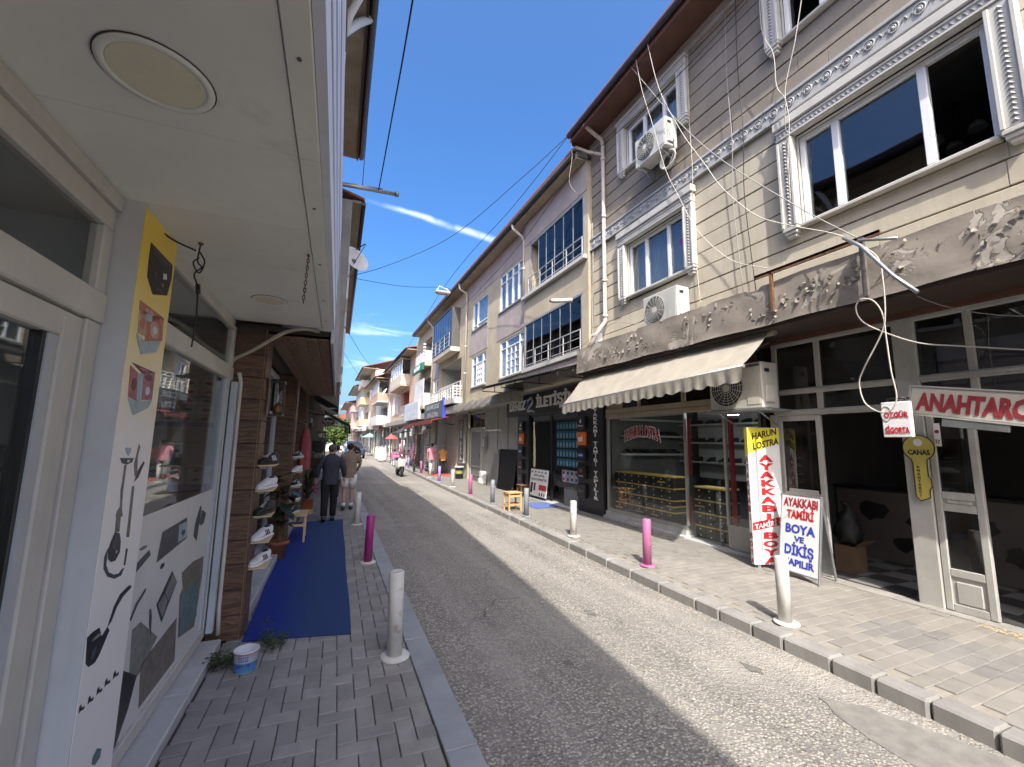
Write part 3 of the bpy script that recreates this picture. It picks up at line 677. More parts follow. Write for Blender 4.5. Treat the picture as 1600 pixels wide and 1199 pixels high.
H = thing('shoe_repair_shop', 'shoe repair shopfront with red HARUN LOSTRA lettering on its window', 'shop', (XS, 6, ZR))
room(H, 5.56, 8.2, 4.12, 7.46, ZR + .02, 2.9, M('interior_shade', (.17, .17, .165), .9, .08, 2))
MB().box(5.44, 5.60, 4.12, 7.47, 2.62, 2.98).build('header', brownE, H)
q = MB()   # tan transom frame
q.box(XS - .03, XS + .05, 4.12, 7.47, 2.12, 2.20, .006); q.box(XS - .025, XS + .05, 4.12, 7.47, 2.205, 2.30, .004); q.box(XS - .02, XS + .05, 4.12, 7.47, 2.56, 2.62, .004)
for y in (4.16, 4.75, 5.35, 6.45, 6.98): q.box(XS - .022, XS + .048, y - .035, y + .035, 2.302, 2.558, .004)
q.box(XS, XS + .05, 7.02, 7.46, 2.302, 2.558)
q.build('transom_frame', frameT, H)
for a, b in ((4.2, 4.71), (4.79, 5.31), (5.39, 6.41), (6.49, 6.94)): MB().box(XS + .01, XS + .016, a, b, 2.302, 2.558).build('pane', glass('brown_glass', (.16, .13, .11), 1.5), H)
q = MB(); q.box(XS - .02, XS + .04, 5.36, 7.46, .245, .31, .005); q.box(XS - .02, XS + .04, 7.40, 7.46, .311, 2.118, .005); q.box(XS - .02, XS + .04, 5.335, 5.365, .311, 2.118, .003)
q.box(XS - .02, XS + .04, 5.366, 7.399, 2.09, 2.118); q.build('window_frame', alu, H)
MB().box(XS, XS + .006, 5.366, 7.399, .311, 2.09).build('pane', shopG, H)
q = MB(); q.box(XS - .03, XS + .12, 5.37, 7.5, ZR + .02, .244); q.box(XS - .10, XS + .12, 5.33, 7.5, ZR - .02, ZR + .06, .008); q.build('sill', marble, H)
q = MB(); q.box(XS - .10, XS + .6, 4.12, 5.325, ZR - .02, ZR + .035, .006); q.build('threshold', marble, H)
MB().box(XS + .02, XS + .028, 4.62, 5.33, ZR + .04, 2.09).build('door_pane', shopG, H)
q = MB(); q.box(XS - .01, XS + .05, 4.12, 4.6, ZR + .04, .46, .005); q.box(XS - .005, XS + .04, 4.58, 4.615, .461, 2.11); q.build('door_frame', frameW, H)
MB().box(XS, XS + .006, 4.14, 4.575, .462, 2.11).build('pane', shopG, H)
MB().box(XS + .03, XS + .034, 5.255, 5.33, 1.12, 2.03).build('red_tape', redD, H)
MB().box(XS + .03, XS + .034, 5.28, 5.33, .34, .78).build('red_tape', redD, H)
MB().box(XS + .008, XS + .012, 4.44, 4.53, .47, 2.0).build('red_tape', redD, H)
q = MB(); q.cyl((XS - .02, 4.72, ZR + .06), (XS - .02, 4.72, .55), .008, 8); q.build('door_handle', steelG, H)
text_mb('HARUN LOSTRA', (XS - .004, 6.40, 1.74), .20, 'W', .018, .002, width=.96, arc=.10).build('lettering', inkR, H)
text_mb('HARUN LOSTRA', (XS - .002, 6.40, 1.732), .215, 'W', .045, .001, width=.99, arc=.10).build('lettering_edge', whiteL, H)
# ceiling lamp strip glowing inside
q = MB(); q.box(6.0, 6.3, 5.0, 5.16, 2.10, 2.13); lampo = q.build('ceiling_lamp', M('lamp_white', (.8, .8, .8), .5, emit=((.9, .97, 1.0), 26.0)), H)
# white wall shelves inside
for z in (1.22, 1.62, 2.0):
    MB().box(7.35, 7.62, 4.4, 7.4, z, z + .035).build('shelf', ceilM, H)
MB().box(7.625, 7.64, 4.4, 7.1, .9, 2.4).build('shelf_back', ceilM, H)
for z in (1.36, 1.74, 2.08): MB().box(5.75, 7.3, 7.2, 7.445, z, z + .04).build('shelf', ceilM, H)

# shoe model: lofted along its length
def loft(mb, secs, n=14, caps=True):
    """secs: (x, half width, z bottom, z top, roundness)"""
    vs = []
    for x, hw, z0, z1, e in secs:
        for k in range(n):
            a = 2 * math.pi * k / n; c_, s_ = math.cos(a), math.sin(a)
            px = math.copysign(abs(c_) ** e, c_) * hw; pz = math.copysign(abs(s_) ** e, s_)
            vs.append((x, px, (z0 + z1) / 2 + pz * (z1 - z0) / 2))
    m = len(secs); fs = [(i * n + k, i * n + (k + 1) % n, (i + 1) * n + (k + 1) % n, (i + 1) * n + k) for i in range(m - 1) for k in range(n)]
    mb.add(vs, fs, True)
    o = len(mb.v) - len(vs)
    if caps: mb.f += [tuple(o + k for k in range(n))[::-1], tuple(o + (m - 1) * n + k for k in range(n))]; mb.sm += [True, True]
    return mb
def shoe(name, label, loc, ang, upper, sole, stripe=None, low=1.0, pitch=0, group=None, simple=False):
    """sneaker 0.28 long, toe along +x before turning"""
    t = thing(name, label, 'shoe', loc, group)
    Mx = Matrix.Translation(loc) @ Matrix.Rotation(ang, 4, 'Z') @ Matrix.Rotation(pitch, 4, 'Y')
    q = MB(); loft(q, [(-.138, .018, .002, .022, .5), (-.128, .036, 0, .026, .5), (-.07, .036, 0, .026, .5), (0, .036, 0, .024, .5), (.06, .046, 0, .023, .5), (.105, .044, 0, .023, .5), (.132, .028, .001, .022, .5), (.142, .010, .004, .02, .5)]); q.xf(Mx); q.build('sole', sole, t)
    q = MB(); h = .105 * low
    loft(q, [(-.132, .018, .02, h * .75, .7), (-.12, .030, .02, h * .92, .7), (-.08, .033, .02, h * .86, .7), (-.035, .034, .02, h * .83, .7), (.0, .035, .02, h * .86, .75), (.035, .040, .02, h * .68, .8), (.075, .043, .02, h * .50, .8), (.11, .036, .02, h * .42, .85), (.132, .018, .02, h * .30, .9)]); q.xf(Mx); up = q.build('upper', upper, t)
    if not simple:
        q = MB(); q.ball((-.075, 0, h * .86), .042, .020, .012, 10); q.xf(Mx); q.build('opening', blackM if upper is not blackM else blackC, up)
        q = MB()
        for k in range(5):
            x = .055 - k * .016; z = h * (.60 + k * .058); q.tube([(x, -.026, z - .012), (x + .002, 0, z + .008), (x, .026, z - .012)], .0035, 5)
        q.xf(Mx); q.build('laces', whiteL if upper is not blackM else blackM, up)
        if stripe:
            for sd_ in (-1, 1):
                for k in range(3):
                    q = MB(); x = -.055 + k * .026
                    pts = [(x, sd_ * .0365, .03), (x + .012, sd_ * .0375, .03), (x + .034, sd_ * .0335, h * .72), (x + .022, sd_ * .0325, h * .72)]
                    q.prism(pts, (0, sd_ * .003, 0)); q.xf(Mx); q.build('stripe', stripe, t)
    return t
leatherB = M('leather_black', (.018, .017, .017), .45, .1, 20, .1)
leatherW = M('leather_white', (.72, .72, .74), .5, .05, 20, .1)
leatherBr = M('leather_brown', (.09, .045, .025), .4, .1, 20, .1)
ORD = ('first', 'second', 'third', 'fourth', 'fifth', 'sixth', 'seventh', 'eighth', 'ninth', 'tenth')
s0 = None; k = 0
for rz, z in enumerate((1.255, 1.655, 2.035)):
    for i in range(10):
        y = 4.6 + i * .29 + R.uniform(-.03, .03); loc = (7.46, y, z); ang = math.pi + R.uniform(-.25, .25)
        if s0 is None: s0 = shoe('display_shoe', 'dark leather shoe on the white wall shelves inside the repair shop', (0, 0, 0), 0, leatherB, leatherB, group='shoes on the repair shop shelves', simple=True); s0.location = loc; s0.rotation_euler.z = ang; s0['label'] = 'dark shoe on the lowest street-facing shelf inside the repair shop, first from the right'
        else: dup(s0, loc, 'dark shoe on the %s street-facing shelf inside the repair shop, %s from the right' % (('lowest', 'middle', 'top')[rz], ORD[i]), ang)
for rz, z in enumerate((1.402, 1.782)):
    for i in range(8): dup(s0, (5.9 + i * .18 + R.uniform(-.02, .02), 7.32, z), 'dark shoe on the %s side-wall shelf of the repair shop, %s from the window' % (('lower', 'upper')[rz], ORD[i]), -math.pi / 2 + R.uniform(-.3, .3))
# stack of black shoe boxes with yellow lids forming the counter
boxK = M('carton_black', (.022, .020, .018), .6, .2, 10, .05); boxY = M('carton_yellow', (.80, .52, .12), .6, .1, 10, .05)
def shoebox(loc, label, lid):
    t = thing('shoe_box', label, 'box', loc, 'black and yellow shoe boxes')
    x, y, z = loc
    MB().box(x, x + .30, y - .095, y + .095, z, z + .075, .003).build('carton', boxK, t)
    if lid: MB().box(x - .004, x + .303, y - .098, y + .098, z + .0755, z + .0985, .003).build('lid', boxY, t)
    else: MB().box(x - .004, x + .303, y - .098, y + .098, z + .0755, z + .0985, .003).build('lid', boxK, t)
    MB().box(x - .0015, x + .001, y - .012, y + .012, z + .03, z + .05).build('sticker', whiteL, t)
    return t
LB = 'black shoe box with yellow lid in the stacked counter behind the repair shop window'; LB2 = 'all black shoe box in the stacked counter behind the repair shop window'
p1 = shoebox((5.56, 7.25, ZR + .15), 'yellow lidded shoe box in the window stack, row first from below, first from the left', True); p2 = shoebox((5.56, 7.05, ZR + .15), 'all black shoe box in the window stack, row first from below, second from the left', False); first = {1: True, 0: True}
for r_ in range(8):
    for c_ in range(8):
        y = 7.25 - c_ * .2; z = ZR + .15 + r_ * .0995; lid = 1 if (r_ in (1, 3, 5, 7) or R.random() < .25) else 0
        if r_ == 0 and c_ in (0, 1): continue
        dup(p1 if lid else p2, (5.56 + R.uniform(0, .012), y, z), '%s shoe box in the window stack, row %s from below, %s from the left' % ('yellow lidded' if lid else 'all black', ORD[r_], ORD[c_]))
for r_ in range(8):
    for c_ in range(3):
        lid = 1 if (r_ in (1, 3, 5, 7) or R.random() < .3) else 0
        dup(p1 if lid else p2, (5.60 + R.uniform(0, .012), 5.25 - c_ * .2, ZR + .04 + r_ * .0995), '%s shoe box in the doorway stack, row %s from below, %s from the left' % ('yellow lidded' if lid else 'all black', ORD[r_], ORD[c_]))

# tall light-box sign with two printed faces
t = thing('light_box_sign', 'tall white light box sign reading AYAKKABI TAMİRİ ve BOYA with yellow top', 'sign', (5.0, 3.87, ZR))
t.rotation_euler.z = -.33
bx0, bx1, by0, by1, bz0, bz1 = 5.0, 5.43, 3.86, 3.93, ZR + .04, 1.83
MB().box(bx0, bx1, by0, by1, bz0, bz1, .006).build('box', signW, t)
for fx in (bx0 + .05, bx1 - .09): MB().box(fx, fx + .04, by0 + .015, by1 - .015, ZR, bz0).build('foot', steelG, t)
yf = by0 - .003
q = MB(); q.prism([(bx0 + .003, yf, 1.50), (bx1 - .003, yf, 1.64), (bx1 - .003, yf, bz1 - .004), (bx0 + .003, yf, bz1 - .004)], (0, .002, 0)); q.build('yellow_panel', yellowM, t)
q = MB(); q.prism([(bx0 - .003, by0 + .003, 1.50), (bx0 - .003, by1 - .003, 1.46), (bx0 - .003, by1 - .003, bz1 - .004), (bx0 - .003, by0 + .003, bz1 - .004)], (.002, 0, 0)); q.build('yellow_panel', yellowM, t)
sl = Vector((1, 0, .22)).normalized(); su = Vector((-.0, 0, 1))
text_mb('HARUN', (5.225, yf - .001, 1.71), .085, bold=.03, ext=.002, width=.34, dirs=(sl, su)).build('lettering', inkM, t)
text_mb('LOSTRA', (5.235, yf - .001, 1.585), .085, bold=.03, ext=.002, width=.36, dirs=(sl, su)).build('lettering', inkM, t)
zz = 1.40
for ch in 'AYAKKABI':
    text_mb(ch, (5.225, yf, zz), .082, 'S', .05, .002, width=(.06 if ch == 'I' else .20)).build('letter', redM, t); text_mb(ch, (bx0 - .001, 3.895, zz - .005), .075, 'W', .03, .002, width=(.012 if ch == 'I' else .05)).build('letter', inkDR, t); zz -= .1035
q = MB(); q.prism([(bx0 + .004, yf, .545), (bx1 - .004, yf, .625), (bx1 - .004, yf, .725), (bx0 + .004, yf, .645)], (0, .002, 0)); q.build('red_band', redM, t)
text_mb('TAMİRİ ve', (5.225, yf - .001, .60), .06, bold=.02, ext=.002, width=.40, dirs=(Vector((1, 0, .18)).normalized(), Vector((0, 0, 1)))).build('lettering', whiteL, t)
zz = .455
for ch in 'BOYA':
    text_mb(ch, (5.225, yf, zz), .075, 'S', .05, .002, width=.20).build('letter', redM, t); text_mb(ch, (bx0 - .001, 3.895, zz), .065, 'W', .03, .002, width=.05).build('letter', inkDR, t); zz -= .10
# folding A-board
t = thing('folding_sign', 'white folding A-board reading AYAKKABI TAMİRİ BOYA VE DİKİŞ YAPILIR', 'sign', (5.2, 3.38, ZR))
Mx = Matrix.Translation((5.06, 3.38, ZR)) @ Matrix.Rotation(math.radians(-5), 4, 'Z') @ Matrix.Rotation(math.radians(9), 4, 'Y')
def ab(mb): return mb.xf(Mx)
ab(MB().box(0, .012, -.235, .235, .07, .93)).build('board', signW, t)
q = MB(); q.box(-.006, .022, -.25, -.2355, 0, .945, .003); q.box(-.006, .022, .2355, .25, 0, .945, .003); q.box(-.006, .022, -.235, .235, .9305, .945, .003); q.box(-.006, .022, -.235, .235, .055, .0695, .003); ab(q).build('frame', steelG, t)
Mx2 = Matrix.Translation((5.215, 3.38, ZR)) @ Matrix.Rotation(math.radians(-5), 4, 'Z') @ Matrix.Rotation(math.radians(-9), 4, 'Y')
q = MB(); q.box(0, .012, -.235, .235, .07, .90); q.box(-.006, .022, -.25, -.2355, 0, .93); q.box(-.006, .022, .2355, .25, 0, .93); q.xf(Matrix.Translation((.15, 0, 0)) @ Mx2); q.build('back_board', steelG, t)
for st, z, h, w_, m_ in (('AYAKKABI', .80, .10, .42, inkR), ('TAMİRİ', .665, .095, .33, redM), ('BOYA', .50, .10, .36, blueM), ('VE', .405, .065, .12, blueM), ('DİKİŞ', .255, .11, .35, blueM), ('YAPILIR', .135, .075, .38, blueM)):
    q = text_mb(st, (-.002, 0, z), h, 'W', .035, .002, width=w_); ab(q).build('lettering', m_, t)

# retractable awning
t = thing('awning', 'dirty cream fabric awning with scalloped valance over the shoe repair window', 'awning', (4.8, 5.4, 2.9))
canv = M('awning_canvas', (.345, .315, .255), .85, .12, 4, .3, 200, streak=.35, spots=.12, spot_col=(.25, .23, .20)); canvD = M('awning_valance', (.29, .27, .225), .85, .16, 6, .3, 200, streak=.75, spot_col=(.10, .10, .10))
def awn(y, k): # k 0 at the roller, 1 at the front bar
    f = (y - 3.41) / 4.07; zf = 2.52 + (2.36 - 2.52) * f
    return Vector((4.92 + (4.40 - 4.92) * k, y, 3.0 + (zf - 3.0) * k - .02 * math.sin(k * math.pi)))
q = MB(); n_ = 60; vs = []
for i in range(n_ + 1):
    y = 3.41 + 4.07 * i / n_
    for j in range(7): vs.append(awn(y, j / 6) + Vector((0, 0, R.gauss(0, .003))))
q.add(vs, [(i * 7 + j, i * 7 + j + 1, (i + 1) * 7 + j + 1, (i + 1) * 7 + j) for i in range(n_) for j in range(6)], True); q.build('canvas', canv, t)
q = MB(); q.tube([awn(3.39, 1) + Vector((0, 0, -.01)), awn(7.50, 1) + Vector((0, 0, -.01))], .02, 8); q.build('front_bar', alu, t)
q = MB(); q.cyl((4.93, 3.36, 2.965), (4.93, 7.47, 2.965), .04, 12); q.build('roller', canvD, t)
q = MB(); vs = []; n_ = 160
for i in range(n_ + 1):
    y = 3.41 + 4.07 * i / n_; b = awn(y, 1); ph = (i / n_ * 17) % 1; dr = .155 + .035 * math.sin(ph * math.pi); wv = .012 * math.sin(i * .9)
    for j in range(4): vs.append((b.x - .018 + wv * j / 3, y, b.z - .012 - dr * j / 3))
q.add(vs, [(i * 4 + j, i * 4 + j + 1, (i + 1) * 4 + j + 1, (i + 1) * 4 + j) for i in range(n_) for j in range(3)], True); q.build('valance', canvD, t)
for y in (3.7, 7.1):
    q = MB(); q.tube([(5.3, y, 2.95), (4.95, y + .25, 2.72), awn(y + .05, 1)], .016, 6); q.build('arm', steelG, t)

# air conditioners
def ac(label, x, y0, y1, z0, z1, brand=None, dep=.26, bracket=True, fan=.30, old=None):
    """outdoor unit: front faces the street (-x), fan towards +y"""
    body = old or M('ac_white', (.52, .52, .48), .5, .08, 5, .05, streak=.25, spot_col=(.4, .38, .33))
    t = thing('air_conditioner', label, 'air conditioner', (x, (y0 + y1) / 2, z0), 'outdoor air conditioning units')
    q = MB(); q.box(x - dep, x, y0, y1, z0, z1, .012); b = q.build('body', body, t)
    H_ = z1 - z0; W_ = y1 - y0; cy = y1 - W_ * .36; cz = (z0 + z1) / 2; r = H_ * .42; xf_ = x - dep
    q = MB(); q.cyl((xf_ - .004, cy, cz), (xf_ + .004, cy, cz), r, 32); q.build('fan_opening', blackC, t)
    q = MB()
    for k in range(7): q.tube([(xf_ - .012, cy + r * (k + 1) / 7 * math.cos(a * .2618), cz + r * (k + 1) / 7 * math.sin(a * .2618)) for a in range(24)], .003, 4, closed=True)
    for k in range(16): a = k * math.pi / 8; q.tube([(xf_ - .012, cy + .03 * math.cos(a), cz + .03 * math.sin(a)), (xf_ - .012, cy + r * math.cos(a + .3), cz + r * math.sin(a + .3))], .003, 4)
    q.cyl((xf_ - .018, cy, cz), (xf_ - .006, cy, cz), r * .2, 16); q.build('fan_grille', body, t)
    q = MB(); q.box(xf_ - .006, xf_ - .001, y0 + .03, y0 + W_ * .26, z0 + .05, z1 - .06, .002); q.build('panel', body, t)
    q = MB(); q.box(x - dep * .85, x - dep * .35, y0 - .025, y0 - .001, z0 + H_ * .12, z0 + H_ * .5, .01); q.build('valve_cover', body, t)
    q = MB(); q.box(x - dep * .8, x - dep * .5, y0 - .004, y0 + .001, z0 + H_ * .78, z0 + H_ * .86); q.build('label_plate', blackC, t)
    if brand: text_mb(brand, (xf_ - .002, y0 + .115, z1 - .055), .036, 'W', .02, .002, width=.2).build('lettering', inkM, t)
    if bracket:
        for y in (y0 + .1, y1 - .1): q = MB(); q.box(x - dep - .02, x + .08, y - .015, y + .015, z0 - .03, z0 - .002); q.tube([(x - dep + .03, y, z0 - .02), (x + .07, y, z0 - .2)], .012, 4); q.build('bracket', steelG, t)
    return t
a1 = ac('white air conditioner hung beside the upper window of the siding house', 5.06, 4.88, 5.62, 6.45, 6.98, fan=.3)
q = MB()   # coil of spare pipe below it
for k in range(4): q.tube([(4.93 + .01 * k, 4.98 + .17 * math.cos(a * .35) * (1 - k * .06), 6.28 + .14 * math.sin(a * .35)) for a in range(18)], .014, 6, closed=True)
q.tube([(4.95, 4.88, 6.6), (4.95, 4.8, 6.5), (4.95, 4.84, 6.36), (4.94, 4.98, 6.14)], .014, 6); q.build('pipe_coil', M('lagging', (.62, .60, .54), .8), a1)
a2 = ac('white air conditioner sitting on the concrete slab below the left window', 5.08, 4.78, 5.54, 3.50, 4.03, bracket=False)
a3 = ac('cream air conditioner marked SAMSUNG beside the awning', 5.30, 3.62, 4.42, 2.07, 2.66, 'SAMSUNG', dep=.3, old=M('ac_cream', (.58, .55, .48), .5, .08, 5, .05, streak=.3, spot_col=(.32, .29, .24)))
q = MB(); q.box(4.94, 5.42, 3.55, 4.5, 2.035, 2.062); q.build('shelf', steelG, a3)

# key shop: old white frames, open doorway, tiled floor
K = thing('key_shop', 'old white framed key cutting shopfront with its door standing open', 'shop', (XS, 2.5, ZR))
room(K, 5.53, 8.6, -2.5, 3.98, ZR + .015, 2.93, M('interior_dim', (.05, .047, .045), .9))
def fr(*a): return MB().box(*a, .006)
q = MB()
q.box(XS - .02, XS + .06, -2.5, 3.78, 2.88, 2.93, .006)
for z in (2.285, 2.02): q.box(XS - .025, XS + .06, -2.5, 3.78, z - .035, z + .035, .008); q.box(XS - .035, XS - .0255, -2.5, 3.78, z - .012, z + .012)
for y in (3.75, 3.21): q.box(XS - .015, XS + .055, y - .032, y + .032, 1.98, 2.88, .006)
q.box(XS - .03, XS + .08, 2.25, 2.44, ZR, 2.93, .008)
for y in (1.86, 1.2, .4, -.6): q.box(XS - .015, XS + .055, y - .03, y + .03, 2.055, 2.88, .006)
q.box(XS - .02, XS + .06, 3.76, 3.85, ZR, 2.0, .006); q.box(XS - .02, XS + .06, 1.2 - .1, 1.2 + .1, ZR, 2.0); q.build('frame', frameW, K)
dg = glass('dusty_glass', (.42, .40, .36), 1.5, dirt=.06)
for a, b in ((3.242, 3.718), (2.44, 3.178), (1.89, 2.25), (1.23, 1.83), (.43, 1.17), (-.57, .37)):
    MB().box(XS + .01, XS + .015, a, b, 2.32, 2.88).build('pane', dg, K); MB().box(XS + .01, XS + .015, a, b, 2.055, 2.25).build('pane', dg, K)
def leaf_door(y0, y1, split, panels, m=frameW, xo=0.0):
    q = MB(); x = XS - .01 + xo; fw = .055
    q.box(x, x + .05, y0, y0 + fw, ZR + .02, 1.98, .006); q.box(x, x + .05, y1 - fw, y1, ZR + .02, 1.98, .006)
    zs = [ZR + .02] + split + [1.98]
    for z in zs: z = min(max(z, ZR + .05), 1.95); q.box(x + .002, x + .048, y0 + fw, y1 - fw, z - .035, z + .035, .005)
    for (a, b), kind in zip(zip(zs, zs[1:]), panels):
        if kind == 'p': q.box(x + .016, x + .034, y0 + fw, y1 - fw, a + .035, b - .035); q.box(x + .006, x + .044, y0 + fw + .03, y1 - fw - .03, a + .075, b - .075, .008)
    d = q.build('door', m, K)
    for (a, b), kind in zip(zip(zs, zs[1:]), panels):
        if kind == 'g': MB().box(x + .02, x + .025, y0 + fw, y1 - fw, a + .035, b - .035).build('pane', dg, d)
    return d
leaf_door(3.23, 3.755, [1.0, .55], 'ppg'[::1]); leaf_door(1.90, 2.245, [.46, 1.05, 1.16], 'pgpg')
q = MB(); q.box(XS - .12, XS + .06, -2.5, 3.98, ZR - .02, ZR + .014, .006); q.build('sill', conc, K)
# chequered floor tiles
tl = M('tile_light', (.26, .26, .25), .4, .08, 6, .05); td = M('tile_dark', (.06, .06, .06), .4, .08, 6, .05)
for i in range(8):
    for j in range(7):
        MB().box(5.54 + i * .302, 5.84 + i * .302 - .004, 1.92 + j * .302, 2.22 + j * .302 - .004, ZR + .016, ZR + .022).build('floor_tile', tl if (i + j) % 2 else td, K)
# counter with blotched front
t = thing('shop_counter', 'white counter with black blotches inside the dark key shop', 'counter', (6.95, 3.0, ZR))
MB().box(6.9, 7.3, 2.0, 3.95, ZR + .03, 1.02).build('body', M('counter_front', (.13, .11, .10), .6, .1, 4), t); MB().box(6.86, 7.34, 1.98, 3.96, 1.021, 1.06, .005).build('top', blackM, t)
rr = random.Random(5)
for y, z, s_ in ((3.5, .75, .17), (2.95, .66, .2), (2.45, .72, .15), (2.2, .45, .13), (3.2, .38, .14), (3.75, .45, .12)):
    MB().prism([(6.896, y + s_ * rr.uniform(.6, 1.2) * math.cos(k * .57), z + s_ * .75 * rr.uniform(.6, 1.2) * math.sin(k * .57)) for k in range(11)], (.003, 0, 0)).build('blotch', blackM, t)
t = thing('carton_box', 'brown cardboard box on the tiled floor inside the doorway', 'box', (5.95, 3.28, ZR))
q = MB(); q.box(5.85, 6.08, 3.2, 3.42, ZR + .025, .42); q.build('carton', M('cardboard', (.16, .10, .06), .9, .15, 8), t); q = MB(); q.prism([(5.85, 3.2, .421), (6.08, 3.2, .421), (6.1, 3.1, .5), (5.83, 3.1, .5)], (0, .004, .004)); q.build('flap', MATS['cardboard'], t)
t = thing('plastic_sack', 'tied black plastic sack standing on the box inside the doorway', 'bag', (5.98, 3.3, .43))
q = MB(); q.lathe([(.09, .43), (.13, .47), (.14, .55), (.135, .63), (.12, .70), (.09, .77), (.05, .82), (.03, .88), (.05, .92), (.001, .93)], (5.98, 3.32, 0), 22); q.v = [(x + .025 * math.sin(z * 31 + y * 40), y + .02 * math.sin(z * 27 + x * 37), z + .012 * math.sin(x * 50 + y * 43)) for x, y, z in q.v]; q.build('sack', M('sack_black', (.015, .015, .014), .6, .2, 12, .5, 30), t)
# window grille beyond the half door
q = MB()
for i in range(9): q.box(5.9, 5.915, .75 + i * .12, .765 + i * .12, ZR + .1, 1.0)
q.box(5.897, 5.918, .7, 1.8, .98, 1.0); q.box(5.897, 5.918, .7, 1.8, ZR + .1, ZR + .12)
tag(q.build('metal_grille', M('grille_grey', (.25, .24, .23), .6), None), 'grey upright bar grille in the dark at the right edge', 'grille')

# ANAHTARCI sign, hung crooked
t = thing('key_shop_sign', 'long cream sign reading ANAHTARCI in red, hanging crooked under the slab', 'sign', (5.1, 1.7, 1.9))
Mx = Matrix.Translation((5.1, 2.20, 2.055)) @ Matrix.Rotation(math.radians(10.5), 4, 'X')
q = MB(); q.box(0, .05, -.86, 0, -.125, .125, .005); q.xf(Mx); q.build('board', M('sign_cream', (.52, .49, .42), .6, .1, 4, .1, streak=.2, spot_col=(.3, .27, .22)), t)
q = MB(); q.box(-.008, .056, -.87, .008, .1255, .14); q.box(-.008, .056, -.87, .008, -.14, -.1255); q.box(-.008, .056, .0005, .014, -.1255, .1255); q.xf(Mx); q.build('frame', frameW, t)
q = text_mb('ANAHTARCI', (-.001, -.06, -.08), .155, 'W', .05, .004, width=.74, align='LEFT'); q.xf(Mx); q.build('lettering', inkDR, t)
q = MB(); q.box(-.004, .03, -.66, -.24, -.225, -.15, .004); q.xf(Mx @ Matrix.Rotation(math.radians(-2), 4, 'X')); q.build('under_plate', M('plate_dirty', (.15, .16, .16), .5, .2, 6, .1, streak=.3), t)
# hanging insurance sign
t = thing('insurance_sign', 'small white hanging sign reading ÖZGÜR SİGORTA in red', 'sign', (5.0, 2.27, 1.87))
MB().box(4.985, 5.035, 2.16, 2.385, 1.70, 2.035, .006).build('board', signW, t)
text_mb('ÖZGÜR', (4.982, 2.27, 1.885), .055, 'W', .03, .002, width=.19).build('lettering', redM, t); text_mb('SİGORTA', (4.982, 2.27, 1.735), .06, 'W', .03, .002, width=.19).build('lettering', redM, t)
q = MB(); q.tube([(4.983, 2.345 + .042 * math.cos(a * .4), 1.925 + .07 * math.sin(a * .4)) for a in range(16)], .004, 5, closed=True); q.build('emblem', M('emblem_grey', (.35, .33, .32), .6), t)
q = MB(); q.tube([(5.01, 2.20, 2.035), (5.01, 2.20, 2.07), (5.42, 2.22, 2.07)], .008, 6); q.tube([(5.01, 2.34, 2.035), (5.01, 2.34, 2.07), (5.01, 2.20, 2.07)], .008, 6); q.build('hanger', blackM, t)
# key-shaped sign
t = thing('key_sign', 'yellow key shaped sign on the white shop post', 'sign', (5.38, 2.3, 1.15))
kx = 5.385; cy, cz, r = 2.30, 1.60, .125
out = [(cy + r * math.cos(a), cz + r * math.sin(a)) for a in [math.radians(d) for d in range(-62, 243, 10)]]
out += [(cy - .06, 1.47), (cy - .055, 1.44), (cy - .055, 1.13), (cy - .02, 1.09), (cy + .055, 1.13), (cy + .055, 1.20), (cy + .075, 1.23), (cy + .075, 1.30), (cy + .055, 1.33), (cy + .055, 1.44)]
ym = 2 * cy
MB().prism([(kx, ym - y, z) for y, z in out], (.02, 0, 0)).build('plate', M('key_yellow', (.55, .46, .10), .5, .1, 5, .05), t)
q = MB(); q.tube([(kx - .002, ym - y, z) for y, z in out], .005, 5, closed=True); q.build('outline', inkM, t)
q = MB(); q.cyl((kx - .003, cy, cz + .055), (kx - .001, cy, cz + .055), .036, 20); q.build('key_hole', signW, t)
text_mb('CANAS', (kx - .001, cy, cz - .065), .05, 'W', .03, .002, width=.17).build('lettering', inkM, t)
zz = 1.405
for ch in 'ANAHTARCI': text_mb(ch, (kx - .001, cy + .018, zz), .024, 'W', .03, .002).build('letter', inkM, t); zz -= .034
# sticker strip on the door glass
t = thing('door_notice', 'narrow white notice stuck inside the key shop door glass', 'notice', (5.44, 2.15, 1.7))
MB().box(5.434, 5.437, 2.14, 2.19, 1.62, 1.84).build('paper', signW, t); text_mb('İZ', (5.432, 2.165, 1.65), .03, 'W', .02, .001, width=.035).build('lettering', inkDR, t); MB().cyl((5.4335, 2.165, 1.76), (5.432, 2.165, 1.76), .018, 12).build('disc', inkDR, t)
# chandelier in the open upstairs room
t = thing('chandelier', 'small dark ceiling lamp with three shades inside the open window', 'lamp', (6.6, 2.2, 5.6))
q = MB(); q.lathe([(.07, 5.66), (.07, 5.63), (.02, 5.6)], (6.6, 2.15, 0), 14); q.cyl((6.6, 2.15, 5.6), (6.6, 2.15, 5.3), .01, 6); q.build('rod', blackM, t)
for k in range(3):
    a = k * 2.09 + .4; c_ = (6.6 + .2 * math.cos(a), 2.15 + .2 * math.sin(a)); q = MB(); q.tube([(6.6, 2.15, 5.3), (6.6 + .1 * math.cos(a), 2.15 + .1 * math.sin(a), 5.25), (*c_, 5.3)], .008, 6); ar = q.build('arm', blackM, t)
    MB().lathe([(.02, 5.31), (.06, 5.27), (.085, 5.2)], (*c_, 0), 12).build('shade', M('shade_glass', (.35, .34, .31), .4), ar)

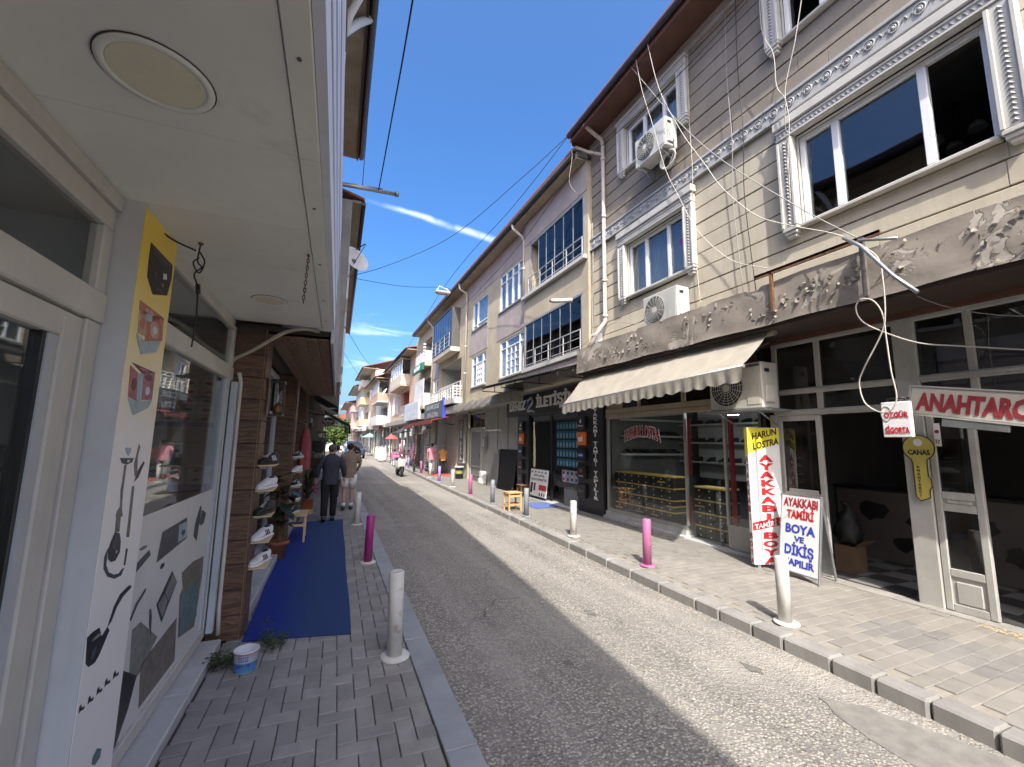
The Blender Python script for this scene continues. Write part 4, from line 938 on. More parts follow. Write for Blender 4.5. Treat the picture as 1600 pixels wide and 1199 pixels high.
# angle iron, struts and post on the slab
t = thing('cable_bracket', 'rusty angle iron bracket with galvanised strut bolted to the concrete slab', 'bracket', (4.7, 2.3, 3.5))
q = MB(); q.box(4.70, 4.728, 2.12, 3.42, 3.622, 3.65); q.box(4.70, 4.706, 2.12, 3.42, 3.60, 3.65); q.build('angle_iron', rust, t)
q = MB(); q.box(4.66, 4.70, 2.24, 2.28, 3.03, 3.62); q.build('post', M('rusty_post', (.16, .14, .13), .8, .3, 10, .3), t)
q = MB(); q.tube([(4.52, 2.33, 3.62), (4.45, 2.16, 3.45), (4.35, 1.9, 3.05), (4.3, 1.73, 2.84)], .018, 4); q.build('strut', steelG, t); q = MB(); q.tube([(4.66, 2.28, 3.6), (4.5, 1.9, 3.42)], .014, 4); q.build('strut', steelG, t)
MB().box(4.70, 4.735, 3.20, 3.23, 3.15, 3.62).build('iron_strip', rust, t)
# cables
cabW = M('cable_white', (.50, .47, .41), .6, .1, 10, 0); cabB = M('cable_black', (.02, .02, .02), .6, .1, 10, 0); cabG = M('cable_grey', (.30, .29, .28), .6, .1, 10, 0)
def cr(pts, n=6):
    """Catmull-Rom through the points"""
    p = [Vector(q) for q in pts]; p = [p[0] * 2 - p[1]] + p + [p[-1] * 2 - p[-2]]; o = []
    for i in range(1, len(p) - 2):
        for k in range(n):
            t = k / n; o.append(.5 * ((2 * p[i]) + (p[i + 1] - p[i - 1]) * t + (2 * p[i - 1] - 5 * p[i] + 4 * p[i + 1] - p[i + 2]) * t * t + (3 * p[i] - p[i - 1] - 3 * p[i + 1] + p[i + 2]) * t ** 3))
    return o + [p[-2]]
def cable(pts, r, mat, label, name='cable', n=6): return tag(MB().tube(cr(pts, n), r, 5).build(name, mat), label, 'cable', 'cables on the siding house')
cable([(4.58, 5.01, 8.42), (4.65, 4.82, 7.33), (4.8, 4.55, 6.44), (4.75, 4.11, 5.61), (4.7, 3.78, 5.01), (4.7, 3.35, 4.42), (4.75, 3.0, 4.13), (4.6, 2.47, 3.75), (4.53, 2.26, 3.56)], .006, cabW, 'thick white cable sagging from the brown eave to the slab bracket')
cable([(4.58, 5.31, 8.45), (4.65, 5.23, 7.67), (4.7, 5.05, 6.88), (4.72, 4.82, 5.94), (4.8, 4.63, 5.36), (4.8, 4.32, 4.69), (4.7, 3.74, 4.0), (4.65, 3.2, 3.66)], .0055, cabW, 'white cable hanging past the air conditioner to the rusty angle iron')
cable([(4.6, 5.47, 8.33), (4.8, 4.72, 6.85), (4.85, 3.97, 5.65), (4.8, 2.94, 4.36), (4.55, 2.23, 3.58)], .006, cabG, 'thin straight cable crossing the siding diagonally')
cable([(5.02, 3.29, 8.1), (4.98, 3.29, 7.1), (4.98, 3.16, 6.6), (4.98, 3.15, 6.13), (4.98, 3.06, 5.88), (5.0, 3.09, 5.62), (5.02, 3.1, 5.2), (5.03, 3.12, 4.5)], .0055, cabW, 'white cable dropping along the left casing of the large window')
cable([(4.95, 2.70, 7.2), (4.93, 2.85, 6.5), (4.95, 3.03, 5.96), (4.98, 3.03, 5.54), (5.03, 3.14, 4.9)], .006, cabW, 'white cable running down from the upper right window sill')
for k, (y, c_) in enumerate(((3.72, 'dark'), (3.9, 'grey'), (4.62, 'white'))):
    cable([(5.1, y, 8.1), (5.08, y + .02, 7), (5.06, y - .02, 5.9), (5.1, y + .05, 5), (5.1, y - .03, 3.6)], .006, (cabB, cabG, cabW)[k], ('black cable running straight down the siding between the windows', 'grey cable running straight down the siding between the windows', 'white cable running down beside the lower left window')[k])
cable([(4.53, 2.2, 3.5), (4.5, 2.06, 3.3), (4.5, 2.04, 3.07), (4.5, 2.05, 2.78), (4.5, 2.09, 2.61), (4.5, 2.25, 2.32), (4.5, 2.3, 2.18), (4.5, 2.27, 2.0), (4.5, 2.16, 1.91), (4.5, 2.07, 1.93), (4.5, 2.03, 2.04), (4.5, 2.05, 2.26), (4.5, 2.06, 2.55), (4.5, 2.07, 2.78), (4.5, 2.13, 2.92), (4.5, 2.22, 2.96), (4.5, 2.27, 2.9), (4.5, 2.24, 2.77), (4.5, 2.12, 2.65), (4.8, 1.97, 2.53), (5.2, 1.82, 2.51), (5.38, 1.2, 2.35)], .0065, cabW, 'white cable hanging in big loops from the slab bracket', n=8)
cable([(4.55, 2.2, 3.5), (4.9, 2.0, 3.0), (5.3, 1.6, 2.75), (5.4, .9, 2.6)], .004, cabG, 'thin grey wire crossing the dark transom windows')
cable([(4.72, 7.3, 3.55), (5.0, 6.6, 3.9), (5.06, 6.0, 3.75), (5.06, 5.5, 3.9)], .006, cabG, 'short grey cable from the downpipe to the lower air conditioner')
for k in range(4):
    cable([(5.13, 7.44 + k * .012, 6.4), (5.1, 7.38 + .03 * k, 5.4), (5.08, 7.42 - .03 * k, 4.4), (5.0, 7.3 + .02 * k, 3.7), (4.9, 7.36, 3.5)], .006, (cabG, cabW, cabB, cabG)[k], ('leftmost grey cable of the bundle at the corner of the two houses', 'white cable of the bundle at the corner of the two houses', 'black cable of the bundle at the corner of the two houses', 'inner grey cable of the bundle at the corner of the two houses')[k])
t = thing('meter_box', 'small white box on the slab at the corner below the downpipe', 'box', (5.0, 7.2, 3.5)); MB().box(4.95, 5.12, 7.12, 7.28, 3.5, 3.83, .006).build('box', pvc, t); MB().box(4.945, 4.949, 7.15, 7.25, 3.55, 3.78).build('opening', blackC, t)

# ---------------------------------------------------------------- bollards
colsB = {'white': M('bollard_white', (.56, .55, .51), .55, .08, 8, .25, 30, spots=.5, spot_col=(.20, .15, .10), streak=.3, spot_scale=7), 'pink': M('bollard_pink', (.40, .115, .25), .45, .08, 8, .1, spots=.55, spot_col=(.50, .30, .38), spot_scale=8, streak=.35), 'grey': M('bollard_grey', (.21, .235, .26), .5, .1, 8, .1), 'lilac': M('bollard_lilac', (.33, .26, .55), .5, .1, 8, .1), 'plum': M('bollard_plum', (.30, .02, .16), .45, .1, 8, .1, spots=.12, spot_col=(.25, .2, .2))}
def bollard(x, y, z, h, col, label, tilt=(0, 0), r=.053):
    t = thing('bollard', label, 'bollard', (x, y, z), 'steel tube bollards along the kerbs')
    Mx = Matrix.Translation((x, y, z)) @ Matrix.Rotation(tilt[0], 4, 'X') @ Matrix.Rotation(tilt[1], 4, 'Y')
    MB().lathe([(r, .0), (r, h - .006), (r - .006, h), (.022, h - .002), (.02, h - .008), (.001, h - .008)], n=20).xf(Mx).build('post', colsB[col], t)
    MB().lathe([(r * 1.9, .0), (r * 1.92, .008), (r * 1.8, .014), (r * 1.02, .018)], n=20).xf(Matrix.Translation((x + .004, y - .006, z)) @ Matrix.Rotation(.03, 4, 'X')).build('base_plate', colsB['white' if col == 'plum' else col], t)
    return t
bollard(.605, 3.50, 0, .61, 'white', 'chipped white bollard nearest the camera on the left pavement', (.01, -.02), .057)
bollard(.66, 6.16, 0, .60, 'plum', 'dark plum bollard beside the blue carpet', (0, .015))
bollard(.71, 8.88, 0, .60, 'white', 'white bollard beside the man in white shorts', (0, .01))
bollard(3.74, 2.63, ZR, .545, 'white', 'rust-stained white bollard in front of the folding sign', (.0, -.012))
bollard(3.82, 4.44, ZR, .56, 'pink', 'bright pink bollard in front of the shoe repair window', (0, .01))
bollard(3.84, 6.20, ZR, .56, 'white', 'white bollard in front of the black shop pillar')
bollard(3.93, 8.16, ZR, .56, 'grey', 'grey bollard just right of the wooden stool')
bollard(3.94, 10.1, ZR, .56, 'grey', 'grey bollard just left of the wooden stool')
bollard(3.95, 11.86, ZR, .56, 'pink', 'bright pink bollard in front of the grey door')
bollard(4.04, 14.0, ZR, .56, 'white', 'scrawled white bollard beyond the far pink bollard')
bollard(4.07, 15.9, ZR, .56, 'lilac', 'lilac bollard in front of the person in orange')
bollard(4.2, 17.9, ZR, .56, 'white', 'white bollard in front of the person in the pink shirt')
bollard(4.28, 20.1, ZR, .56, 'pink', 'farthest pink bollard, beside the bicycle')
bollard(4.45, 24.2, ZR, .56, 'lilac', 'farthest lilac bollard, behind the scooter')

# ---------------------------------------------------------------- stucco house with glazed balconies, phone shop below
yel = M('stucco_yellow', (.47, .41, .295), .9, .12, 1.8, .4, 50, streak=.3, spot_col=(.30, .25, .17), spots=.12)
mauve = M('stucco_mauve', (.395, .34, .32), .9, .12, 1.8, .4, 50, streak=.3, spot_col=(.25, .20, .18), spots=.1)
soff = M('soffit_board', (.42, .355, .27), .85, .18, 2.2, .3, 20, spots=.2, spot_col=(.22, .18, .13))
balG = glass('balcony_glass', (.10, .12, .16), 1.42)
B = thing('stucco_house', 'yellow and mauve stucco house with glazed balconies above the phone shop', 'building', (5.15, 12, ZR))
XB = 5.15; YB0, YB1 = 7.5, 16.55
bh = {'t1': (10.98, 12.9, 5.85, 7.10), 't2': (14.08, 15.75, 5.88, 6.98), 'l1': (10.85, 12.8, 3.62, 4.83), 'l2': (14.12, 15.7, 3.64, 4.82), 'bt': (7.66, 10.42, 5.72, 7.18), 'bl': (7.76, 10.72, 3.62, 4.90)}
holed(MB(), XB, XB + .2, 10.75, YB1, 3.02, 7.93, [bh[k] for k in ('t1', 't2', 'l1', 'l2')]).build('wall', yel, B)
holed(MB(), XB - .10, XB + .2, YB0 + .004, 10.749, 3.02, 7.93, [bh['bt'], bh['bl']]).build('wall', yel, B)
# mauve panels above and below the windows, a few millimetres proud
for a, b, c_, d in ((10.80, 13.1, 4.9, 5.8), (13.98, 16.0, 4.9, 5.82), (10.78, 16.0, 7.16, 7.9)):
    MB().box(XB - .012, XB - .001, a, b, c_, d).build('stucco_panel', mauve, B)
MB().box(XB - .114, XB - .101, YB0 + .01, 10.745, 7.22, 7.9).build('stucco_panel', mauve, B)
MB().box(XB - .114, XB - .101, YB0 + .01, 10.745, 3.05, 3.55).build('stucco_panel', mauve, B)
for k in ('t1', 't2', 'l1', 'l2'):
    a, b, c_, d = bh[k]; MB().box(XB - .05, XB + .05, a - .04, b + .04, c_ - .06, c_ - .002, .006).build('window_sill', conc, B)
window(B, XB + .02, *bh['t1'], pvc, winG, (11.45, 11.9, 12.4), (6.80,)); window(B, XB + .02, *bh['t2'], pvc, winG, (15.2,), (6.05,))
window(B, XB + .02, *bh['l1'], pvc, winG, (11.3, 12.3), (4.55,), grid={1: (3, 4)}); window(B, XB + .02, *bh['l2'], pvc, winG, (14.5, 15.2), (4.5,), grid={1: (3, 4)})
for k in ('t1', 't2', 'l1', 'l2'): a, b, c_, d = bh[k]; room(B, XB + .21, 7.6, a - .2, b + .2, c_ - .3, d + .1, roomM); curtain(B, XB + .16, a, b, c_, d, curtM, 14)
# glazed balconies: folding glass leaves in slim frames
def glazed(root, x, ya, yb, za, zb, n, rail=(0, .45), gm=balG, skip=(), frame=None, rails=2, rx=.06):
    fm = frame or alu
    q = MB(); q.box(x - .02, x + .04, ya, yb, zb - .05, zb, .004); q.box(x - .02, x + .04, ya, yb, za, za + .045, .004)
    q.box(x - .022, x + .042, ya, ya + .05, za + .046, zb - .051, .004); q.box(x - .022, x + .042, yb - .05, yb, za + .046, zb - .051, .004)
    w_ = q.build('glazing_frame', fm, root); st = (yb - ya - .1) / n
    for i in range(n):
        a = ya + .05 + i * st
        if i: MB().box(x - .006, x + .022, a - .011, a + .011, za + .046, zb - .051).build('leaf_stile', fm, w_)
        if i not in skip: MB().box(x + .006, x + .012, a + .011, a + st - .011, za + .046, zb - .051).build('pane', gm, w_)
    railing(root, x - rx, ya, yb, za + rail[0], za + rail[1], M('rail_grey', (.50, .50, .50), .5), rails, 5, .010)
glazed(B, XB - .08, *bh['bt'], 6, skip=(5,)); glazed(B, XB - .08, *bh['bl'], 6)
room(B, XB + .21, 7.2, 7.62, 10.46, 5.65, 7.25, dark_room); room(B, XB + .21, 7.2, 7.72, 10.73, 3.55, 4.95, dark_room)
MB().box(XB - .20, XB - .101, YB0 + .03, 10.78, 5.60, 5.70, .01).build('balcony_slab', trimW, B)
MB().box(XB - .16, XB - .101, YB0 + .03, 10.78, 3.50, 3.6, .01).build('balcony_slab', trimW, B)
# white flue pipe at the balcony's top right and a fabric roller
t = thing('awning_roller', 'white rolled awning cassette sticking out above the lower glazed balcony', 'awning roller', (4.9, 7.9, 4.86)); q = MB(); q.cyl((4.98, 8.05, 4.80), (4.55, 8.25, 4.78), .05, 12); q.build('tube', trimW, t); q = MB(); q.cyl((4.548, 8.251, 4.78), (4.51, 8.268, 4.778), .028, 10); q.build('end_cap', rust, t)
# eave, gutter and roof over both stucco houses
YE = 26.2
MB().box(4.82, 5.5, YB0 + .06, YE, 7.935, 7.965).build('eave_soffit', soff, B)
MB().box(4.78, 4.819, YB0 + .06, YE, 7.92, 8.05).build('fascia', soff, B)
q = MB(); q.tube([(4.72, YB0 + .08, 8.0), (4.72, YE, 8.0)], .065, 10); q.build('gutter', gutterB, B)
q = MB(); q.prism([(4.68, YB0 + .05, 8.07), (4.68, YE, 8.07), (9, YE, 8.9), (9, YB0 + .05, 8.9)], (0, 0, .05)); q.build('roof', MATS['roof_tile'], B)
MB().box(4.80, 5.10, YB0 + .06, YB0 + .42, 8.0, 8.28, .01).build('gutter_box', M('box_greygreen', (.30, .34, .33), .6, .1, 5, .1), B)
pipe(B, [(4.72, 10.95, 7.95), (4.74, 10.93, 7.82), (5.0, 10.86, 7.6), (5.06, 10.84, 7.45), (5.06, 10.84, 5.75)], .04, pipeM, collars=[(5.06, 10.84, 6.6)])
pipe(B, [(4.72, 16.3, 7.95), (4.74, 16.3, 7.75), (5.05, 16.35, 7.62), (5.08, 16.38, 7.5), (5.08, 16.38, 2.9)], .042, pipeM, collars=[(5.08, 16.38, 6.8), (5.08, 16.38, 5.4), (5.08, 16.38, 4.3)])
# crumbling slab over the pavement
q = MB(); vs = []; n_ = 60
for i in range(n_ + 1):
    y = 10.95 + 5.6 * i / n_
    for j in range(6): vs.append((4.76 + .008 * math.sin(y * 7 + j * 2) + (.02 * R.random() if j in (0, 5) else 0), y, 2.72 + .062 * j + .008 * math.sin(y * 5 + j)))
q.add(vs, [(i * 6 + j, i * 6 + j + 1, (i + 1) * 6 + j + 1, (i + 1) * 6 + j) for i in range(n_) for j in range(5)], True); q.box(4.79, 5.14, 10.96, YB1, 2.74, 3.02)
q.build('slab', M('concrete_grimy', (.36, .335, .29), .9, .2, 2.5, .8, 25, spots=.3, spot_col=(.18, .165, .14), streak=.6, bdist=.01), B)

# phone shop
P = thing('phone_shop', 'black clad phone shop with white DENİZ İLETİŞİM lettering', 'shop', (XS, 10, ZR))
room(P, 5.6, 8.2, 8.0, 11.75, ZR + .02, 2.6, M('shop_dark', (.13, .13, .135), .9))
MB().box(XS - .03, XS + .12, 8.5, 12.8, 2.36, 2.98, .006).build('sign_board', blackC, P)
MB().box(XS - .06, XS + .12, 7.53, 8.5, ZR, 2.98, .006).build('pillar', blackC, P)
MB().box(XS - .06, XS + .12, 11.1, 11.85, ZR, 2.355, .006).build('pillar', blackC, P)
text_mb('DENİZ', (XS - .031, 11.95, 2.55), .27, 'W', .03, .03, width=1.15).build('lettering', whiteL, P)
text_mb('İLETİŞİM', (XS - .031, 9.62, 2.56), .28, 'W', .03, .03, width=2.05).build('lettering', whiteL, P)
lg = M('logo_blue', (.10, .12, .32), .5); lgw = M('logo_grey', (.45, .46, .50), .5)
q = MB(); q.tube(cr([(XS - .04, 11.2, 2.78), (XS - .04, 10.98, 2.86), (XS - .04, 10.9, 2.72), (XS - .04, 11.12, 2.58), (XS - .04, 11.2, 2.48), (XS - .04, 10.95, 2.50), (XS - .04, 10.78, 2.44)]), .035, 6); q.build('logo', lgw, P)
for k in range(3): q = MB(); q.tube([(XS - .05, 11.25, 2.62 + k * .09), (XS - .05, 11.08, 2.68 + k * .08)], .022, 6); q.build('logo', lg, P)
zz = 2.36
for ch in 'AYAKKABI TAMİRİ YAPILIR':
    if ch != ' ': text_mb(ch, (XS - .061, 7.80, zz), .068, 'W', .05, .004, width=(.045 if ch in 'Iİ' else .155)).build('letter', whiteL, P)
    zz -= .0885
# brand light boxes
orangeM = M('badge_orange', (.72, .16, .02), .5)
def badge(y, z, h, w_, kind):
    col = orangeM if kind == 'mi' else blackM
    b = MB().box(XS - .13, XS - .061, y - w_ / 2, y + w_ / 2, z - h / 2, z + h / 2, .02).build('badge', col, P)
    x = XS - .131
    if kind == 'mi': text_mb('mi', (x, y, z - h * .2), h * .42, 'W', .06, .003, width=w_ * .5).build('print', whiteL, b)
    if kind == 'apple':
        MB().ball((x, y, z + .03), .004, .035, .04, 10).build('print', whiteL, b); MB().ball((x, y - .015, z + .085), .003, .012, .018, 8).build('print', whiteL, b); text_mb('iPhone', (x, y, z - .09), .05, 'W', .0, .003, width=w_ * .6).build('print', whiteL, b)
    if kind == 'sams': o = MB().ball((x, y, z), .004, w_ * .36, .05, 16).build('print', M('badge_blue', (.05, .07, .45), .5), b); text_mb('SAMSUNG', (x - .004, y, z - .016), .032, 'W', .02, .002, width=w_ * .5).build('print', whiteL, b)
    if kind == 'petal':
        for k in range(6): a = .5 + k * .43; MB().ball((x, y + .045 * math.cos(a), z + .045 * math.sin(a)), .004, .022, .03, 8).build('print', redM, b)
        text_mb('HUAWEI', (x, y, z - .09), .03, 'W', .0, .002, width=w_ * .5).build('print', whiteL, b)
    if kind == 'oppo': text_mb('oppo', (x, y, z - .02), .06, 'W', .0, .002, width=w_ * .6).build('print', M('badge_grey', (.3, .32, .31), .5), b)
for y, w_ in ((8.28, .42), (11.5, .36)):
    for z, k in ((2.05, 'apple'), (1.70, 'mi'), (1.33, 'sams'), (.95, 'petal'), (.55, 'oppo')): badge(y, z, .30, w_ * .8, k)
q = MB(); q.box(XS, XS + .05, 8.5, 8.55, ZR + .02, 2.36); q.box(XS, XS + .05, 9.86, 9.9, ZR + .02, 2.36); q.box(XS, XS + .05, 11.05, 11.1, ZR + .02, 2.36); q.box(XS, XS + .05, 8.55, 11.05, 2.30, 2.36); q.build('window_frame', blackM, P)
MB().box(XS + .02, XS + .026, 8.55, 9.86, .52, 2.30).build('pane', shopG, P); MB().box(XS + .02, XS + .026, 9.9, 11.05, ZR + .03, 2.30).build('pane', shopG, P)
MB().box(XS - .005, XS + .05, 8.55, 9.2, ZR + .02, .50).build('stall_riser', M('riser_grey', (.25, .25, .24), .6), P)
MB().box(XS - .2, XS + .1, 8.5, 11.1, ZR - .02, ZR + .018, .005).build('threshold', marble, P)
# wall of blue boxes inside
bb0 = None; bbm = M('blister_blue', (.05, .38, .62), .4, .2, 10)
for r_ in range(5):
    for c_ in range(9):
        loc = (5.72, 8.75 + c_ * .155, 1.0 + r_ * .235)
        if bb0 is None:
            bb0 = thing('phone_case_box', 'blue packaged phone case hung in rows inside the phone shop', 'package', loc, 'blue packages on the phone shop wall')
            MB().box(loc[0], loc[0] + .03, loc[1] - .06, loc[1] + .06, loc[2], loc[2] + .19, .004).build('pack', bbm, bb0); MB().box(loc[0] - .003, loc[0] - .001, loc[1] - .035, loc[1] + .035, loc[2] + .02, loc[2] + .13).build('print', M('blister_print', (.5, .75, .9), .4), bb0)
            bb0['label'] = 'blue phone case pack inside the phone shop, lowest row, first from the right'
        else: dup(bb0, loc, 'blue phone case pack inside the phone shop, %s row, %s from the right' % (('lowest', 'second lowest', 'middle', 'second highest', 'top')[r_], ORD[c_]))
MB().box(5.76, 5.80, 8.6, 10.2, .9, 2.25).build('display_wall', blackM, P)
for r_ in range(2):
    for c_ in range(4):
        t = thing('white_carton', 'pale boxed device in the phone shop window, %s row, %s from the right' % (('lower', 'upper')[r_], ORD[c_]), 'box', (5.7, 9.0 + c_ * .2, .62 + r_ * .15), 'pale boxes in the phone shop'); MB().box(5.66, 5.75, 8.9 + c_ * .2, 9.08 + c_ * .2, .62 + r_ * .15, .765 + r_ * .15, .004).build('carton', signW, t); MB().box(5.656, 5.659, 8.94 + c_ * .2, 9.04 + c_ * .2, .66 + r_ * .15, .73 + r_ * .15).build('print', lg, t)
MB().box(5.62, 5.98, 8.6, 9.8, ZR + .03, .615).build('display_counter', blackM, P)
# notice board leaning against the shop window
t = thing('shop_poster', 'white poster board with black lines and a red panel leaning at the phone shop', 'poster', (5.36, 10.38, ZR))
Mx = Matrix.Translation((5.30, 10.38, ZR + .06)) @ Matrix.Rotation(math.radians(7), 4, 'Y')
def po(mb, nm, m_): return mb.xf(Mx).build(nm, m_, t)
po(MB().box(0, .012, -.5, .5, .02, .72), 'board', signW)
po(text_mb('~11', (-.001, 0, .53), .06, 'W', .03, .002, width=.62), 'lettering', inkM); po(text_mb('~19', (-.001, 0, .43), .06, 'W', .03, .002, width=.88), 'lettering', inkM)
po(MB().box(-.003, -.001, -.46, -.06, .19, .33), 'red_panel', redM); po(MB().box(-.003, -.001, .3, .42, .1, .36), 'phone_print', inkM); po(MB().box(-.003, -.001, .14, .24, .16, .36), 'phone_print', inkM)
for k in range(5): po(MB().box(-.003, -.001, -.40 + k * .19, -.31 + k * .19, .63, .67), 'logo_print', (inkM, lg, inkM, redM, lg)[k])
for k in range(3): po(MB().box(-.003, -.001, -.42 + k * .13, -.36 + k * .13, .05, .12), 'phone_print', inkM)
# corrugated canopy on a steel frame
t = thing('metal_canopy', 'dark corrugated metal canopy on steel trusses above the phone shop sign', 'canopy', (5.1, 9.8, 3.2))
q = MB(); vs = []; n_ = 200
def canz(x, y): f = (y - 7.62) / 4.6; return 3.10 + .13 * f + (x - 4.35) * .30
for i in range(n_ + 1):
    y = 7.62 + 4.6 * i / n_; dz = .016 * math.sin(i * 2 * math.pi / 5)
    for x in (4.33, 5.12): vs.append((x, y, canz(x, y) + dz))
q.add(vs, [(2 * i, 2 * i + 2, 2 * i + 3, 2 * i + 1) for i in range(n_)], True); q.build('corrugated_sheet', M('sheet_dark', (.06, .06, .062), .5, .15, 4, .1, metal=.3), t)
for y in (7.66, 9.2, 10.7, 12.18):
    q = MB(); q.tube([(4.36, y, canz(4.36, y) - .035), (5.13, y, canz(5.13, y) - .035)], .018, 4); q.tube([(4.36, y, canz(4.36, y) - .05), (4.36, y, canz(4.36, y) - .13), (5.13, y, canz(4.36, y) - .13)], .014, 4); q.tube([(4.75, y, canz(4.75, y) - .04), (4.75, y, canz(4.36, y) - .13)], .012, 4); q.build('truss', blackM, t)
for x in (4.37, 4.75): q = MB(); q.tube([(x, 7.62, canz(x, 7.62) - .055), (x, 12.2, canz(x, 12.2) - .055)], .015, 4); q.build('purlin', blackM, t)
# pavement things by the phone shop
t = thing('wooden_stool', 'square wooden stool standing on the pavement between two grey bollards', 'stool', (3.97, 8.95, ZR))
lw = wood('stool_wood', (.62, .38, .17), (.50, .28, .11), 2, 2)
for sx in (-1, 1):
    for sy in (-1, 1): MB().box(3.97 + sx * .14 - .016, 3.97 + sx * .14 + .016, 8.95 + sy * .14 - .016, 8.95 + sy * .14 + .016, ZR, ZR + .375, .003).build('leg', lw, t)
MB().box(3.80, 4.14, 8.78, 9.12, ZR + .376, ZR + .40, .005).build('seat', lw, t)
for z in (.12, .30):
    for s_ in (-1, 1): MB().box(3.845, 4.095, 8.95 + s_ * .14 - .01, 8.95 + s_ * .14 + .01, ZR + z, ZR + z + .035).build('rail', lw, t); MB().box(3.97 + s_ * .14 - .01, 3.97 + s_ * .14 + .01, 8.825, 9.075, ZR + z + .001, ZR + z + .034).build('rail', lw, t)
t = thing('tea_glass', 'small glass standing on the wooden stool', 'glass', (3.97, 8.95, ZR + .4)); MB().lathe([(.022, ZR + .401), (.03, ZR + .42), (.02, ZR + .45), (.028, ZR + .49)], (3.97, 8.95, 0), 12).build('glass', glass('tea', (.8, .7, .6), 1.4), t); MB().lathe([(.05, ZR + .4005), (.055, ZR + .405)], (3.97, 8.95, 0), 14).build('saucer', signW, t)
tag(MB().add([(4.62, 9.72, ZR + .006), (5.30, 9.8, ZR + .006), (5.26, 9.02, ZR + .006), (4.55, 8.95, ZR + .006), (4.62, 9.72, ZR + .014), (5.30, 9.8, ZR + .014), (5.26, 9.02, ZR + .014), (4.55, 8.95, ZR + .014)], [(3, 2, 1, 0), (4, 5, 6, 7), (0, 1, 5, 4), (1, 2, 6, 5), (2, 3, 7, 6), (3, 0, 4, 7)]).build('door_mat', M('mat_blue', (.09, .14, .36), .95, .1, 40, .4, 300)), 'blue door mat in front of the phone shop', 'mat')
t = thing('wooden_stool', 'low dark brown stool in the shade at the phone shop window', 'stool', (5.15, 10.9, ZR))
for sx in (-1, 1):
    for sy in (-1, 1): MB().box(5.15 + sx * .12 - .014, 5.15 + sx * .12 + .014, 10.9 + sy * .12 - .014, 10.9 + sy * .12 + .014, ZR, ZR + .32).build('leg', rust, t)
MB().box(5.0, 5.3, 10.75, 11.05, ZR + .321, ZR + .345, .004).build('seat', rust, t)

# ground floor beyond: dark garage mouth, panelled bay, grey door, tailor's strip sign
Gf = thing('side_shop', 'pale concrete fronted bay with a grey door and a dark opening', 'shop', (XS, 14, ZR))
holed(MB(), XS + .02, XS + .16, 11.86, 17.0, ZR, 2.74, [(11.9, 13.6, ZR, 1.33), (15.2, 16.55, ZR, 2.02), (14.95, 16.6, 2.12, 2.66)]).build('wall', M('bay_concrete', (.36, .35, .31), .85, .12, 2, .3, 40, streak=.3, spot_col=(.2, .19, .17)), Gf)
for y in (12.75, 13.65): MB().box(XS + .008, XS + .02, y - .008, y + .008, 1.33, 2.7).build('joint', groove, Gf)
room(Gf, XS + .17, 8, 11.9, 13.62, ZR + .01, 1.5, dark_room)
q = MB(); q.box(XS - .01, XS + .06, 15.2, 15.28, ZR, 2.02); q.box(XS - .01, XS + .06, 16.47, 16.55, ZR, 2.02); q.box(XS - .01, XS + .06, 15.28, 16.47, 1.95, 2.03); q.box(XS - .03, XS + .05, 14.9, 16.6, 2.04, 2.11); q.build('door_frame', frameW, Gf)
d = MB().box(XS + .02, XS + .05, 15.29, 16.46, ZR + .01, 1.94).build('door', M('door_grey', (.19, .19, .185), .6, .1, 4, .1), Gf)
q = MB(); q.box(XS + .006, XS + .019, 15.35, 16.4, .62, .67); q.box(XS + .006, XS + .019, 15.35, 16.4, .3, .34); q.build('door_rail', alu, d); q = MB(); q.cyl((XS - .01, 15.4, 1.0), (XS - .01, 15.4, 1.14), .012, 8); q.build('handle', blackM, d)
for a, b in ((14.98, 15.5), (15.55, 16.05), (16.1, 16.57)): MB().box(XS + .06, XS + .066, a, b, 2.13, 2.65).build('pane', dg, Gf)
t = thing('leaning_panel', 'black sheet panel leaning in the dark opening beside the phone shop', 'panel', (5.35, 12.5, ZR)); q = MB(); q.prism([(5.30, 11.95, ZR), (5.30, 13.2, ZR), (5.46, 13.35, 1.36), (5.46, 11.95, 1.36)], (.015, 0, 0)); q.build('panel', M('black_matt', (.010, .010, .010), .9, 0, 5, 0), t); q = MB(); q.tube([(5.29, 13.2, ZR + .02), (5.45, 13.36, 1.36)], .012, 4); q.build('edge', steelG, t)
t = thing('grey_tarp', 'crumpled grey plastic sheet hanging beside the dark opening', 'tarp', (5.3, 13.5, ZR)); q = MB(); vs = []
for i in range(15):
    for j in range(8): k = j / 7; vs.append((5.40 - .14 * (1 - k) + .03 * math.sin(i * 1.4 + j * .6), 13.25 + i * .035 * (1.7 - k * .9), ZR + .01 + 1.1 * k + (.02 * math.sin(i * 2.2) if j == 0 else 0)))
q.add(vs, [(i * 8 + j, i * 8 + j + 1, (i + 1) * 8 + j + 1, (i + 1) * 8 + j) for i in range(14) for j in range(7)], True); q.build('sheet', M('tarp_grey', (.22, .22, .21), .6, .15, 5), t); MB().box(5.24, 5.3, 13.3, 13.7, ZR, ZR + .05, .02).build('sandbag', signW, t)
t = thing('meter_box', 'grey metal meter box on the post beside the grey door', 'box', (5.4, 14.8, 1.5)); MB().box(5.33, 5.45, 14.55, 14.85, 1.35, 1.75, .006).build('box', M('meter_grey', (.17, .17, .17), .6), t); MB().box(5.325, 5.329, 14.6, 14.8, 1.4, 1.7).build('door', alu, t)
t = thing('plaster_block', 'broken white plaster block at the foot of the grey door', 'block', (5.3, 14.6, ZR)); q = MB(); q.box(5.24, 5.42, 14.5, 14.8, ZR, .55, .03); q.box(5.2, 5.32, 14.6, 14.85, ZR, .3, .04); q.build('block', whiteP, t)
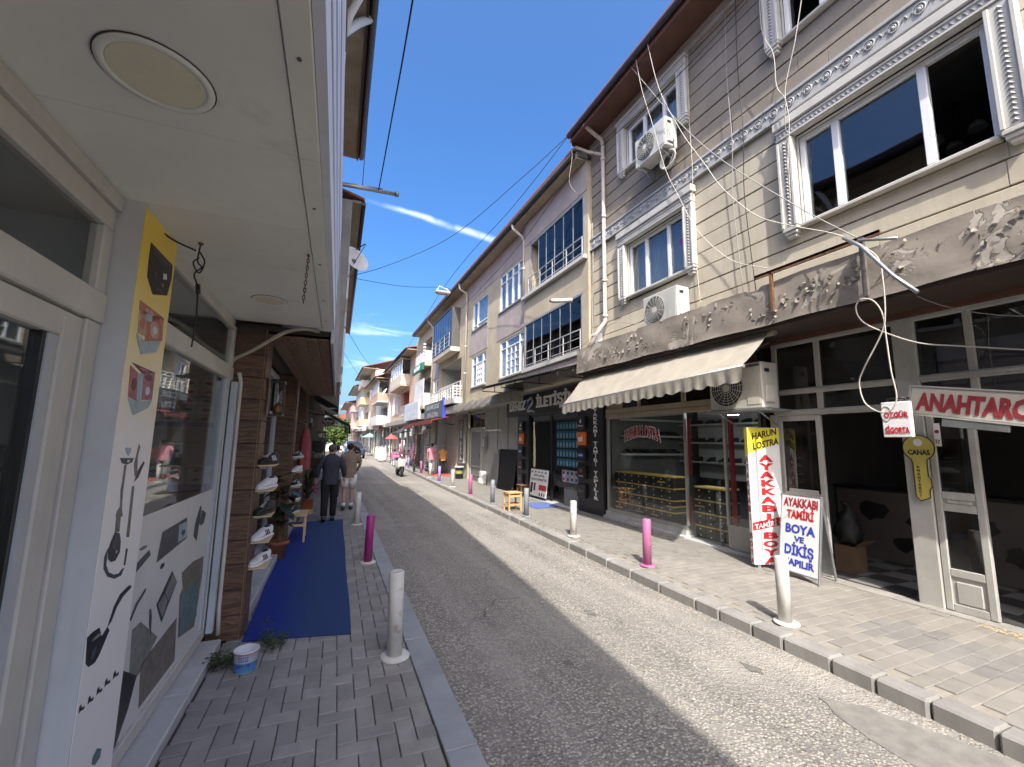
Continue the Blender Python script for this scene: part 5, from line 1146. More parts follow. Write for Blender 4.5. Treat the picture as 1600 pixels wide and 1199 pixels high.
t = thing('strip_sign', 'tall narrow black sign with white handwritten letters beside the grey door', 'sign', (5.4, 17.4, ZR)); MB().box(5.33, 5.44, 17.12, 17.72, .75, 2.50, .006).build('board', blackM, t); MB().box(5.335, 5.445, 17.07, 17.77, .70, 2.55).build('frame', frameW, t)
zz = 2.33
for ch in range(14):
    if ch != 6: text_mb('~1', (5.329, 17.42, zz), .1 + ch * 1e-3, 'W', .03, .003, width=.26).build('letter', whiteL, t)
    zz -= .118
t = thing('paint_drum', 'black drum with a yellow green label and white lid on the pavement', 'drum', (5.2, 17.0, ZR)); MB().lathe([(.15, ZR), (.16, ZR + .03), (.16, ZR + .42), (.15, ZR + .45)], (5.15, 16.95, 0), 18).build('drum', blackM, t); MB().lathe([(.19, ZR + .451), (.19, ZR + .48), (.17, ZR + .49)], (5.15, 16.95, 0), 18).build('lid', signW, t); MB().lathe([(.1625, ZR + .2), (.1625, ZR + .32)], (5.15, 16.95, 0), 18, cap=False).build('label', M('label_lime', (.28, .28, .06), .6), t)
MB().box(5.50, 5.62, 17.0, 26.3, ZR, 2.74).build('back_wall', interior, Gf)

# ---------------------------------------------------------------- further row houses on the right
def row_house(label, y0, y1, x, z1, colm, wins, roofm=None, eave=.35, slabz=(2.7, 3.0), shop=None, bal=(), rise=.9, roof=True, panelm=None):
    h = thing('row_house', label, 'building', (x, (y0 + y1) / 2, ZR), 'row houses down the street')
    hs = [w_[:4] for w_ in wins] + [b[:4] for b in bal]
    holed(MB(), x, x + .22, y0, y1, 2.9, z1, hs).build('wall', colm, h)
    MB().box(x + .23, x + 4, y0, y0 + .12, ZR, z1).build('end_wall', colm, h); MB().box(x + .23, x + 4, y1 - .12, y1, ZR, z1).build('end_wall', colm, h)
    for w_ in wins:
        n_ = w_[4]; window(h, x + .03, *w_[:4], pvc, winG, [w_[0] + (w_[1] - w_[0]) * (k + 1) / n_ for k in range(n_ - 1)], fw=.06)
        MB().box(x + .2, x + .6, w_[0] - .03, w_[1] + .03, w_[2], w_[3]).build('curtain', curtM if R.random() < .6 else dark_room, h)
    for b in bal:
        ya, yb, za, zb, kind, m_ = b[:6]
        if kind == 'open':   # recessed loggia with a railing and rear wall
            room(h, x + .22, x + 1.3, ya, yb, za, zb, m_, 'loggia'); window(h, x + 1.2, ya + .3, yb - .5, za + .1, zb - .3, pvc, winG, [(ya + yb) / 2])
            railing(h, x - .02, ya, yb, za, za + .75, whiteP, 4, 8, .018)
        else:                # projecting balcony
            d = b[6]; MB().box(x - d, x - .001, ya - .1, yb + .1, za - .14, za, .01).build('balcony_slab', colm, h)
            MB().box(x - d, x - d + .1, ya - .1, yb + .1, za + .001, za + .7, .01).build('parapet', m_, h)
            for yy in (ya - .1, yb): MB().box(x - d + .101, x - .001, yy, yy + .1, za + .001, za + .7).build('parapet', m_, h)
            room(h, x + .22, x + 1.2, ya, yb, za, zb, interior, 'loggia')
            if kind == 'glazed': 
                window(h, x - d + .02, ya - .08, yb + .08, za + .701, zb, pvc, winG, [ya + (yb - ya) * (k + 1) / 5 for k in range(4)])
                MB().box(x - d - .1, x - .001, ya - .2, yb + .2, zb + .001, zb + .1).build('balcony_roof', soff, h)
    if slabz: MB().box(x - .35, x + .3, y0, y1, slabz[0], slabz[1]).build('slab', conc, h)
    if roof:
        MB().box(x - eave, x + .3, y0 - .1, y1 + .1, z1, z1 + .06).build('eave', soff, h)
        q = MB(); q.prism([(x - eave - .08, y0 - .15, z1 + .061), (x - eave - .08, y1 + .15, z1 + .061), (x + 3, y1 + .15, z1 + rise + .06), (x + 3, y0 - .15, z1 + rise + .06)], (0, 0, .07)); q.build('roof', roofm or MATS['roof_tile'], h)
        q = MB(); q.tube([(x - eave - .1, y0, z1 + .05), (x - eave - .1, y1, z1 + .05)], .05, 8); q.build('gutter', gutterB, h)
    if shop:   # shopfront: posts, glass and dark inside
        q = MB(); n_ = shop
        for k in range(n_ + 1): y = y0 + (y1 - y0) * k / n_; q.box(x + .3, x + .42, max(y0, y - .09), min(y1, y + .09), ZR, slabz[0])
        q.build('shopfront_post', interior, h, kind='stuff')
        for k in range(n_): a, b = y0 + (y1 - y0) * k / n_ + .09, y0 + (y1 - y0) * (k + 1) / n_ - .09; MB().box(x + .40, x + .406, a, b, ZR + .1, slabz[0]).build('pane', shopG, h)
        room(h, x + .43, x + 3, y0 + .05, y1 - .05, ZR + .02, slabz[0], dark_room)
    return h
peach = M('stucco_peach', (.56, .40, .30), .9, .1, 2, .3, 40, streak=.25, spot_col=(.35, .27, .2)); pinkS = M('stucco_pink', (.56, .36, .31), .9, .1, 2, .3, 40, streak=.25, spot_col=(.35, .24, .2))
cream2 = M('stucco_cream', (.62, .54, .42), .9, .1, 2, .3, 40, streak=.25, spot_col=(.38, .33, .26)); orangeS = M('stucco_orange', (.52, .33, .23), .9, .1, 2, .3, 40); whiteS = M('stucco_white', (.66, .64, .60), .9, .1, 2, .3, 40, streak=.2, spot_col=(.4, .38, .35)); redS = M('stucco_red', (.42, .12, .10), .9, .1, 2, .3, 40)
C1 = row_house('tan stucco house with a blue glazed balcony over an open white-railed one', 16.6, 22.3, 5.15, 7.92, yel, [(21.0, 22.1, 3.5, 4.7, 2), (20.95, 22.1, 5.9, 7.1, 2)], bal=[(17.1, 20.6, 3.35, 5.1, 'open', interior)], roof=False, slabz=(2.72, 3.02), shop=3)
glazed(C1, 4.75, 17.5, 20.7, 5.6, 7.35, 7, rail=(.0, .62), gm=glass('balcony_blue', (.07, .11, .30), 1.6), frame=M('frame_navy', (.02, .03, .09), .4), rails=3)
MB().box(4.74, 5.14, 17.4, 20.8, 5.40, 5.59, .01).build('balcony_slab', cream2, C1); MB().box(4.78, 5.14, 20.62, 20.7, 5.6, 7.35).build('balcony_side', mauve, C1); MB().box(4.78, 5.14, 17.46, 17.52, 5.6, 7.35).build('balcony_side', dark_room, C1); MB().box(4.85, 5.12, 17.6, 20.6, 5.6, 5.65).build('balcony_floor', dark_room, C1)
MB().box(4.72, 5.14, 16.8, 21.0, 3.12, 3.33, .01).build('balcony_slab', trimW, C1); railing(C1, 4.75, 16.85, 20.9, 3.34, 3.85, whiteP, 4, 12, .02, sides=5.12)
MB().box(XB - .012, XB - .001, 20.75, 22.2, 4.75, 5.8).build('stucco_panel', mauve, C1)
pipe(C1, [(4.74, 22.2, 7.95), (5.05, 22.2, 7.6), (5.08, 22.2, 7.4), (5.08, 22.2, 3.0)], .045, pipeM)
C2 = row_house('tan and pinkish house with a green sign on its upper balcony', 22.35, 27.0, 5.15, 7.92, yel, [(25.6, 26.6, 3.5, 4.7, 2), (25.6, 26.6, 5.9, 7.0, 2)], bal=[(22.6, 25.0, 3.4, 5.0, 'proj', whiteS, .4), (22.6, 25.0, 5.7, 7.3, 'proj', whiteS, .4)], roof=False, slabz=(2.72, 3.02), shop=3)
MB().box(4.62, 4.74, 22.6, 25.3, 5.35, 5.75, .01).build('green_sign', M('sign_green', (.01, .16, .09), .5), C2); text_mb('~6', (4.619, 23.9, 5.45), .22, 'W', .02, .01, width=1.7).build('lettering', whiteL, C2)
for k in range(6): MB().box(4.66, 4.78, 22.55, 22.62, 5.8 + k * .18, 5.88 + k * .18).build('slat', whiteP, C2)
MB().box(4.76, 4.80, 22.7, 25.0, 3.45, 4.9).build('balcony_curtain', M('curtain_white', (.62, .64, .63), .9, .1, 2), C2)
D1 = row_house('pale pink house with a glazed upper bay and a red painted recess', 27.1, 38.0, 5.25, 7.3, peach, [(33.8, 35.2, 3.6, 5.1, 2), (35.7, 37.0, 3.6, 5.1, 2)], bal=[(29.4, 32.8, 3.3, 5.1, 'open', redS), (29.6, 34.5, 5.4, 7.1, 'glazed', cream2, .6)], shop=5, eave=.7)
q = MB(); q.lathe([(.42, .0), (.36, .05), (.22, .1), (.001, .12)], (0, 0, 0), 20); q.xf(Matrix.Translation((4.6, 37.6, 5.6)) @ Matrix.Rotation(math.radians(-60), 4, 'Y')); t = thing('satellite_dish', 'white satellite dish on the far pink house', 'satellite dish', (4.6, 37.6, 5.6)); q.build('dish', whiteP, t); MB().tube([(4.65, 37.6, 5.6), (5.2, 37.6, 5.3)], .03, 6).build('arm', steelG, t)
E1 = row_house('salmon house with white enclosed balconies and a red tiled roof', 38.3, 48, 5.1, 6.9, whiteS, [(45, 46.5, 3.6, 5, 2)], bal=[(38.9, 43.5, 5.0, 6.7, 'glazed', orangeS, .9), (38.9, 43.5, 3.0, 4.6, 'proj', whiteS, .9)], shop=4, eave=1.2, rise=1.6)
F1 = row_house('cream and orange four-storey house with rounded yellow balconies', 48.5, 60, 4.9, 9.3, cream2, [(52, 53.5, 3.6, 5, 2), (52, 53.5, 6.2, 7.6, 2)], bal=[(54, 58.5, 3.3, 5.0, 'proj', M('stucco_sand', (.56, .44, .27), .9), 1.0), (54, 58.5, 5.9, 7.6, 'proj', MATS['stucco_sand'], 1.0), (54, 58.5, 8.0, 9.2, 'proj', whiteS, 1.0)], shop=4, eave=1.3, rise=1.4)
MB().box(4.88, 4.899, 49.2, 51.5, 3.2, 8.2).build('orange_panel', orangeS, F1)
F2 = row_house('far house with pink parapets and red roof tiles', 60.5, 74, 4.7, 8.6, whiteS, [(64, 66, 3.6, 5, 2), (64, 66, 6, 7.4, 2)], bal=[(67, 72, 3.3, 5, 'proj', pinkS, 1.0), (67, 72, 5.8, 7.5, 'proj', pinkS, 1.0)], shop=4, eave=1.2, rise=1.4)
F3 = row_house('farthest pale house at the end of the right side', 74.5, 95, 4.2, 7.5, pinkS, [(78, 80, 3.6, 5, 2), (84, 86, 3.6, 5, 2)], shop=4, eave=1)
# signs of the far shops
def wall_sign(label, x, y0, y1, z0, z1, m_, txt, tm, side=None):
    t = thing('shop_sign', label, 'sign', (x, (y0 + y1) / 2, z0), 'shop signs down the street'); MB().box(x, x + .18, y0, y1, z0, z1, .008).build('board', m_, t)
    if side: MB().box(x + .001, x + .17, y0 - .12, y0 - .001, z0 - .1, z1 + .1, .008).build('side_panel', side, t)
    for k, s_ in enumerate(txt): text_mb(s_, (x - .001, (y0 + y1) / 2, z1 - (z1 - z0) * (k + .82) / len(txt)), (z1 - z0) / len(txt) * .55, 'W', .03, .004, width=(y1 - y0) * (.75 - .15 * k)).build('lettering', tm, t)
    return t
wall_sign('dark grey shop sign with a blue end panel above the red canopy', 4.66, 18.2, 21.7, 2.62, 3.36, M('sign_slate', (.09, .105, .11), .5), ['~10', '~6'], M('letter_grey', (.38, .40, .40), .5), blueM)
wall_sign('pale blue-white shop sign left of the dark grey one', 4.66, 23.3, 27.6, 2.75, 3.75, M('sign_pale', (.55, .61, .63), .5), ['~8', '~9'], lgw)
wall_sign('orange sign on the far salmon house', 4.55, 44, 46.2, 2.9, 3.6, M('sign_orange', (.75, .32, .03), .5), ['~6'], whiteL)
wall_sign('red strip sign above the far shop', 4.6, 40, 43, 2.5, 2.85, redM, ['~6'], whiteL)
wall_sign('white banner sign on the far cream house', 4.2, 50, 53.5, 2.6, 3.4, signW, ['~7'], lgw)
# sloping shop canopies
def lean_canopy(label, y0, y1, xw, zw, xf_, zf, m_, name='shop_canopy'):
    t = thing(name, label, 'canopy', (xw, (y0 + y1) / 2, zw), 'canopies down the street'); q = MB(); q.prism([(xw, y0, zw), (xw, y1, zw), (xf_, y1, zf), (xf_, y0, zf)], (0, 0, .03)); q.build('sheet', m_, t); q = MB(); q.box(xf_ - .03, xf_ - .001, y0, y1, zf - .12, zf + .03); q.build('front_edge', m_, t)
    for y in (y0 + .1, y1 - .1): q = MB(); q.tube([(xw, y, zw - .4), (xf_ + .1, y, zf)], .018, 4); q.build('brace', blackM, t)
    return t
dred = M('canopy_red', (.22, .035, .03), .7, .2, 3, .1)
lean_canopy('rusty red sheet canopy over the shop where two people stand', 17.6, 22.0, 5.1, 2.66, 4.1, 2.42, dred)
lean_canopy('rusty red sheet canopy with a pale front edge beyond the first one', 22.2, 24.8, 5.1, 2.62, 4.2, 2.36, dred)
lean_canopy('black tilted banner canopy farther down the right row', 25.2, 27.6, 5.1, 2.62, 4.0, 2.0, M('canopy_print', (.07, .07, .07), .6, .4, 5))
for y, s_ in ((22.8, 'white air conditioner beneath the red canopies'), (25.0, 'dark fronted air conditioner beneath the tilted banner')): ac(s_, 5.05, y - .45, y + .45, 1.95, 2.4, dep=.3)
PR = {'box_dark':[(2.307,2.459),(2.579,2.458),(2.591,2.39),(2.558,2.292),(2.394,2.245),(2.314,2.302),(2.307,2.377)],'box_dark_top':[(2.307,2.459),(2.579,2.458),(2.467,2.406),(2.338,2.42)],'box_dark_lab':[(2.477,2.377),(2.515,2.388),(2.524,2.362),(2.48,2.35)],'coral_top':[(2.276,2.184),(2.554,2.177),(2.431,2.132),(2.28,2.142)],'coral_side':[(2.28,2.142),(2.354,2.149),(2.386,2.046),(2.296,2.04)],'coral_front':[(2.354,2.149),(2.554,2.177),(2.571,2.064),(2.376,2.022)],'coral_blue':[(2.347,2.143),(2.413,2.158),(2.425,2.12),(2.356,2.113)],'coral_base':[(2.281,2.037),(2.376,2.022),(2.552,2.06),(2.512,1.997),(2.354,1.958)],'pink_top':[(2.277,1.91),(2.544,1.902),(2.396,1.877)],'pink_side':[(2.27,1.896),(2.355,1.875),(2.386,1.751),(2.288,1.763)],'pink_white':[(2.348,1.874),(2.404,1.878),(2.42,1.746),(2.37,1.749)],'pink_front':[(2.404,1.878),(2.534,1.9),(2.538,1.771),(2.416,1.76)],'pink_base':[(2.282,1.759),(2.394,1.751),(2.538,1.771),(2.504,1.731),(2.356,1.689)],'hk_bowl':[(2.327,1.55),(2.383,1.549),(2.385,1.532),(2.366,1.514),(2.336,1.534)],'hk_dish':[(2.289,1.509),(2.425,1.503),(2.412,1.485),(2.364,1.478),(2.315,1.486)],'hk_stem':[(2.34,1.479),(2.361,1.478),(2.36,1.372),(2.371,1.297),(2.389,1.258),(2.323,1.268),(2.328,1.288),(2.351,1.305),(2.336,1.375),(2.341,1.417)],'hk_neck':[(2.329,1.268),(2.37,1.261),(2.378,1.197),(2.336,1.205)],'hk_vase':[(2.336,1.205),(2.379,1.191),(2.401,1.151),(2.404,1.108),(2.372,1.082),(2.333,1.086),(2.305,1.106),(2.295,1.143),(2.312,1.174)],'hk_hose':[(2.293,1.149),(2.271,1.12),(2.279,1.074),(2.321,1.033),(2.389,1.005),(2.453,1.001),(2.473,1.028),(2.451,1.028),(2.425,1.017),(2.377,1.025),(2.327,1.049),(2.298,1.084),(2.295,1.119)],'hk_pipe':[(2.444,1.38),(2.468,1.378),(2.483,1.155),(2.454,1.161)],'hk_pipe2':[(2.467,1.11),(2.485,1.105),(2.481,1.036),(2.465,1.04)],'hk_tip':[(2.533,1.484),(2.549,1.478),(2.499,1.414),(2.458,1.395),(2.483,1.444)],'hk_tip2':[(2.459,1.565),(2.476,1.553),(2.463,1.508),(2.48,1.433),(2.458,1.418),(2.434,1.475),(2.45,1.531)],'pipe_bowl':[(2.222,0.84),(2.261,0.846),(2.313,0.843),(2.342,0.798),(2.385,0.818),(2.409,0.796),(2.343,0.727),(2.314,0.712),(2.266,0.718),(2.24,0.741)],'pipe_stem':[(2.385,0.818),(2.42,0.884),(2.467,0.92),(2.545,0.932),(2.575,0.924),(2.577,0.913),(2.503,0.9),(2.452,0.873),(2.415,0.827)],'mini0':[(2.238,0.57),(2.237,0.592),(2.248,0.596),(2.258,0.579),(2.277,0.577),(2.277,0.565),(2.248,0.572)],'mini1':[(2.302,0.567),(2.302,0.59),(2.313,0.594),(2.324,0.576),(2.344,0.574),(2.344,0.561),(2.313,0.569)],'mini2':[(2.369,0.566),(2.368,0.589),(2.381,0.593),(2.392,0.575),(2.414,0.572),(2.414,0.559),(2.381,0.568)],'mini3':[(2.433,0.565),(2.433,0.589),(2.446,0.594),(2.459,0.574),(2.481,0.572),(2.482,0.558),(2.447,0.567)],'mini4':[(2.507,0.559),(2.508,0.585),(2.522,0.589),(2.535,0.569),(2.56,0.566),(2.56,0.552),(2.522,0.562)],'mark':[(2.409,0.318),(2.438,0.332),(2.482,0.306),(2.479,0.275),(2.439,0.27),(2.408,0.292)],'film_top':[(2.633,1.172),(4.323,1.17)],'card':[(3.062,1.068),(3.481,1.08),(3.531,0.941),(3.024,0.913)],'card_light':[(3.337,1.057),(3.49,1.054),(3.522,0.951),(3.351,0.951)],'card_oval':[(3.404,1.014),(3.454,1.012),(3.472,0.985),(3.431,0.973),(3.393,0.993)],'lighter1':[(3.765,1.115),(3.803,1.099),(3.767,0.871),(3.674,0.925),(3.686,1.008)],'lighter2':[(3.827,1.077),(3.942,1.037),(3.902,0.97),(3.84,0.963),(3.782,0.991)],'strip':[(2.894,1.01),(2.921,0.978),(2.742,0.932),(2.735,0.975)],'disc':[(2.766,1.043),(2.81,1.048),(2.859,1.042),(2.854,1.032),(2.808,1.03),(2.776,1.034)],'oval':[(3.09,0.869),(3.104,0.886),(3.154,0.882),(3.151,0.86),(3.111,0.854)],'fan_outer':[(3.309,0.793),(3.426,0.696),(3.22,0.535),(3.104,0.669)],'fan_in1':[(3.316,0.773),(3.409,0.7),(3.291,0.627),(3.226,0.698)],'fan_in2':[(3.217,0.694),(3.28,0.627),(3.216,0.561),(3.125,0.662)],'bag':[(3.507,0.728),(3.743,0.739),(4.002,0.713),(4.018,0.588),(3.946,0.237),(3.583,0.304),(3.518,0.591),(3.572,0.614)],'bag_teal':[(3.543,0.591),(3.93,0.563),(3.969,0.298),(3.591,0.316)],'knife1':[(2.907,0.816),(2.919,0.803),(2.825,0.757),(2.768,0.705),(2.751,0.718),(2.804,0.776)],'knife2':[(3.001,0.678),(3.027,0.675),(3.051,0.627),(3.07,0.516),(3.031,0.583)],'panel1':[(2.801,0.652),(2.899,0.655),(3.186,0.47),(2.984,0.384),(2.845,0.351)],'panel2':[(2.972,0.42),(3.507,0.456),(3.564,0.179),(3.021,0.182)],'panel3':[(2.746,0.494),(2.933,0.383),(2.873,0.26),(2.78,0.163),(2.751,0.083),(2.703,0.114)]}

# ---------------------------------------------------------------- left row: corner shop with canopy
soffW = M('soffit_white', (.80, .80, .74), .8, .06, 1.5, .1, 30, spots=.42, spot_col=(.66, .62, .53), obvar=.03, spot_scale=2.2, streak=.2)
frameB = M('frame_beige', (.56, .535, .49), .5, .08, 4, .05, streak=.15, spot_col=(.25, .24, .22))
frameG = M('frame_greyblue', (.46, .49, .52), .5, .08, 4, .05)
pillarG = M('pillar_grey', (.56, .57, .57), .6, .08, 3, .1, streak=.12, spot_col=(.24, .24, .23))
fasW = M('fascia_white', (.74, .77, .82), .5, .06, 2, .05, streak=.2, spot_col=(.42, .40, .42))
wallC = M('stucco_oldcream', (.42, .38, .31), .9, .12, 1.5, .3, 40, streak=.3, spot_col=(.25, .22, .18))
filmM = M('window_film', (.66, .66, .645), .4, .06, 2, .02)
woodD = wood('wood_plank', (.155, .082, .046), (.058, .03, .016), 0, 1.1)
woodDy = wood('wood_plank_y', (.165, .09, .052), (.078, .04, .022), 1, 1.1)
woodEdge = wood('wood_edge', (.30, .19, .12), (.18, .11, .07), 1, 1.4)
woodS = wood('wood_soffit', (.22, .13, .08), (.12, .068, .04), 1, .8)
lime = wood('shelf_wood', (.62, .47, .28), (.52, .37, .2), 0, 2, obvar=.08)
L1 = thing('corner_shop', 'corner shop with a white canopy soffit, poster pillar and filmed window', 'shop', LW(-.9, 2.4, 0))
def lb(nm, m_, parent, *a, b=0, **k): return MB().box(*a, b).build(nm, m_, parent, xf=LM, **k)
t0 = -2.6
while t0 < 4.1:
    e = min(t0 + .5985, 4.2); lb('soffit_panel', soffW, L1, -1.05, -.195, t0, e, 2.6 + R.uniform(0, .0012), 2.615); t0 += .6
lb('soffit_backing', groove, L1, -1.05, -.14, -2.6, 4.2, 2.618, 2.63)
for a, b in ((-2.6, .3), (.303, 1.6), (1.603, 2.9), (2.903, 4.2)): lb('edge_strip', soffW, L1, -.192, -.122, a, b, 2.594, 2.616, b=.003)
q = MB()
for t_ in (.55, 1.15, 1.95, 2.6, 3.3, 3.9): q.cyl((-.157, t_, 2.5935), (-.157, t_, 2.59), .006, 8)
q.build('screw', M('screw', (.1, .1, .1), .5), L1, xf=LM, kind='stuff')
lb('fascia', fasW, L1, -.12, -.09, -2.6, 4.2, 2.60, 3.58)
for k, (a, b, c_) in enumerate(((2.75, .05, (.50, .33, .36)), (2.95, .04, (.30, .38, .58)), (3.2, .06, (.5, .34, .38)))): lb('print_stripe', M('stripe%d' % k, c_, .5), L1, -.0895, -.0885, -2.6, 4.19, a, a + b)
lb('canopy_top', conc, L1, -1.0, -.121, -2.6, 4.2, 3.4, 3.5)
q = MB(); q.box(-.97, -.9, -2.6, 2.20, 2.535, 2.598, .006); q.box(-.94, -.87, 2.62, 4.2, 2.535, 2.598, .006); q.build('top_trim', frameB, L1, xf=LM)
# storefront 1
q = MB(); q.box(-.97, -.92, -2.6, 2.2, 2.445, 2.534, .005); q.box(-.975, -.91, -2.6, 2.2, 2.05, 2.17, .006); q.box(-.97, -.92, 2.10, 2.2, 0, 2.049, .005); q.box(-.97, -.92, 2.125, 2.2, 2.171, 2.444, .005); q.build('storefront_frame', frameB, L1, xf=LM)
lb('pane', shopG, L1, -.95, -.944, -2.6, 2.124, 2.171, 2.444)
q = MB(); q.box(-.985, -.93, 1.98, 2.094, .02, 2.044, .006); q.box(-.985, -.93, -.4, 1.979, 1.95, 2.044, .006); q.box(-.985, -.93, -.4, 1.979, .02, .2, .006); q.build('door_frame', frameB, L1, xf=LM)
lb('door_inner_stile', frameG, L1, -.99, -.94, 1.925, 1.979, .2, 1.949); lb('gasket', blackM, L1, -.985, -.945, 1.905, 1.9245, .2, 1.949)
lb('door_pane', shopG, L1, -.968, -.962, -.4, 1.9045, .2, 1.949)
# pillar with printed vinyl
lb('pillar', pillarG, L1, -.97, -.832, 2.205, 2.60, 0, 2.6)
def vinyl():
    m = bpy.data.materials.new('poster_vinyl'); m.use_nodes = True; t = m.node_tree; n = t.nodes; L = t.links.new; b = n['Principled BSDF']
    g = n.new('ShaderNodeNewGeometry'); s_ = n.new('ShaderNodeSeparateXYZ'); L(g.outputs['Position'], s_.inputs[0])
    nz_ = n.new('ShaderNodeTexNoise'); nz_.inputs['Scale'].default_value = 5; L(g.outputs['Position'], nz_.inputs['Vector'])
    ad = n.new('ShaderNodeMath'); ad.operation = 'MULTIPLY_ADD'; L(nz_.outputs[0], ad.inputs[0]); ad.inputs[1].default_value = .25; L(s_.outputs[2], ad.inputs[2])
    r_ = n.new('ShaderNodeValToRGB'); mr = n.new('ShaderNodeMapRange'); L(ad.outputs[0], mr.inputs[0]); mr.inputs[1].default_value = 1.6; mr.inputs[2].default_value = 2.75; L(mr.outputs[0], r_.inputs[0])
    r_.color_ramp.elements[0].color = (.82, .81, .79, 1); r_.color_ramp.elements[0].position = .12; r_.color_ramp.elements[1].color = (.80, .57, .07, 1); r_.color_ramp.elements[1].position = .78
    e = r_.color_ramp.elements.new(.42); e.color = (.80, .68, .36, 1)
    L(r_.outputs[0], b.inputs['Base Color']); b.inputs['Roughness'].default_value = .38
    bp = n.new('ShaderNodeBump'); bp.inputs['Strength'].default_value = .15; bp.inputs['Distance'].default_value = .01; L(nz_.outputs[0], bp.inputs['Height']); L(bp.outputs[0], b.inputs['Normal'])
    return m
poster = lb('poster', vinyl(), L1, -.8315, -.8295, 2.21, 2.598, 0.01, 2.585)
inks = {'dk': M('ink_brown', (.028, .02, .018), .4, .4, 30, 0), 'dk2': M('ink_brown2', (.07, .05, .04), .4, .3, 40, 0), 'co': M('ink_coral', (.55, .20, .13), .45, .25, 25, 0), 'co2': M('ink_coral2', (.62, .38, .28), .45, .25, 25, 0), 'bl': M('ink_paleblue', (.36, .48, .53), .45, .15, 20, 0), 'pk': M('ink_wine', (.20, .035, .055), .45, .3, 25, 0), 'pk2': M('ink_rose', (.45, .16, .20), .45, .3, 30, 0), 'wh': M('ink_white', (.62, .64, .65), .45, .05, 10, 0), 'gr': M('ink_grey', (.18, .18, .17), .4, .3, 30, 0), 'te': M('ink_teal', (.03, .07, .09), .35, .4, 20, 0), 'na': M('ink_navy', (.012, .018, .07), .35, .5, 25, 0), 'bk': M('ink_jet', (.012, .012, .016), .35, .3, 20, 0), 'md': M('ink_midgrey', (.26, .26, .25), .5, .25, 15, 0), 'sl': M('ink_slate', (.085, .095, .12), .5, .3, 15, 0), 'tq': M('ink_turq', (.14, .24, .27), .5, .25, 15, 0), 'tp': M('ink_taupe', (.22, .195, .17), .5, .25, 15, 0)}
def prt(key, ink, s_, lvl=0, par=None):
    q = MB(); q.prism([(s_ + .0012 * lvl, a - .013, z) for a, z in PR[key]], (.0008, 0, 0))
    # traced on the plane x = s + .03 y, so turn to that row's frame
    return q.build('print', inks[ink], par, xf=LM)
s_ = -.829
for key, ink, lv in (('box_dark', 'dk', 0), ('box_dark_top', 'dk2', 1), ('box_dark_lab', 'wh', 2), ('coral_top', 'co', 0), ('coral_side', 'co2', 0), ('coral_front', 'co', 0), ('coral_blue', 'bl', 1), ('coral_base', 'bl', 1), ('pink_top', 'pk', 0), ('pink_side', 'pk2', 0), ('pink_front', 'pk2', 0), ('pink_white', 'bl', 1), ('pink_base', 'bl', 1), ('hk_bowl', 'bl', 0), ('hk_dish', 'te', 0), ('hk_stem', 'gr', 0), ('hk_neck', 'gr', 0), ('hk_vase', 'na', 1), ('hk_hose', 'te', 0), ('hk_pipe', 'gr', 0), ('hk_pipe2', 'bk', 0), ('hk_tip', 'bk', 0), ('hk_tip2', 'gr', 0), ('pipe_bowl', 'bk', 0), ('pipe_stem', 'bk', 0), ('mini0', 'bk', 0), ('mini1', 'bk', 0), ('mini2', 'bk', 0), ('mini3', 'bk', 0), ('mini4', 'bk', 0), ('mark', 'tq', 0)): prt(key, ink, s_, lv, poster)
def oval(key, ink, fx, fz, lv, dy=0, dz=0):
    P_ = PR[key]; cy_ = sum(p[0] for p in P_) / len(P_) + dy; cz_ = sum(p[1] for p in P_) / len(P_) + dz; w_ = (max(p[0] for p in P_) - min(p[0] for p in P_)) * fx; h = (max(p[1] for p in P_) - min(p[1] for p in P_)) * fz
    MB().prism([(s_ + .0012 * lv, cy_ - .013 + w_ * math.cos(k * .3927), cz_ + h * math.sin(k * .3927)) for k in range(16)], (.0008, 0, 0)).build('print', inks[ink], poster, xf=LM)
for key, ink, fx, fz, lv, dy, dz in (('box_dark', 'dk2', .09, .10, 1, -.04, -.02), ('box_dark', 'tp', .05, .05, 2, .05, -.04), ('box_dark', 'dk2', .16, .05, 1, .02, -.075), ('coral_front', 'co2', .26, .26, 1, 0, -.01), ('coral_front', 'wh', .12, .12, 2, 0, -.01), ('coral_side', 'co', .22, .2, 1, 0, 0), ('coral_top', 'co2', .2, .2, 1, 0, 0), ('pink_front', 'wh', .18, .14, 1, 0, -.02), ('pink_front', 'pk', .32, .10, 1, 0, .04), ('pink_side', 'pk', .2, .2, 1, 0, 0), ('pink_top', 'pk2', .2, .2, 1, 0, 0), ('hk_vase', 'bl', .07, .05, 2, .02, -.02), ('hk_vase', 'sl', .22, .22, 2, -.005, .02), ('hk_dish', 'wh', .10, .2, 1, .01, 0), ('pipe_bowl', 'sl', .10, .18, 1, -.02, -.03), ('pipe_bowl', 'md', .20, .05, 1, -.012, .03)): oval(key, ink, fx, fz, lv, dy, dz)
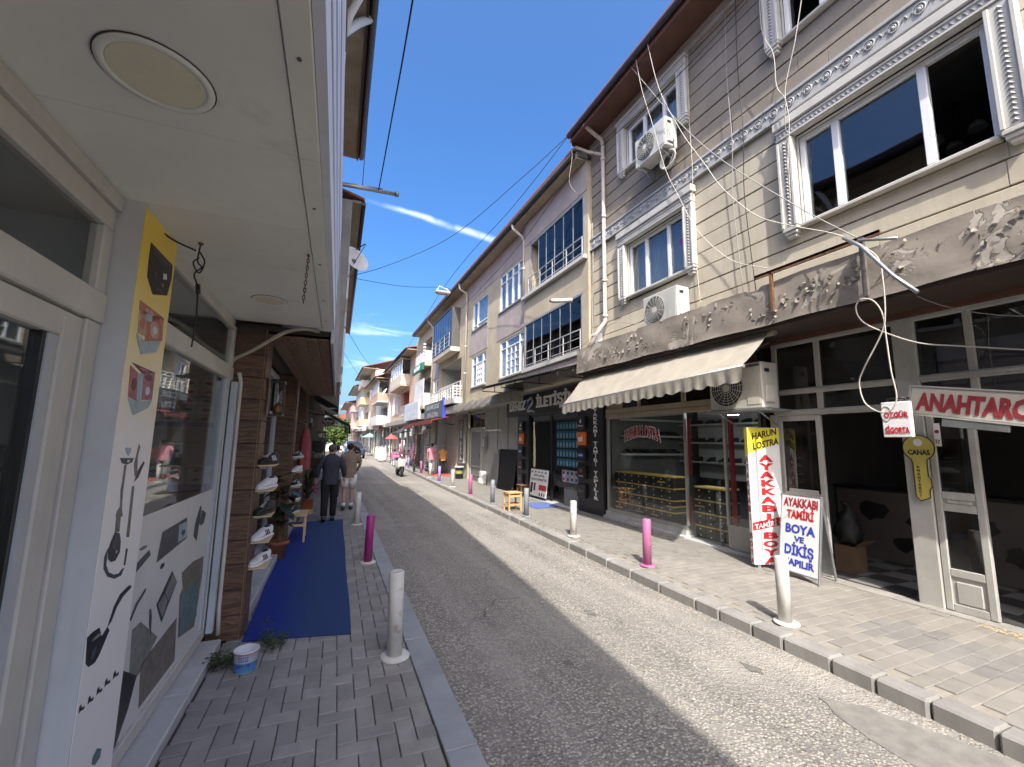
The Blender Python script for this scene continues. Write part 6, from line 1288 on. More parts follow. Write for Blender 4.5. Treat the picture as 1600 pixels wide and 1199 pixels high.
# storefront 2 with printed film on its lower half
q = MB(); q.box(-.905, -.855, 2.605, 4.2, 2.50, 2.534, .004); q.box(-.91, -.85, 2.605, 4.22, 2.075, 2.19, .008); q.box(-.905, -.855, 4.13, 4.2, .07, 2.499, .004); q.box(-.905, -.855, 2.605, 4.129, .07, .15, .005); q.build('storefront_frame', frameB, L1, xf=LM)
q = MB(); q.box(-.90, -.86, 4.06, 4.128, .151, 2.074, .004); q.box(-.845, -.80, 4.135, 4.19, .1, 2.06, .004); q.build('jamb', frameG, L1, xf=LM)
lb('pane', shopG, L1, -.885, -.879, 2.605, 4.129, 2.191, 2.499); lb('pane', shopG, L1, -.885, -.879, 2.605, 4.06, .15, 2.074)
film = lb('window_film', filmM, L1, -.8785, -.8765, 2.607, 4.058, .151, 1.20)
for key, ink, lv in (('panel1', 'md', 0), ('panel2', 'tp', 0), ('panel3', 'bk', 1), ('card', 'sl', 1), ('card_light', 'bl', 2), ('card_oval', 'sl', 3), ('lighter1', 'sl', 1), ('lighter2', 'sl', 1), ('strip', 'sl', 1), ('disc', 'gr', 1), ('oval', 'na', 1), ('fan_outer', 'te', 1), ('fan_in1', 'md', 2), ('fan_in2', 'md', 2), ('bag', 'tp', 1), ('bag_teal', 'tq', 2), ('knife1', 'sl', 1), ('knife2', 'sl', 1)): prt(key, ink, -.876, lv, film)
lb('ledge', marble, L1, -.97, -.73, -2.6, 3.35, -.02, .06, b=.008); lb('ledge', marble, L1, -.97, -.73, 3.353, 4.12, -.02, .06, b=.008)
for k in range(1): pipe(L1, [tuple(LW(-.80, 4.17, 2.14)), tuple(LW(-.79, 4.21, 2.06)), tuple(LW(-.785, 4.22, .25)), tuple(LW(-.77, 4.2, .06))], .016, frameB, 'drain_pipe')
# inside: room, end wall with blue edged shelves
q = MB(); t_ = .04
q.box(-3.2, -3.16, -2.6, 5.3, 0, 2.6); q.box(-3.16, -.98, 4.9, 4.94, 0, 2.6); q.box(-3.16, -.9, -2.64, -2.6, 0, 2.6); q.box(-3.16, -.98, -2.6, 4.9, -.01, .012); q.box(-3.16, -.98, -2.6, 4.9, 2.56, 2.59); q.build('room', interior, L1, xf=LM)
lb('divider', M('divider_blueish', (.20, .23, .26), .8), L1, -2.2, -1.0, 2.26, 2.30, .02, 2.5)
shB = M('shelf_blue', (.03, .07, .24), .6)
for z in (1.70, 1.17, .62): lb('shelf', ceilM, L1, -2.2, -1.02, 4.5, 4.89, z, z + .02); lb('shelf_edge', shB, L1, -2.2, -1.02, 4.485, 4.4995, z - .015, z + .025)
for z in (1.45, .9): lb('shelf', ceilM, L1, -2.2, -1.05, 1.85, 2.25, z, z + .02); lb('shelf_edge', shB, L1, -2.2, -1.05, 1.835, 1.8495, z - .015, z + .025)
c0 = None; cm = M('carton_white', (.52, .50, .45), .7, .1, 8); inkO = M('ink_oval', (.30, .045, .04), .6)
def carton(s_, t_, z, w_, h, lab):
    t = thing('carton', lab, 'box', LW(s_, t_, z), 'white cartons on the corner shop shelves'); MB().box(s_ - w_ / 2, s_ + w_ / 2, t_, t_ + .22, z, z + h, .003).build('box', cm, t, xf=LM)
    q = MB(); q.prism([(s_ - w_ * .26, t_ - .002, z + h * .5), (s_, t_ - .002, z + h * .28), (s_ + w_ * .26, t_ - .002, z + h * .5), (s_, t_ - .002, z + h * .74)], (0, .001, 0)); q.build('print', inkO, t, xf=LM); return t
lab1 = 'white carton with red oval, upper blue shelf, row first from below, first from the right'
base = None
for r_ in range(5):
    for k in range(8):
        s0_, z0_ = -1.10 - k * .135, 1.721 + r_ * .079
        if base is None: base = carton(s0_, 4.56, z0_, .13, .076, lab1); bw = LW(s0_, 4.56, z0_)
        else: dup(base, LW(s0_, 4.56 + R.uniform(0, .02), z0_), 'white carton with red oval, upper blue shelf, row %s from below, %s from the right' % (ORD[r_], ORD[k]))
for r_ in range(2):
    for k in range(5): dup(base, LW(-1.12 - k * .15, 4.56, 1.191 + r_ * .079), 'white carton with red oval, middle blue shelf, row %s from below, %s from the right' % (ORD[r_], ORD[k]))
for k in range(5): dup(base, LW(-1.15 - k * .17, 1.92, 1.471), 'white carton with red oval on the shelf behind the door, %s from the right' % ORD[k])
# canopy lamps
lampD = M('lamp_diffuser', (.76, .71, .54), .5, .05, 10); lampR = M('lamp_ring', (.84, .83, .76), .5, .05, 8)
def rlamp(x, y, r, lab):
    t = thing('ceiling_light', lab, 'ceiling light', (x, y, 2.6), 'recessed canopy lights'); MB().lathe([(r, 2.599), (r * .99, 2.5945), (r * .84, 2.5935), (r * .83, 2.596)], (x, y, 0), 48).build('frame', lampR, t); MB().lathe([(r * .83, 2.596), (r * .81, 2.5945), (.001, 2.594)], (x, y, 0), 48, sm=False).build('diffuser', lampD, t); MB().lathe([(r * 1.025, 2.5995), (r * 1.012, 2.5965), (r, 2.5985)], (x, y, 0), 48, cap=False).build('gap_ring', groove, t)
rlamp(-.49, 1.39, .134, 'large round recessed canopy light nearest the camera'); rlamp(-.42, 3.49, .115, 'smaller looking round canopy light by the wooden shopfront')
# hanging wire and chain
blk = cabB
t = thing('hanging_wire', 'black looped wire hanging from the canopy in front of the window', 'wire', (-.64, 2.6, 2.6))
q = MB(); q.tube(cr([(-.645, 2.59, 2.6), (-.65, 2.59, 2.50), (-.63, 2.59, 2.47), (-.66, 2.6, 2.43), (-.64, 2.6, 2.36), (-.63, 2.6, 2.2), (-.635, 2.6, 2.05)]), .004, 5); q.tube(cr([(-.645, 2.59, 2.55), (-.62, 2.59, 2.5), (-.64, 2.6, 2.44), (-.67, 2.6, 2.49), (-.645, 2.59, 2.52)]), .004, 5); q.build('wire', blk, t); MB().cyl((-.64, 2.6, 2.38), (-.634, 2.6, 2.33), .011, 8).build('plug', blackM, t); MB().ball((-.645, 2.59, 2.595), .013, .013, .01, 8).build('hook', rust, t)
cable([(-.86, 2.30, 2.585), (-.80, 2.33, 2.575), (-.74, 2.5, 2.56), (-.66, 2.58, 2.55)], .005, blk, 'thin black lead running along the pillar top under the canopy')
t = thing('hanging_chain', 'short rusty chain dangling from the canopy soffit', 'chain', (-.135, 2.5, 2.6)); MB().ball((-.135, 2.5, 2.592), .008, .012, .008, 8).build('hook', rust, t)
for k in range(13):
    z = 2.585 - k * .021; q = MB(); pts = []
    for a in range(10):
        an = a * .628; u_, v_ = .006 * math.cos(an), .013 * math.sin(an); pts.append((-.135 - k * .0006 + (u_ if k % 2 else 0), 2.5 + (0 if k % 2 else u_), z + v_))
    q.tube(pts, .0025, 4, closed=True); q.build('link', rust, t)
# upper storeys and roof of the corner house
U = thing('corner_house', 'old cream house rising above the corner shop with a boarded eave', 'building', LW(-.6, 3, 2.65))
lb('wall', wallC, U, -5, -.55, 2.9, 9.0, 2.64, 7.5); lb('wall', wallC, U, -5, -.92, -12, 2.899, 2.64, 7.5)
for a, z in ((3.2, 4.0), (6.2, 4.0), (3.2, 6.0), (6.2, 6.0)):
    fr_ = MB(); fr_.box(-.549, -.50, a, a + .07, z, z + 1.2); fr_.box(-.549, -.50, a + 1.5, a + 1.57, z, z + 1.2); fr_.box(-.549, -.50, a + .07, a + 1.5, z, z + .07); fr_.box(-.549, -.50, a + .07, a + 1.5, z + 1.13, z + 1.2); fr_.box(-.549, -.505, a + .75, a + .82, z + .07, z + 1.13); wq = fr_.build('window', pvc, U, xf=LM); lb('pane', M('pane_dark', (.02, .025, .03), .05, 0, 5, 0), wq, -.547, -.53, a + .071, a + 1.499, z + .071, z + 1.129)
lb('eave_soffit', M('ply_soffit', (.34, .28, .21), .85, .2, 2, .4, 14, streak=.3, spot_col=(.16, .12, .08)), U, -.56, .0, 3.0, 9.05, 7.5, 7.53)
lb('fascia', brownS, U, .001, .03, 3.0, 9.05, 7.47, 7.62)
# nearer the camera the eave narrows towards the wall
EN = -.70
q = MB(); q.prism([(-.9, -12, 7.5), (-.9, 3, 7.5), (.03, 3, 7.5), (EN, -12, 7.5)], (0, 0, .12)); q.build('eave_soffit', MATS['ply_soffit'], U, xf=LM)
MB().tube([tuple(LW(EN + .05, -12, 7.56)), tuple(LW(.085, 3, 7.56)), tuple(LW(.085, 9.06, 7.56))], .06, 10).build('gutter', gutterM, U)
q = MB(); q.prism([(EN + .06, -12, 7.63), (.11, 3, 7.63), (.11, 9.08, 7.63), (-5, 9.08, 9), (-5, -12, 9)], (0, 0, .05)); q.build('roof', MATS['roof_tile'], U, xf=LM)
pipe(U, [tuple(LW(.06, 5.75, 7.55)), tuple(LW(-.1, 5.7, 7.35)), tuple(LW(-.28, 5.6, 7.0)), tuple(LW(-.28, 5.6, 4.5))], .055, pvc)
pipe(U, [tuple(LW(-.02, 5.2, 7.45)), tuple(LW(-.2, 5.45, 7.2)), tuple(LW(-.28, 5.6, 6.95))], .05, pvc)
lb('balcony_beam', M('beam_brown', (.20, .14, .08), .8, .2, 5, .2), U, -.54, -.2, 2.9, 5.0, 6.2, 6.35)
# ---------------------------------------------------------------- wood clad shoe shop
Wd = thing('shoe_shop', 'shoe shop clad in dark horizontal wood planks under a boarded soffit', 'shop', LW(-.75, 7, 0))
def wcol(t_, s0_, s1_, dep=.30, h=2.55):
    lb('post_core', groove, Wd, s0_ + .012, s1_ - .014, t_ + .012, t_ + dep - .01, 0, h)
    z = .0; k = 0
    while z < h - .05:
        hh = min(.19 + R.uniform(-.012, .012), h - z)
        lb('plank', woodD, Wd, s0_, s1_ - .02, t_ - R.uniform(0, .003), t_ + .011, z + .003, z + hh - .004, b=.003)
        lb('plank', woodDy, Wd, s1_ - .0135, s1_ + R.uniform(0, .003), t_ + .0005, t_ + dep, z + .003, z + hh - .004, b=.003); z += hh
    lb('corner_strip', woodEdge, Wd, s1_ - .0195, s1_ - .014, t_ - .003, t_ + .0115, 0, h)
wcol(4.22, -.86, -.615); wcol(7.2, -.86, -.60); wcol(9.5, -.86, -.60)
for k in range(5):
    a = -.64 + k * .104; lb('soffit_board', woodS, Wd, a, a + .099, 4.26 + R.uniform(0, .03), 9.9, 2.50 - .004 * (k % 2), 2.52, b=.003)
lb('soffit_fascia', M('fascia_pale', (.42, .41, .39), .8, .12, 2, .2, streak=.35, spot_col=(.22, .2, .18)), Wd, -.115, -.09, 4.24, 9.95, 2.48, 3.5)
lb('void', groove, Wd, -.85, -.12, 4.30, 9.9, 2.55, 2.6)
for a, b in ((4.55, 7.18), (7.52, 9.48)):
    q = MB(); q.box(-.90, -.85, a, a + .05, .1, 2.5, .004); q.box(-.90, -.85, b - .05, b, .1, 2.5, .004); q.box(-.90, -.85, a + .05, b - .05, .1, .17); q.box(-.90, -.85, a + .05, b - .05, 2.42, 2.5); q.box(-.905, -.845, (a + b) / 2 - .035, (a + b) / 2 + .035, .17, 2.42, .004); q.box(-.90, -.85, a + .05, b - .05, 1.9, 1.96); q.build('window_frame', frameG, Wd, xf=LM)
    lb('pane', shopG, Wd, -.885, -.879, a + .05, b - .05, .17, 1.9)
lb('ledge', marble, Wd, -.93, -.63, 4.53, 9.48, -.02, .09, b=.008)
q = MB(); q.box(-3, -2.96, 4.95, 10, 0, 2.6); q.box(-2.96, -.92, 9.9, 9.94, 0, 2.6); q.box(-2.96, -.92, 4.95, 9.9, -.01, .01); q.box(-2.96, -.92, 4.95, 9.9, 2.56, 2.6); q.build('room', dark_room, Wd, xf=LM)
# conduit
cable([tuple(LW(-.88, 4.23, 2.16)), tuple(LW(-.86, 4.2, 2.25)), tuple(LW(-.72, 4.17, 2.34)), tuple(LW(-.56, 4.19, 2.48)), tuple(LW(-.45, 4.2, 2.55)), tuple(LW(-.32, 4.22, 2.585)), tuple(LW(-.22, 4.3, 2.59))], .018, M('conduit_beige', (.42, .38, .30), .6, .1, 8), 'beige flexible conduit bending from the window to the canopy', n=5)
# wall lanterns
def lantern(s_, t_, z, lab):
    t = thing('wall_lantern', lab, 'lantern', LW(s_, t_, z), 'wall lanterns of the shoe shop')
    q = MB(); q.box(s_, s_ + .012, t_ - .06, t_ + .06, z, z + .34, .003); q.build('back_plate', woodEdge, t, xf=LM)
    q = MB(); q.tube([(s_ + .013, t_, z + .32), (s_ + .08, t_, z + .33), (s_ + .085, t_, z + .27)], .009, 6); q.box(s_ + .013, s_ + .13, t_ - .05, t_ + .05, z + .0, z + .015); q.build('bracket', blackM, t, xf=LM)
    MB().lathe([(.035, .0), (.042, .03), (.03, .07), (.02, .09)], (s_ + .08, t_, z + .016), 14).build('burner', M('brass_old', (.20, .10, .04), .5, metal=.5), t, xf=LM)
    MB().lathe([(.026, .107), (.036, .14), (.028, .19), (.022, .25)], (s_ + .08, t_, z), 14).build('chimney', glass('lamp_glass', (.85, .87, .88), 1.7), t, xf=LM)
    q = MB()
    for dx, dy in ((0, -.05), (.1, -.05), (.1, .05)): q.box(s_ + .02 + dx, s_ + .028 + dx, t_ + dy - .004, t_ + dy + .004, z + .015, z + .30)
    q.box(s_ + .013, s_ + .132, t_ - .055, t_ + .055, z + .30, z + .312); q.build('cage', blackM, t, xf=LM)
lantern(-.60, 4.40, 1.80, 'glass chimney lantern on the nearest wood clad post'); lantern(-.585, 9.65, 1.80, 'lantern on the farthest wood clad post')
# shelves and shoes
def shelf(s_, t_, z, lab, w_=.135, l=.28):
    t = thing('shoe_shelf', lab, 'shelf', LW(s_, t_, z), 'small display shelves for single shoes'); lb('board', lime, t, s_, s_ + w_, t_ - l / 2, t_ + l / 2, z - .012, z, b=.004); q = MB(); q.box(s_ + .001, s_ + .05, t_ - .01, t_ + .01, z - .04, z - .0125); q.build('bracket', steelG, t, xf=LM)
ords = ('top', 'second', 'third', 'fourth', 'lowest')
desc1 = (('black', leatherB, leatherB, leatherW, 'black sneaker with three white stripes on the top shelf of the near post'), ('white', leatherW, leatherW, None, 'plain white sneaker on the second shelf of the near post'), ('black', leatherB, blackM, None, 'all black sneaker on the third shelf of the near post'), ('white', leatherW, leatherW, blackM, 'white sneaker with three black stripes on the fourth shelf of the near post'), ('white', leatherW, leatherW, blackM, 'white sneaker with three black stripes on the lowest shelf of the near post'))
for k, z in enumerate((1.372, 1.162, .950, .742, .535)):
    shelf(-.612, 4.36, z, '%s pale wooden shoe shelf on the nearest wood clad post' % ords[k]); d = desc1[k]
    p = LW(-.545, 4.36, z + .001); shoe('display_shoe', d[4], p, math.radians(-90 - 22), d[1], d[2], d[3], group='sneakers displayed outside the shoe shop')
desc2 = ('black and white sneaker on the top shelf of the second post', 'plain white sneaker on the second shelf of the second post', 'black and white sneaker on the third shelf of the second post', 'black sneaker with white sole on the fourth shelf of the second post', 'grey laced sneaker on the lowest shelf of the second post')
for k, z in enumerate((1.315, 1.10, .89, .685, .50)):
    shelf(-.60, 7.34, z, '%s pale wooden shoe shelf on the second wood clad post' % ords[k]); p = LW(-.535, 7.34, z + .001)
    shoe('display_shoe', desc2[k], p, math.radians(-90 - 22), leatherW if k == 1 else leatherB, leatherW, leatherW if k in (0, 2) else None, group='sneakers displayed outside the shoe shop')
# carpet
def carpetM():
    m = M('carpet_blue', (.003, .024, .23), .95, .12, 30, .5, 500); t = m.node_tree; n = t.nodes; L = t.links.new; b = n['Principled BSDF']
    src = b.inputs['Base Color'].links[0].from_socket; g = n.new('ShaderNodeNewGeometry'); s_ = n.new('ShaderNodeSeparateXYZ'); L(g.outputs['Position'], s_.inputs[0])
    nz_ = n.new('ShaderNodeTexNoise'); nz_.inputs['Scale'].default_value = 2.5; nz_.inputs['Detail'].default_value = 5; L(g.outputs['Position'], nz_.inputs['Vector'])
    ad = n.new('ShaderNodeMath'); ad.operation = 'MULTIPLY_ADD'; L(nz_.outputs[0], ad.inputs[0]); ad.inputs[1].default_value = .35; L(s_.outputs[0], ad.inputs[2])
    mr = n.new('ShaderNodeMapRange'); L(ad.outputs[0], mr.inputs[0]); mr.inputs[1].default_value = -.12; mr.inputs[2].default_value = .18; mr.inputs[4].default_value = .8
    mx_ = n.new('ShaderNodeMix'); mx_.data_type = 'RGBA'; L(mr.outputs[0], mx_.inputs['Factor']); L(src, mx_.inputs['A']); mx_.inputs['B'].default_value = (.014, .042, .105, 1); L(mx_.outputs['Result'], b.inputs['Base Color']); return m
q = MB(); nn = 40; vs = []
for i in range(nn + 1):
    f = i / nn; xl, xr = -.47 + .01 * math.sin(f * 9), .33 + .16 * f + .006 * math.sin(f * 14); yl, yr = 4.17 + 5.25 * f, 4.0 + 5.5 * f
    vs += [(xl, yl, .003), (xl, yl, .011), (xr, yr, .011), (xr, yr, .003)]
q.add(vs, [(4 * i + a, 4 * i + a + 1, 4 * i + a + 5, 4 * i + a + 4) for i in range(nn) for a in range(3)] + [(0, 3, 2, 1), (4 * nn, 4 * nn + 1, 4 * nn + 2, 4 * nn + 3)])
tag(q.build('carpet_runner', carpetM()), 'long blue carpet runner laid on the left pavement by the shoe shop', 'carpet')
# bucket with weeds
t = thing('plastic_tub', 'white and blue plastic tub standing at the foot of the wood clad post', 'tub', (-.38, 3.68, 0))
def tubprof(a, b): return MB().lathe(a, (-.38, 3.68, 0), 28)
tubM = M('tub_white', (.62, .63, .66), .4, .04, 8, 0); tubB = M('tub_blue', (.09, .26, .50), .4, .2, 12, 0)
tubprof([(.062, .002), (.066, .012), (.0755, .132), (.081, .134), (.081, .142), (.075, .142), (.062, .015), (.001, .012)], 0).build('tub', tubM, t)
MB().lathe([(.0668, .010), (.0715, .072)], (-.38, 3.68, 0), 28, cap=False).build('label', tubB, t); MB().lathe([(.0762, .1255), (.0766, .130)], (-.38, 3.68, 0), 28, cap=False).build('red_band', redM, t)
q = MB(); q.prism([(-.43, 3.6135 + .004, .045), (-.345, 3.6135, .05), (-.345, 3.611, .068), (-.43, 3.6115 + .004, .063)], (0, -.001, 0)); q.build('label_plate', blueM, t)
text_mb('~5', (-.385, 3.607, .085), .03, 'S', .01, .001, width=.06).build('lettering', blueM, t)
weedM = M('weed_green', (.055, .085, .025), .7, .25, 30, 0)
def weeds(lab, cx, cy, n_, r_, h):
    q = MB()
    for i in range(n_):
        a = R.uniform(0, 6.28); d = r_ * R.random() ** .6; x, y, z = cx + d * math.cos(a), cy + d * math.sin(a), R.uniform(.005, h); l = R.uniform(.012, .03); b = R.uniform(0, 6.28); w_ = l * .45
        dx, dy = math.cos(b), math.sin(b); q.add([(x, y, z), (x + dx * l * .5 - dy * w_, y + dy * l * .5 + dx * w_, z + l * .3), (x + dx * l, y + dy * l, z + l * .1), (x + dx * l * .5 + dy * w_, y + dy * l * .5 - dx * w_, z + l * .3)], [(0, 1, 2, 3)])
    tag(q.build('weeds', weedM, kind='stuff'), lab, 'weeds')
weeds('green weeds growing left of the plastic tub', -.55, 3.80, 260, .10, .07); weeds('sparse weeds right of the plastic tub at the carpet edge', -.24, 3.98, 200, .11, .09); weeds('thin grass tuft on the carpet corner', -.30, 4.12, 60, .05, .16)
# potted fig with large leaves
t = thing('potted_fig', 'terracotta pot with a tall dark leaved rubber fig by the shoe shop', 'potted plant', (-.44, 6.72, .01))
terra = M('terracotta', (.27, .10, .055), .8, .15, 8, .2, streak=.2, spot_col=(.15, .07, .05))
MB().lathe([(.085, .012), (.115, .19), (.135, .195), (.14, .24), (.128, .245), (.12, .2), (.001, .2)], (-.44, 6.72, 0), 24).build('pot', terra, t)
stems = [[(-.44, 6.72, .2), (-.45, 6.7, .5), (-.47, 6.68, .85), (-.46, 6.66, 1.15)], [(-.43, 6.73, .2), (-.40, 6.78, .55), (-.37, 6.8, .95)]]
for s2_ in stems: MB().tube(cr(s2_), .010, 6).build('stem', rust, t)
def leaf_mesh(l, w_, mat, nm):
    vs = []; n_ = 8
    for i in range(n_ + 1):
        f = i / n_; ww = w_ * math.sin(math.pi * min(1, f * .96 + .02)) ** .8; z = -.12 * l * f * f; vs += [(f * l, -ww, z + ww * .25), (f * l, 0, z), (f * l, ww, z + ww * .25)]
    me = bpy.data.meshes.new(nm); me.from_pydata(vs, [], [(3 * i + a, 3 * i + a + 1, 3 * i + a + 4, 3 * i + a + 3) for i in range(n_) for a in (0, 1)]); me.polygons.foreach_set('use_smooth', [True] * len(me.polygons)); me.materials.append(mat); return me
figL = M('fig_leaf', (.022, .040, .018), .3, .2, 8, 0, obvar=.3); lm_ = leaf_mesh(.26, .075, figL, 'fig_leaf'); rf = random.Random(11)
for s2_ in stems:
    pts = cr(s2_)
    for i in range(15):
        p = pts[int(len(pts) * (.35 + .63 * i / 15))]; o = bpy.data.objects.new('leaf', lm_); COL.objects.link(o); o.parent = t; a = i * 2.4 + rf.uniform(-.3, .3); sc = rf.uniform(.65, 1.05)
        o.matrix_local = Matrix.Translation(p - OFF[t.name]) @ Matrix.Rotation(a, 4, 'Z') @ Matrix.Rotation(rf.uniform(-.5, .5), 4, 'Y') @ Matrix.Scale(sc, 4)
t = thing('potted_palm', 'bushy dark green palm in an orange square planter beyond the carpet', 'potted plant', (-.22, 10.5, 0))
q = MB(); q.box(-.36, -.08, 10.38, 10.66, .015, .30, .01); q.build('pot', M('planter_orange', (.34, .09, .03), .7, .2, 6), t); q = MB(); q.box(-.37, -.07, 10.37, 10.67, .0, .10); q.build('base', lime, t)
pl = leaf_mesh(.62, .028, M('palm_leaf', (.03, .055, .022), .5, .2, 8, 0, obvar=.3), 'palm_leaf')
for i in range(46):
    o = bpy.data.objects.new('leaf', pl); COL.objects.link(o); o.parent = t; o.matrix_local = Matrix.Translation(Vector((-.22, 10.52, .3 + rf.uniform(0, .45))) - OFF[t.name]) @ Matrix.Rotation(rf.uniform(0, 6.28), 4, 'Z') @ Matrix.Rotation(-rf.uniform(.3, 1.3), 4, 'Y') @ Matrix.Scale(rf.uniform(.6, 1), 4)
MB().tube([(-.22, 10.52, .28), (-.2, 10.5, .6), (-.23, 10.5, .9)], .02, 6).build('stem', rust, t)
t = thing('display_bench', 'small wooden display bench at the second wood clad post', 'bench', (-.33, 7.75, 0))
for a, b in ((-.43, 7.6), (-.43, 8.1), (-.17, 7.6), (-.17, 8.1)): MB().box(a, a + .03, b, b + .03, .012, .40, .003).build('leg', lime, t)
MB().box(-.44, -.13, 7.58, 8.15, .401, .425, .004).build('seat', lime, t); MB().box(-.42, -.15, 7.605, 7.625, .25, .30).build('rail', lime, t)
# hanging red garment
t = thing('hanging_garment', 'dusty red long garment hanging by the farthest wooden post', 'garment', (-.24, 8.3, 1.8)); q = MB(); vs = []; nn = 24
for j in range(12):
    f = j / 11; w_ = .05 + .06 * min(1, f * 3); z = 1.78 - .70 * f
    for i in range(nn): a = 2 * math.pi * i / nn; fo = 1 + .18 * math.sin(a * 5) * f; vs.append((-.26 + w_ * math.cos(a) * .8 * fo, 8.3 + w_ * .9 * math.sin(a) * fo, z + .01 * math.sin(a * 3) * f))
q.add(vs, [(j * nn + i, j * nn + (i + 1) % nn, (j + 1) * nn + (i + 1) % nn, (j + 1) * nn + i) for j in range(11) for i in range(nn)], True); q.poly([vs[i] for i in range(nn)]); q.build('cloth', M('cloth_red', (.36, .075, .075), .9, .15, 10, .2), t); MB().tube([(-.26, 8.3, 1.79), (-.26, 8.3, 1.85), (-.4, 8.3, 1.9), (-.56, 8.3, 1.88)], .006, 5).build('hook', steelG, t)
# ---------------------------------------------------------------- further left: dark shops, awnings, next house
N2 = thing('grey_house', 'pale grey rendered house beyond the wooden shop on the left', 'building', LW(-.5, 14, 0))
lb('wall', M('render_pale', (.46, .45, .43), .9, .1, 1.5, .2, 40, streak=.35, spot_col=(.25, .24, .22)), N2, -4, -.02, 10.05, 21.5, 2.72, 6.6)
lb('wall', groove, N2, -4, -.6, 9.96, 21.5, 0, 2.71)
lb('eave', MATS['ply_soffit'], N2, -.019, .18, 9.2, 21.5, 6.6, 6.66); q = MB(); q.prism([(.22, 9.15, 6.67), (.22, 21.6, 6.67), (-4, 21.6, 7.8), (-4, 9.15, 7.8)], (0, 0, .05)); q.build('roof', MATS['roof_tile'], N2, xf=LM)
lb('stone_gable', conc, N2, -.5, -.02, 9.1, 10.04, 2.72, 6.59); MB().tube([tuple(LW(.2, 9.2, 6.62)), tuple(LW(.2, 21.5, 6.62))], .05, 8).build('gutter', gutterM, N2)
for a in (11.5, 14.5, 17.5):
    for z in (3.4, 5.2): wq = lb('window', pvc, N2, -.02, .02, a, a + 1.3, z, z + 1.0); lb('pane', MATS['pane_dark'], wq, .021, .024, a + .08, a + 1.22, z + .08, z + .92)
def black_awning(lab, t0_, t1_, sw, zw, sf, zf, val=.18):
    t = thing('black_awning', lab, 'awning', LW(sw, t0_, zw), 'black awnings on the left'); bm = M('awning_black', (.016, .016, .017), .7, .2, 6, .2)
    q = MB(); q.prism([(sw, t0_, zw), (sw, t1_, zw), (sf, t1_, zf), (sf, t0_, zf)], (0, 0, .012)); q.build('canvas', bm, t, xf=LM); lb('valance', bm, t, sf, sf + .008, t0_, t1_, zf - val, zf + .012)
    for y in (t0_ + .05, t1_ - .05): q = MB(); q.tube([(sw, y, zw - .35), (sf - .02, y, zf - .02)], .018, 6); q.build('arm', steelG, t, xf=LM)
    return t
black_awning('near black awning over the dark shop left of the walking men', 10.0, 12.4, -.58, 2.58, -.02, 2.28, .2)
black_awning('far black awning with faint lettering beyond the oval sign', 13.2, 15.2, -.4, 2.4, .33, 1.98, .2)
t = thing('oval_sign', 'black oval hanging sign with white ayhan lettering', 'sign', (.12, 11.9, 1.9))
q = MB(); q.lathe([(.17, -.012), (.18, 0), (.17, .012)], (0, 0, 0), 28, 1, .66, sm=False); q.xf(Matrix.Translation((.12, 11.9, 2.03)) @ Matrix.Rotation(math.radians(90), 4, 'X')); q.build('board', blackM, t)
q = MB(); q.tube([(.12 + .165 * math.cos(a * .25), 11.884, 2.03 + .105 * math.sin(a * .25)) for a in range(26)], .005, 4, closed=True); q.build('rim_line', whiteL, t)
text_mb('ayhan', (.12, 11.886, 2.02), .075, 'S', .02, .004, width=.23).build('lettering', whiteL, t); text_mb('~8', (.12, 11.886, 1.965), .025, 'S', .0, .003, width=.14).build('lettering', whiteL, t); MB().tube([(.12, 11.9, 2.15), (.12, 11.9, 2.2), (-.5, 11.9, 2.2)], .01, 5).build('bracket', blackM, t)
# rails of dark clothes and bags outside the dark shops
gcol = [M('cloth_%d' % i, c_, .9, .2, 12, .2) for i, c_ in enumerate(((.02, .02, .025), (.05, .045, .05), (.03, .04, .06), (.12, .11, .10), (.07, .03, .03), (.2, .2, .2)))]
gn = ('black', 'charcoal', 'dark navy', 'dull olive', 'dark maroon', 'pale grey')
t = thing('clothes_rail', 'steel clothes rail outside the dark shop on the left', 'clothes rail', (-.3, 11.2, 0)); MB().tube([(-.3, 10.75, 1.6), (-.28, 12.6, 1.6)], .015, 6).build('bar', steelG, t)
for y in (10.8, 12.55): MB().tube([(-.3, y, 0), (-.29, y, 1.6)], .015, 6).build('upright', steelG, t)
for i in range(9):
    y = 10.95 + i * .18; g_ = i % 6; t = thing('hanging_jacket', '%s garment on the clothes rail, %s from the camera' % (gn[g_], ('first', 'second', 'third', 'fourth', 'fifth', 'sixth', 'seventh', 'eighth', 'ninth')[i]), 'garment', (-.3, y, 1.6), 'garments on the rail'); q = MB()
    h = R.uniform(.7, 1.0); loft(q, [(0, .02, -.03, .03, 1), (.06, .10, -.04, .04, .8), (.12, .18, -.05, .05, .7), (h * .6, .17, -.05, .05, .7), (h, .19, -.06, .06, .7)], 14); q.xf(Matrix.Translation((-.29, y, 1.56)) @ Matrix.Rotation(math.radians(90), 4, 'Y')); q.build('cloth', gcol[g_], t)
    MB().tube([(-.29, y, 1.56), (-.29, y, 1.61)], .004, 4).build('hanger', steelG, t)
for i, (x, y, z) in enumerate(((-.1, 12.8, 1.55), (-.05, 13.2, 1.5), (.0, 13.7, 1.55), (-.12, 12.75, 1.1), (-.02, 13.4, 1.05))):
    g_ = (i + 1) % 6; t = thing('hanging_bag', '%s bag hanging %s under the far black awning' % (gn[g_], ('first in the upper row', 'second in the upper row', 'third in the upper row', 'first in the lower row', 'second in the lower row')[i]), 'bag', (x, y, z), 'bags on the left'); MB().box(x - .12, x + .12, y - .05, y + .05, z - .28, z, .03).build('bag', gcol[g_], t); MB().tube([(x - .08, y, z), (x, y, z + .15), (x + .08, y, z)], .008, 5).build('strap', gcol[g_], t)
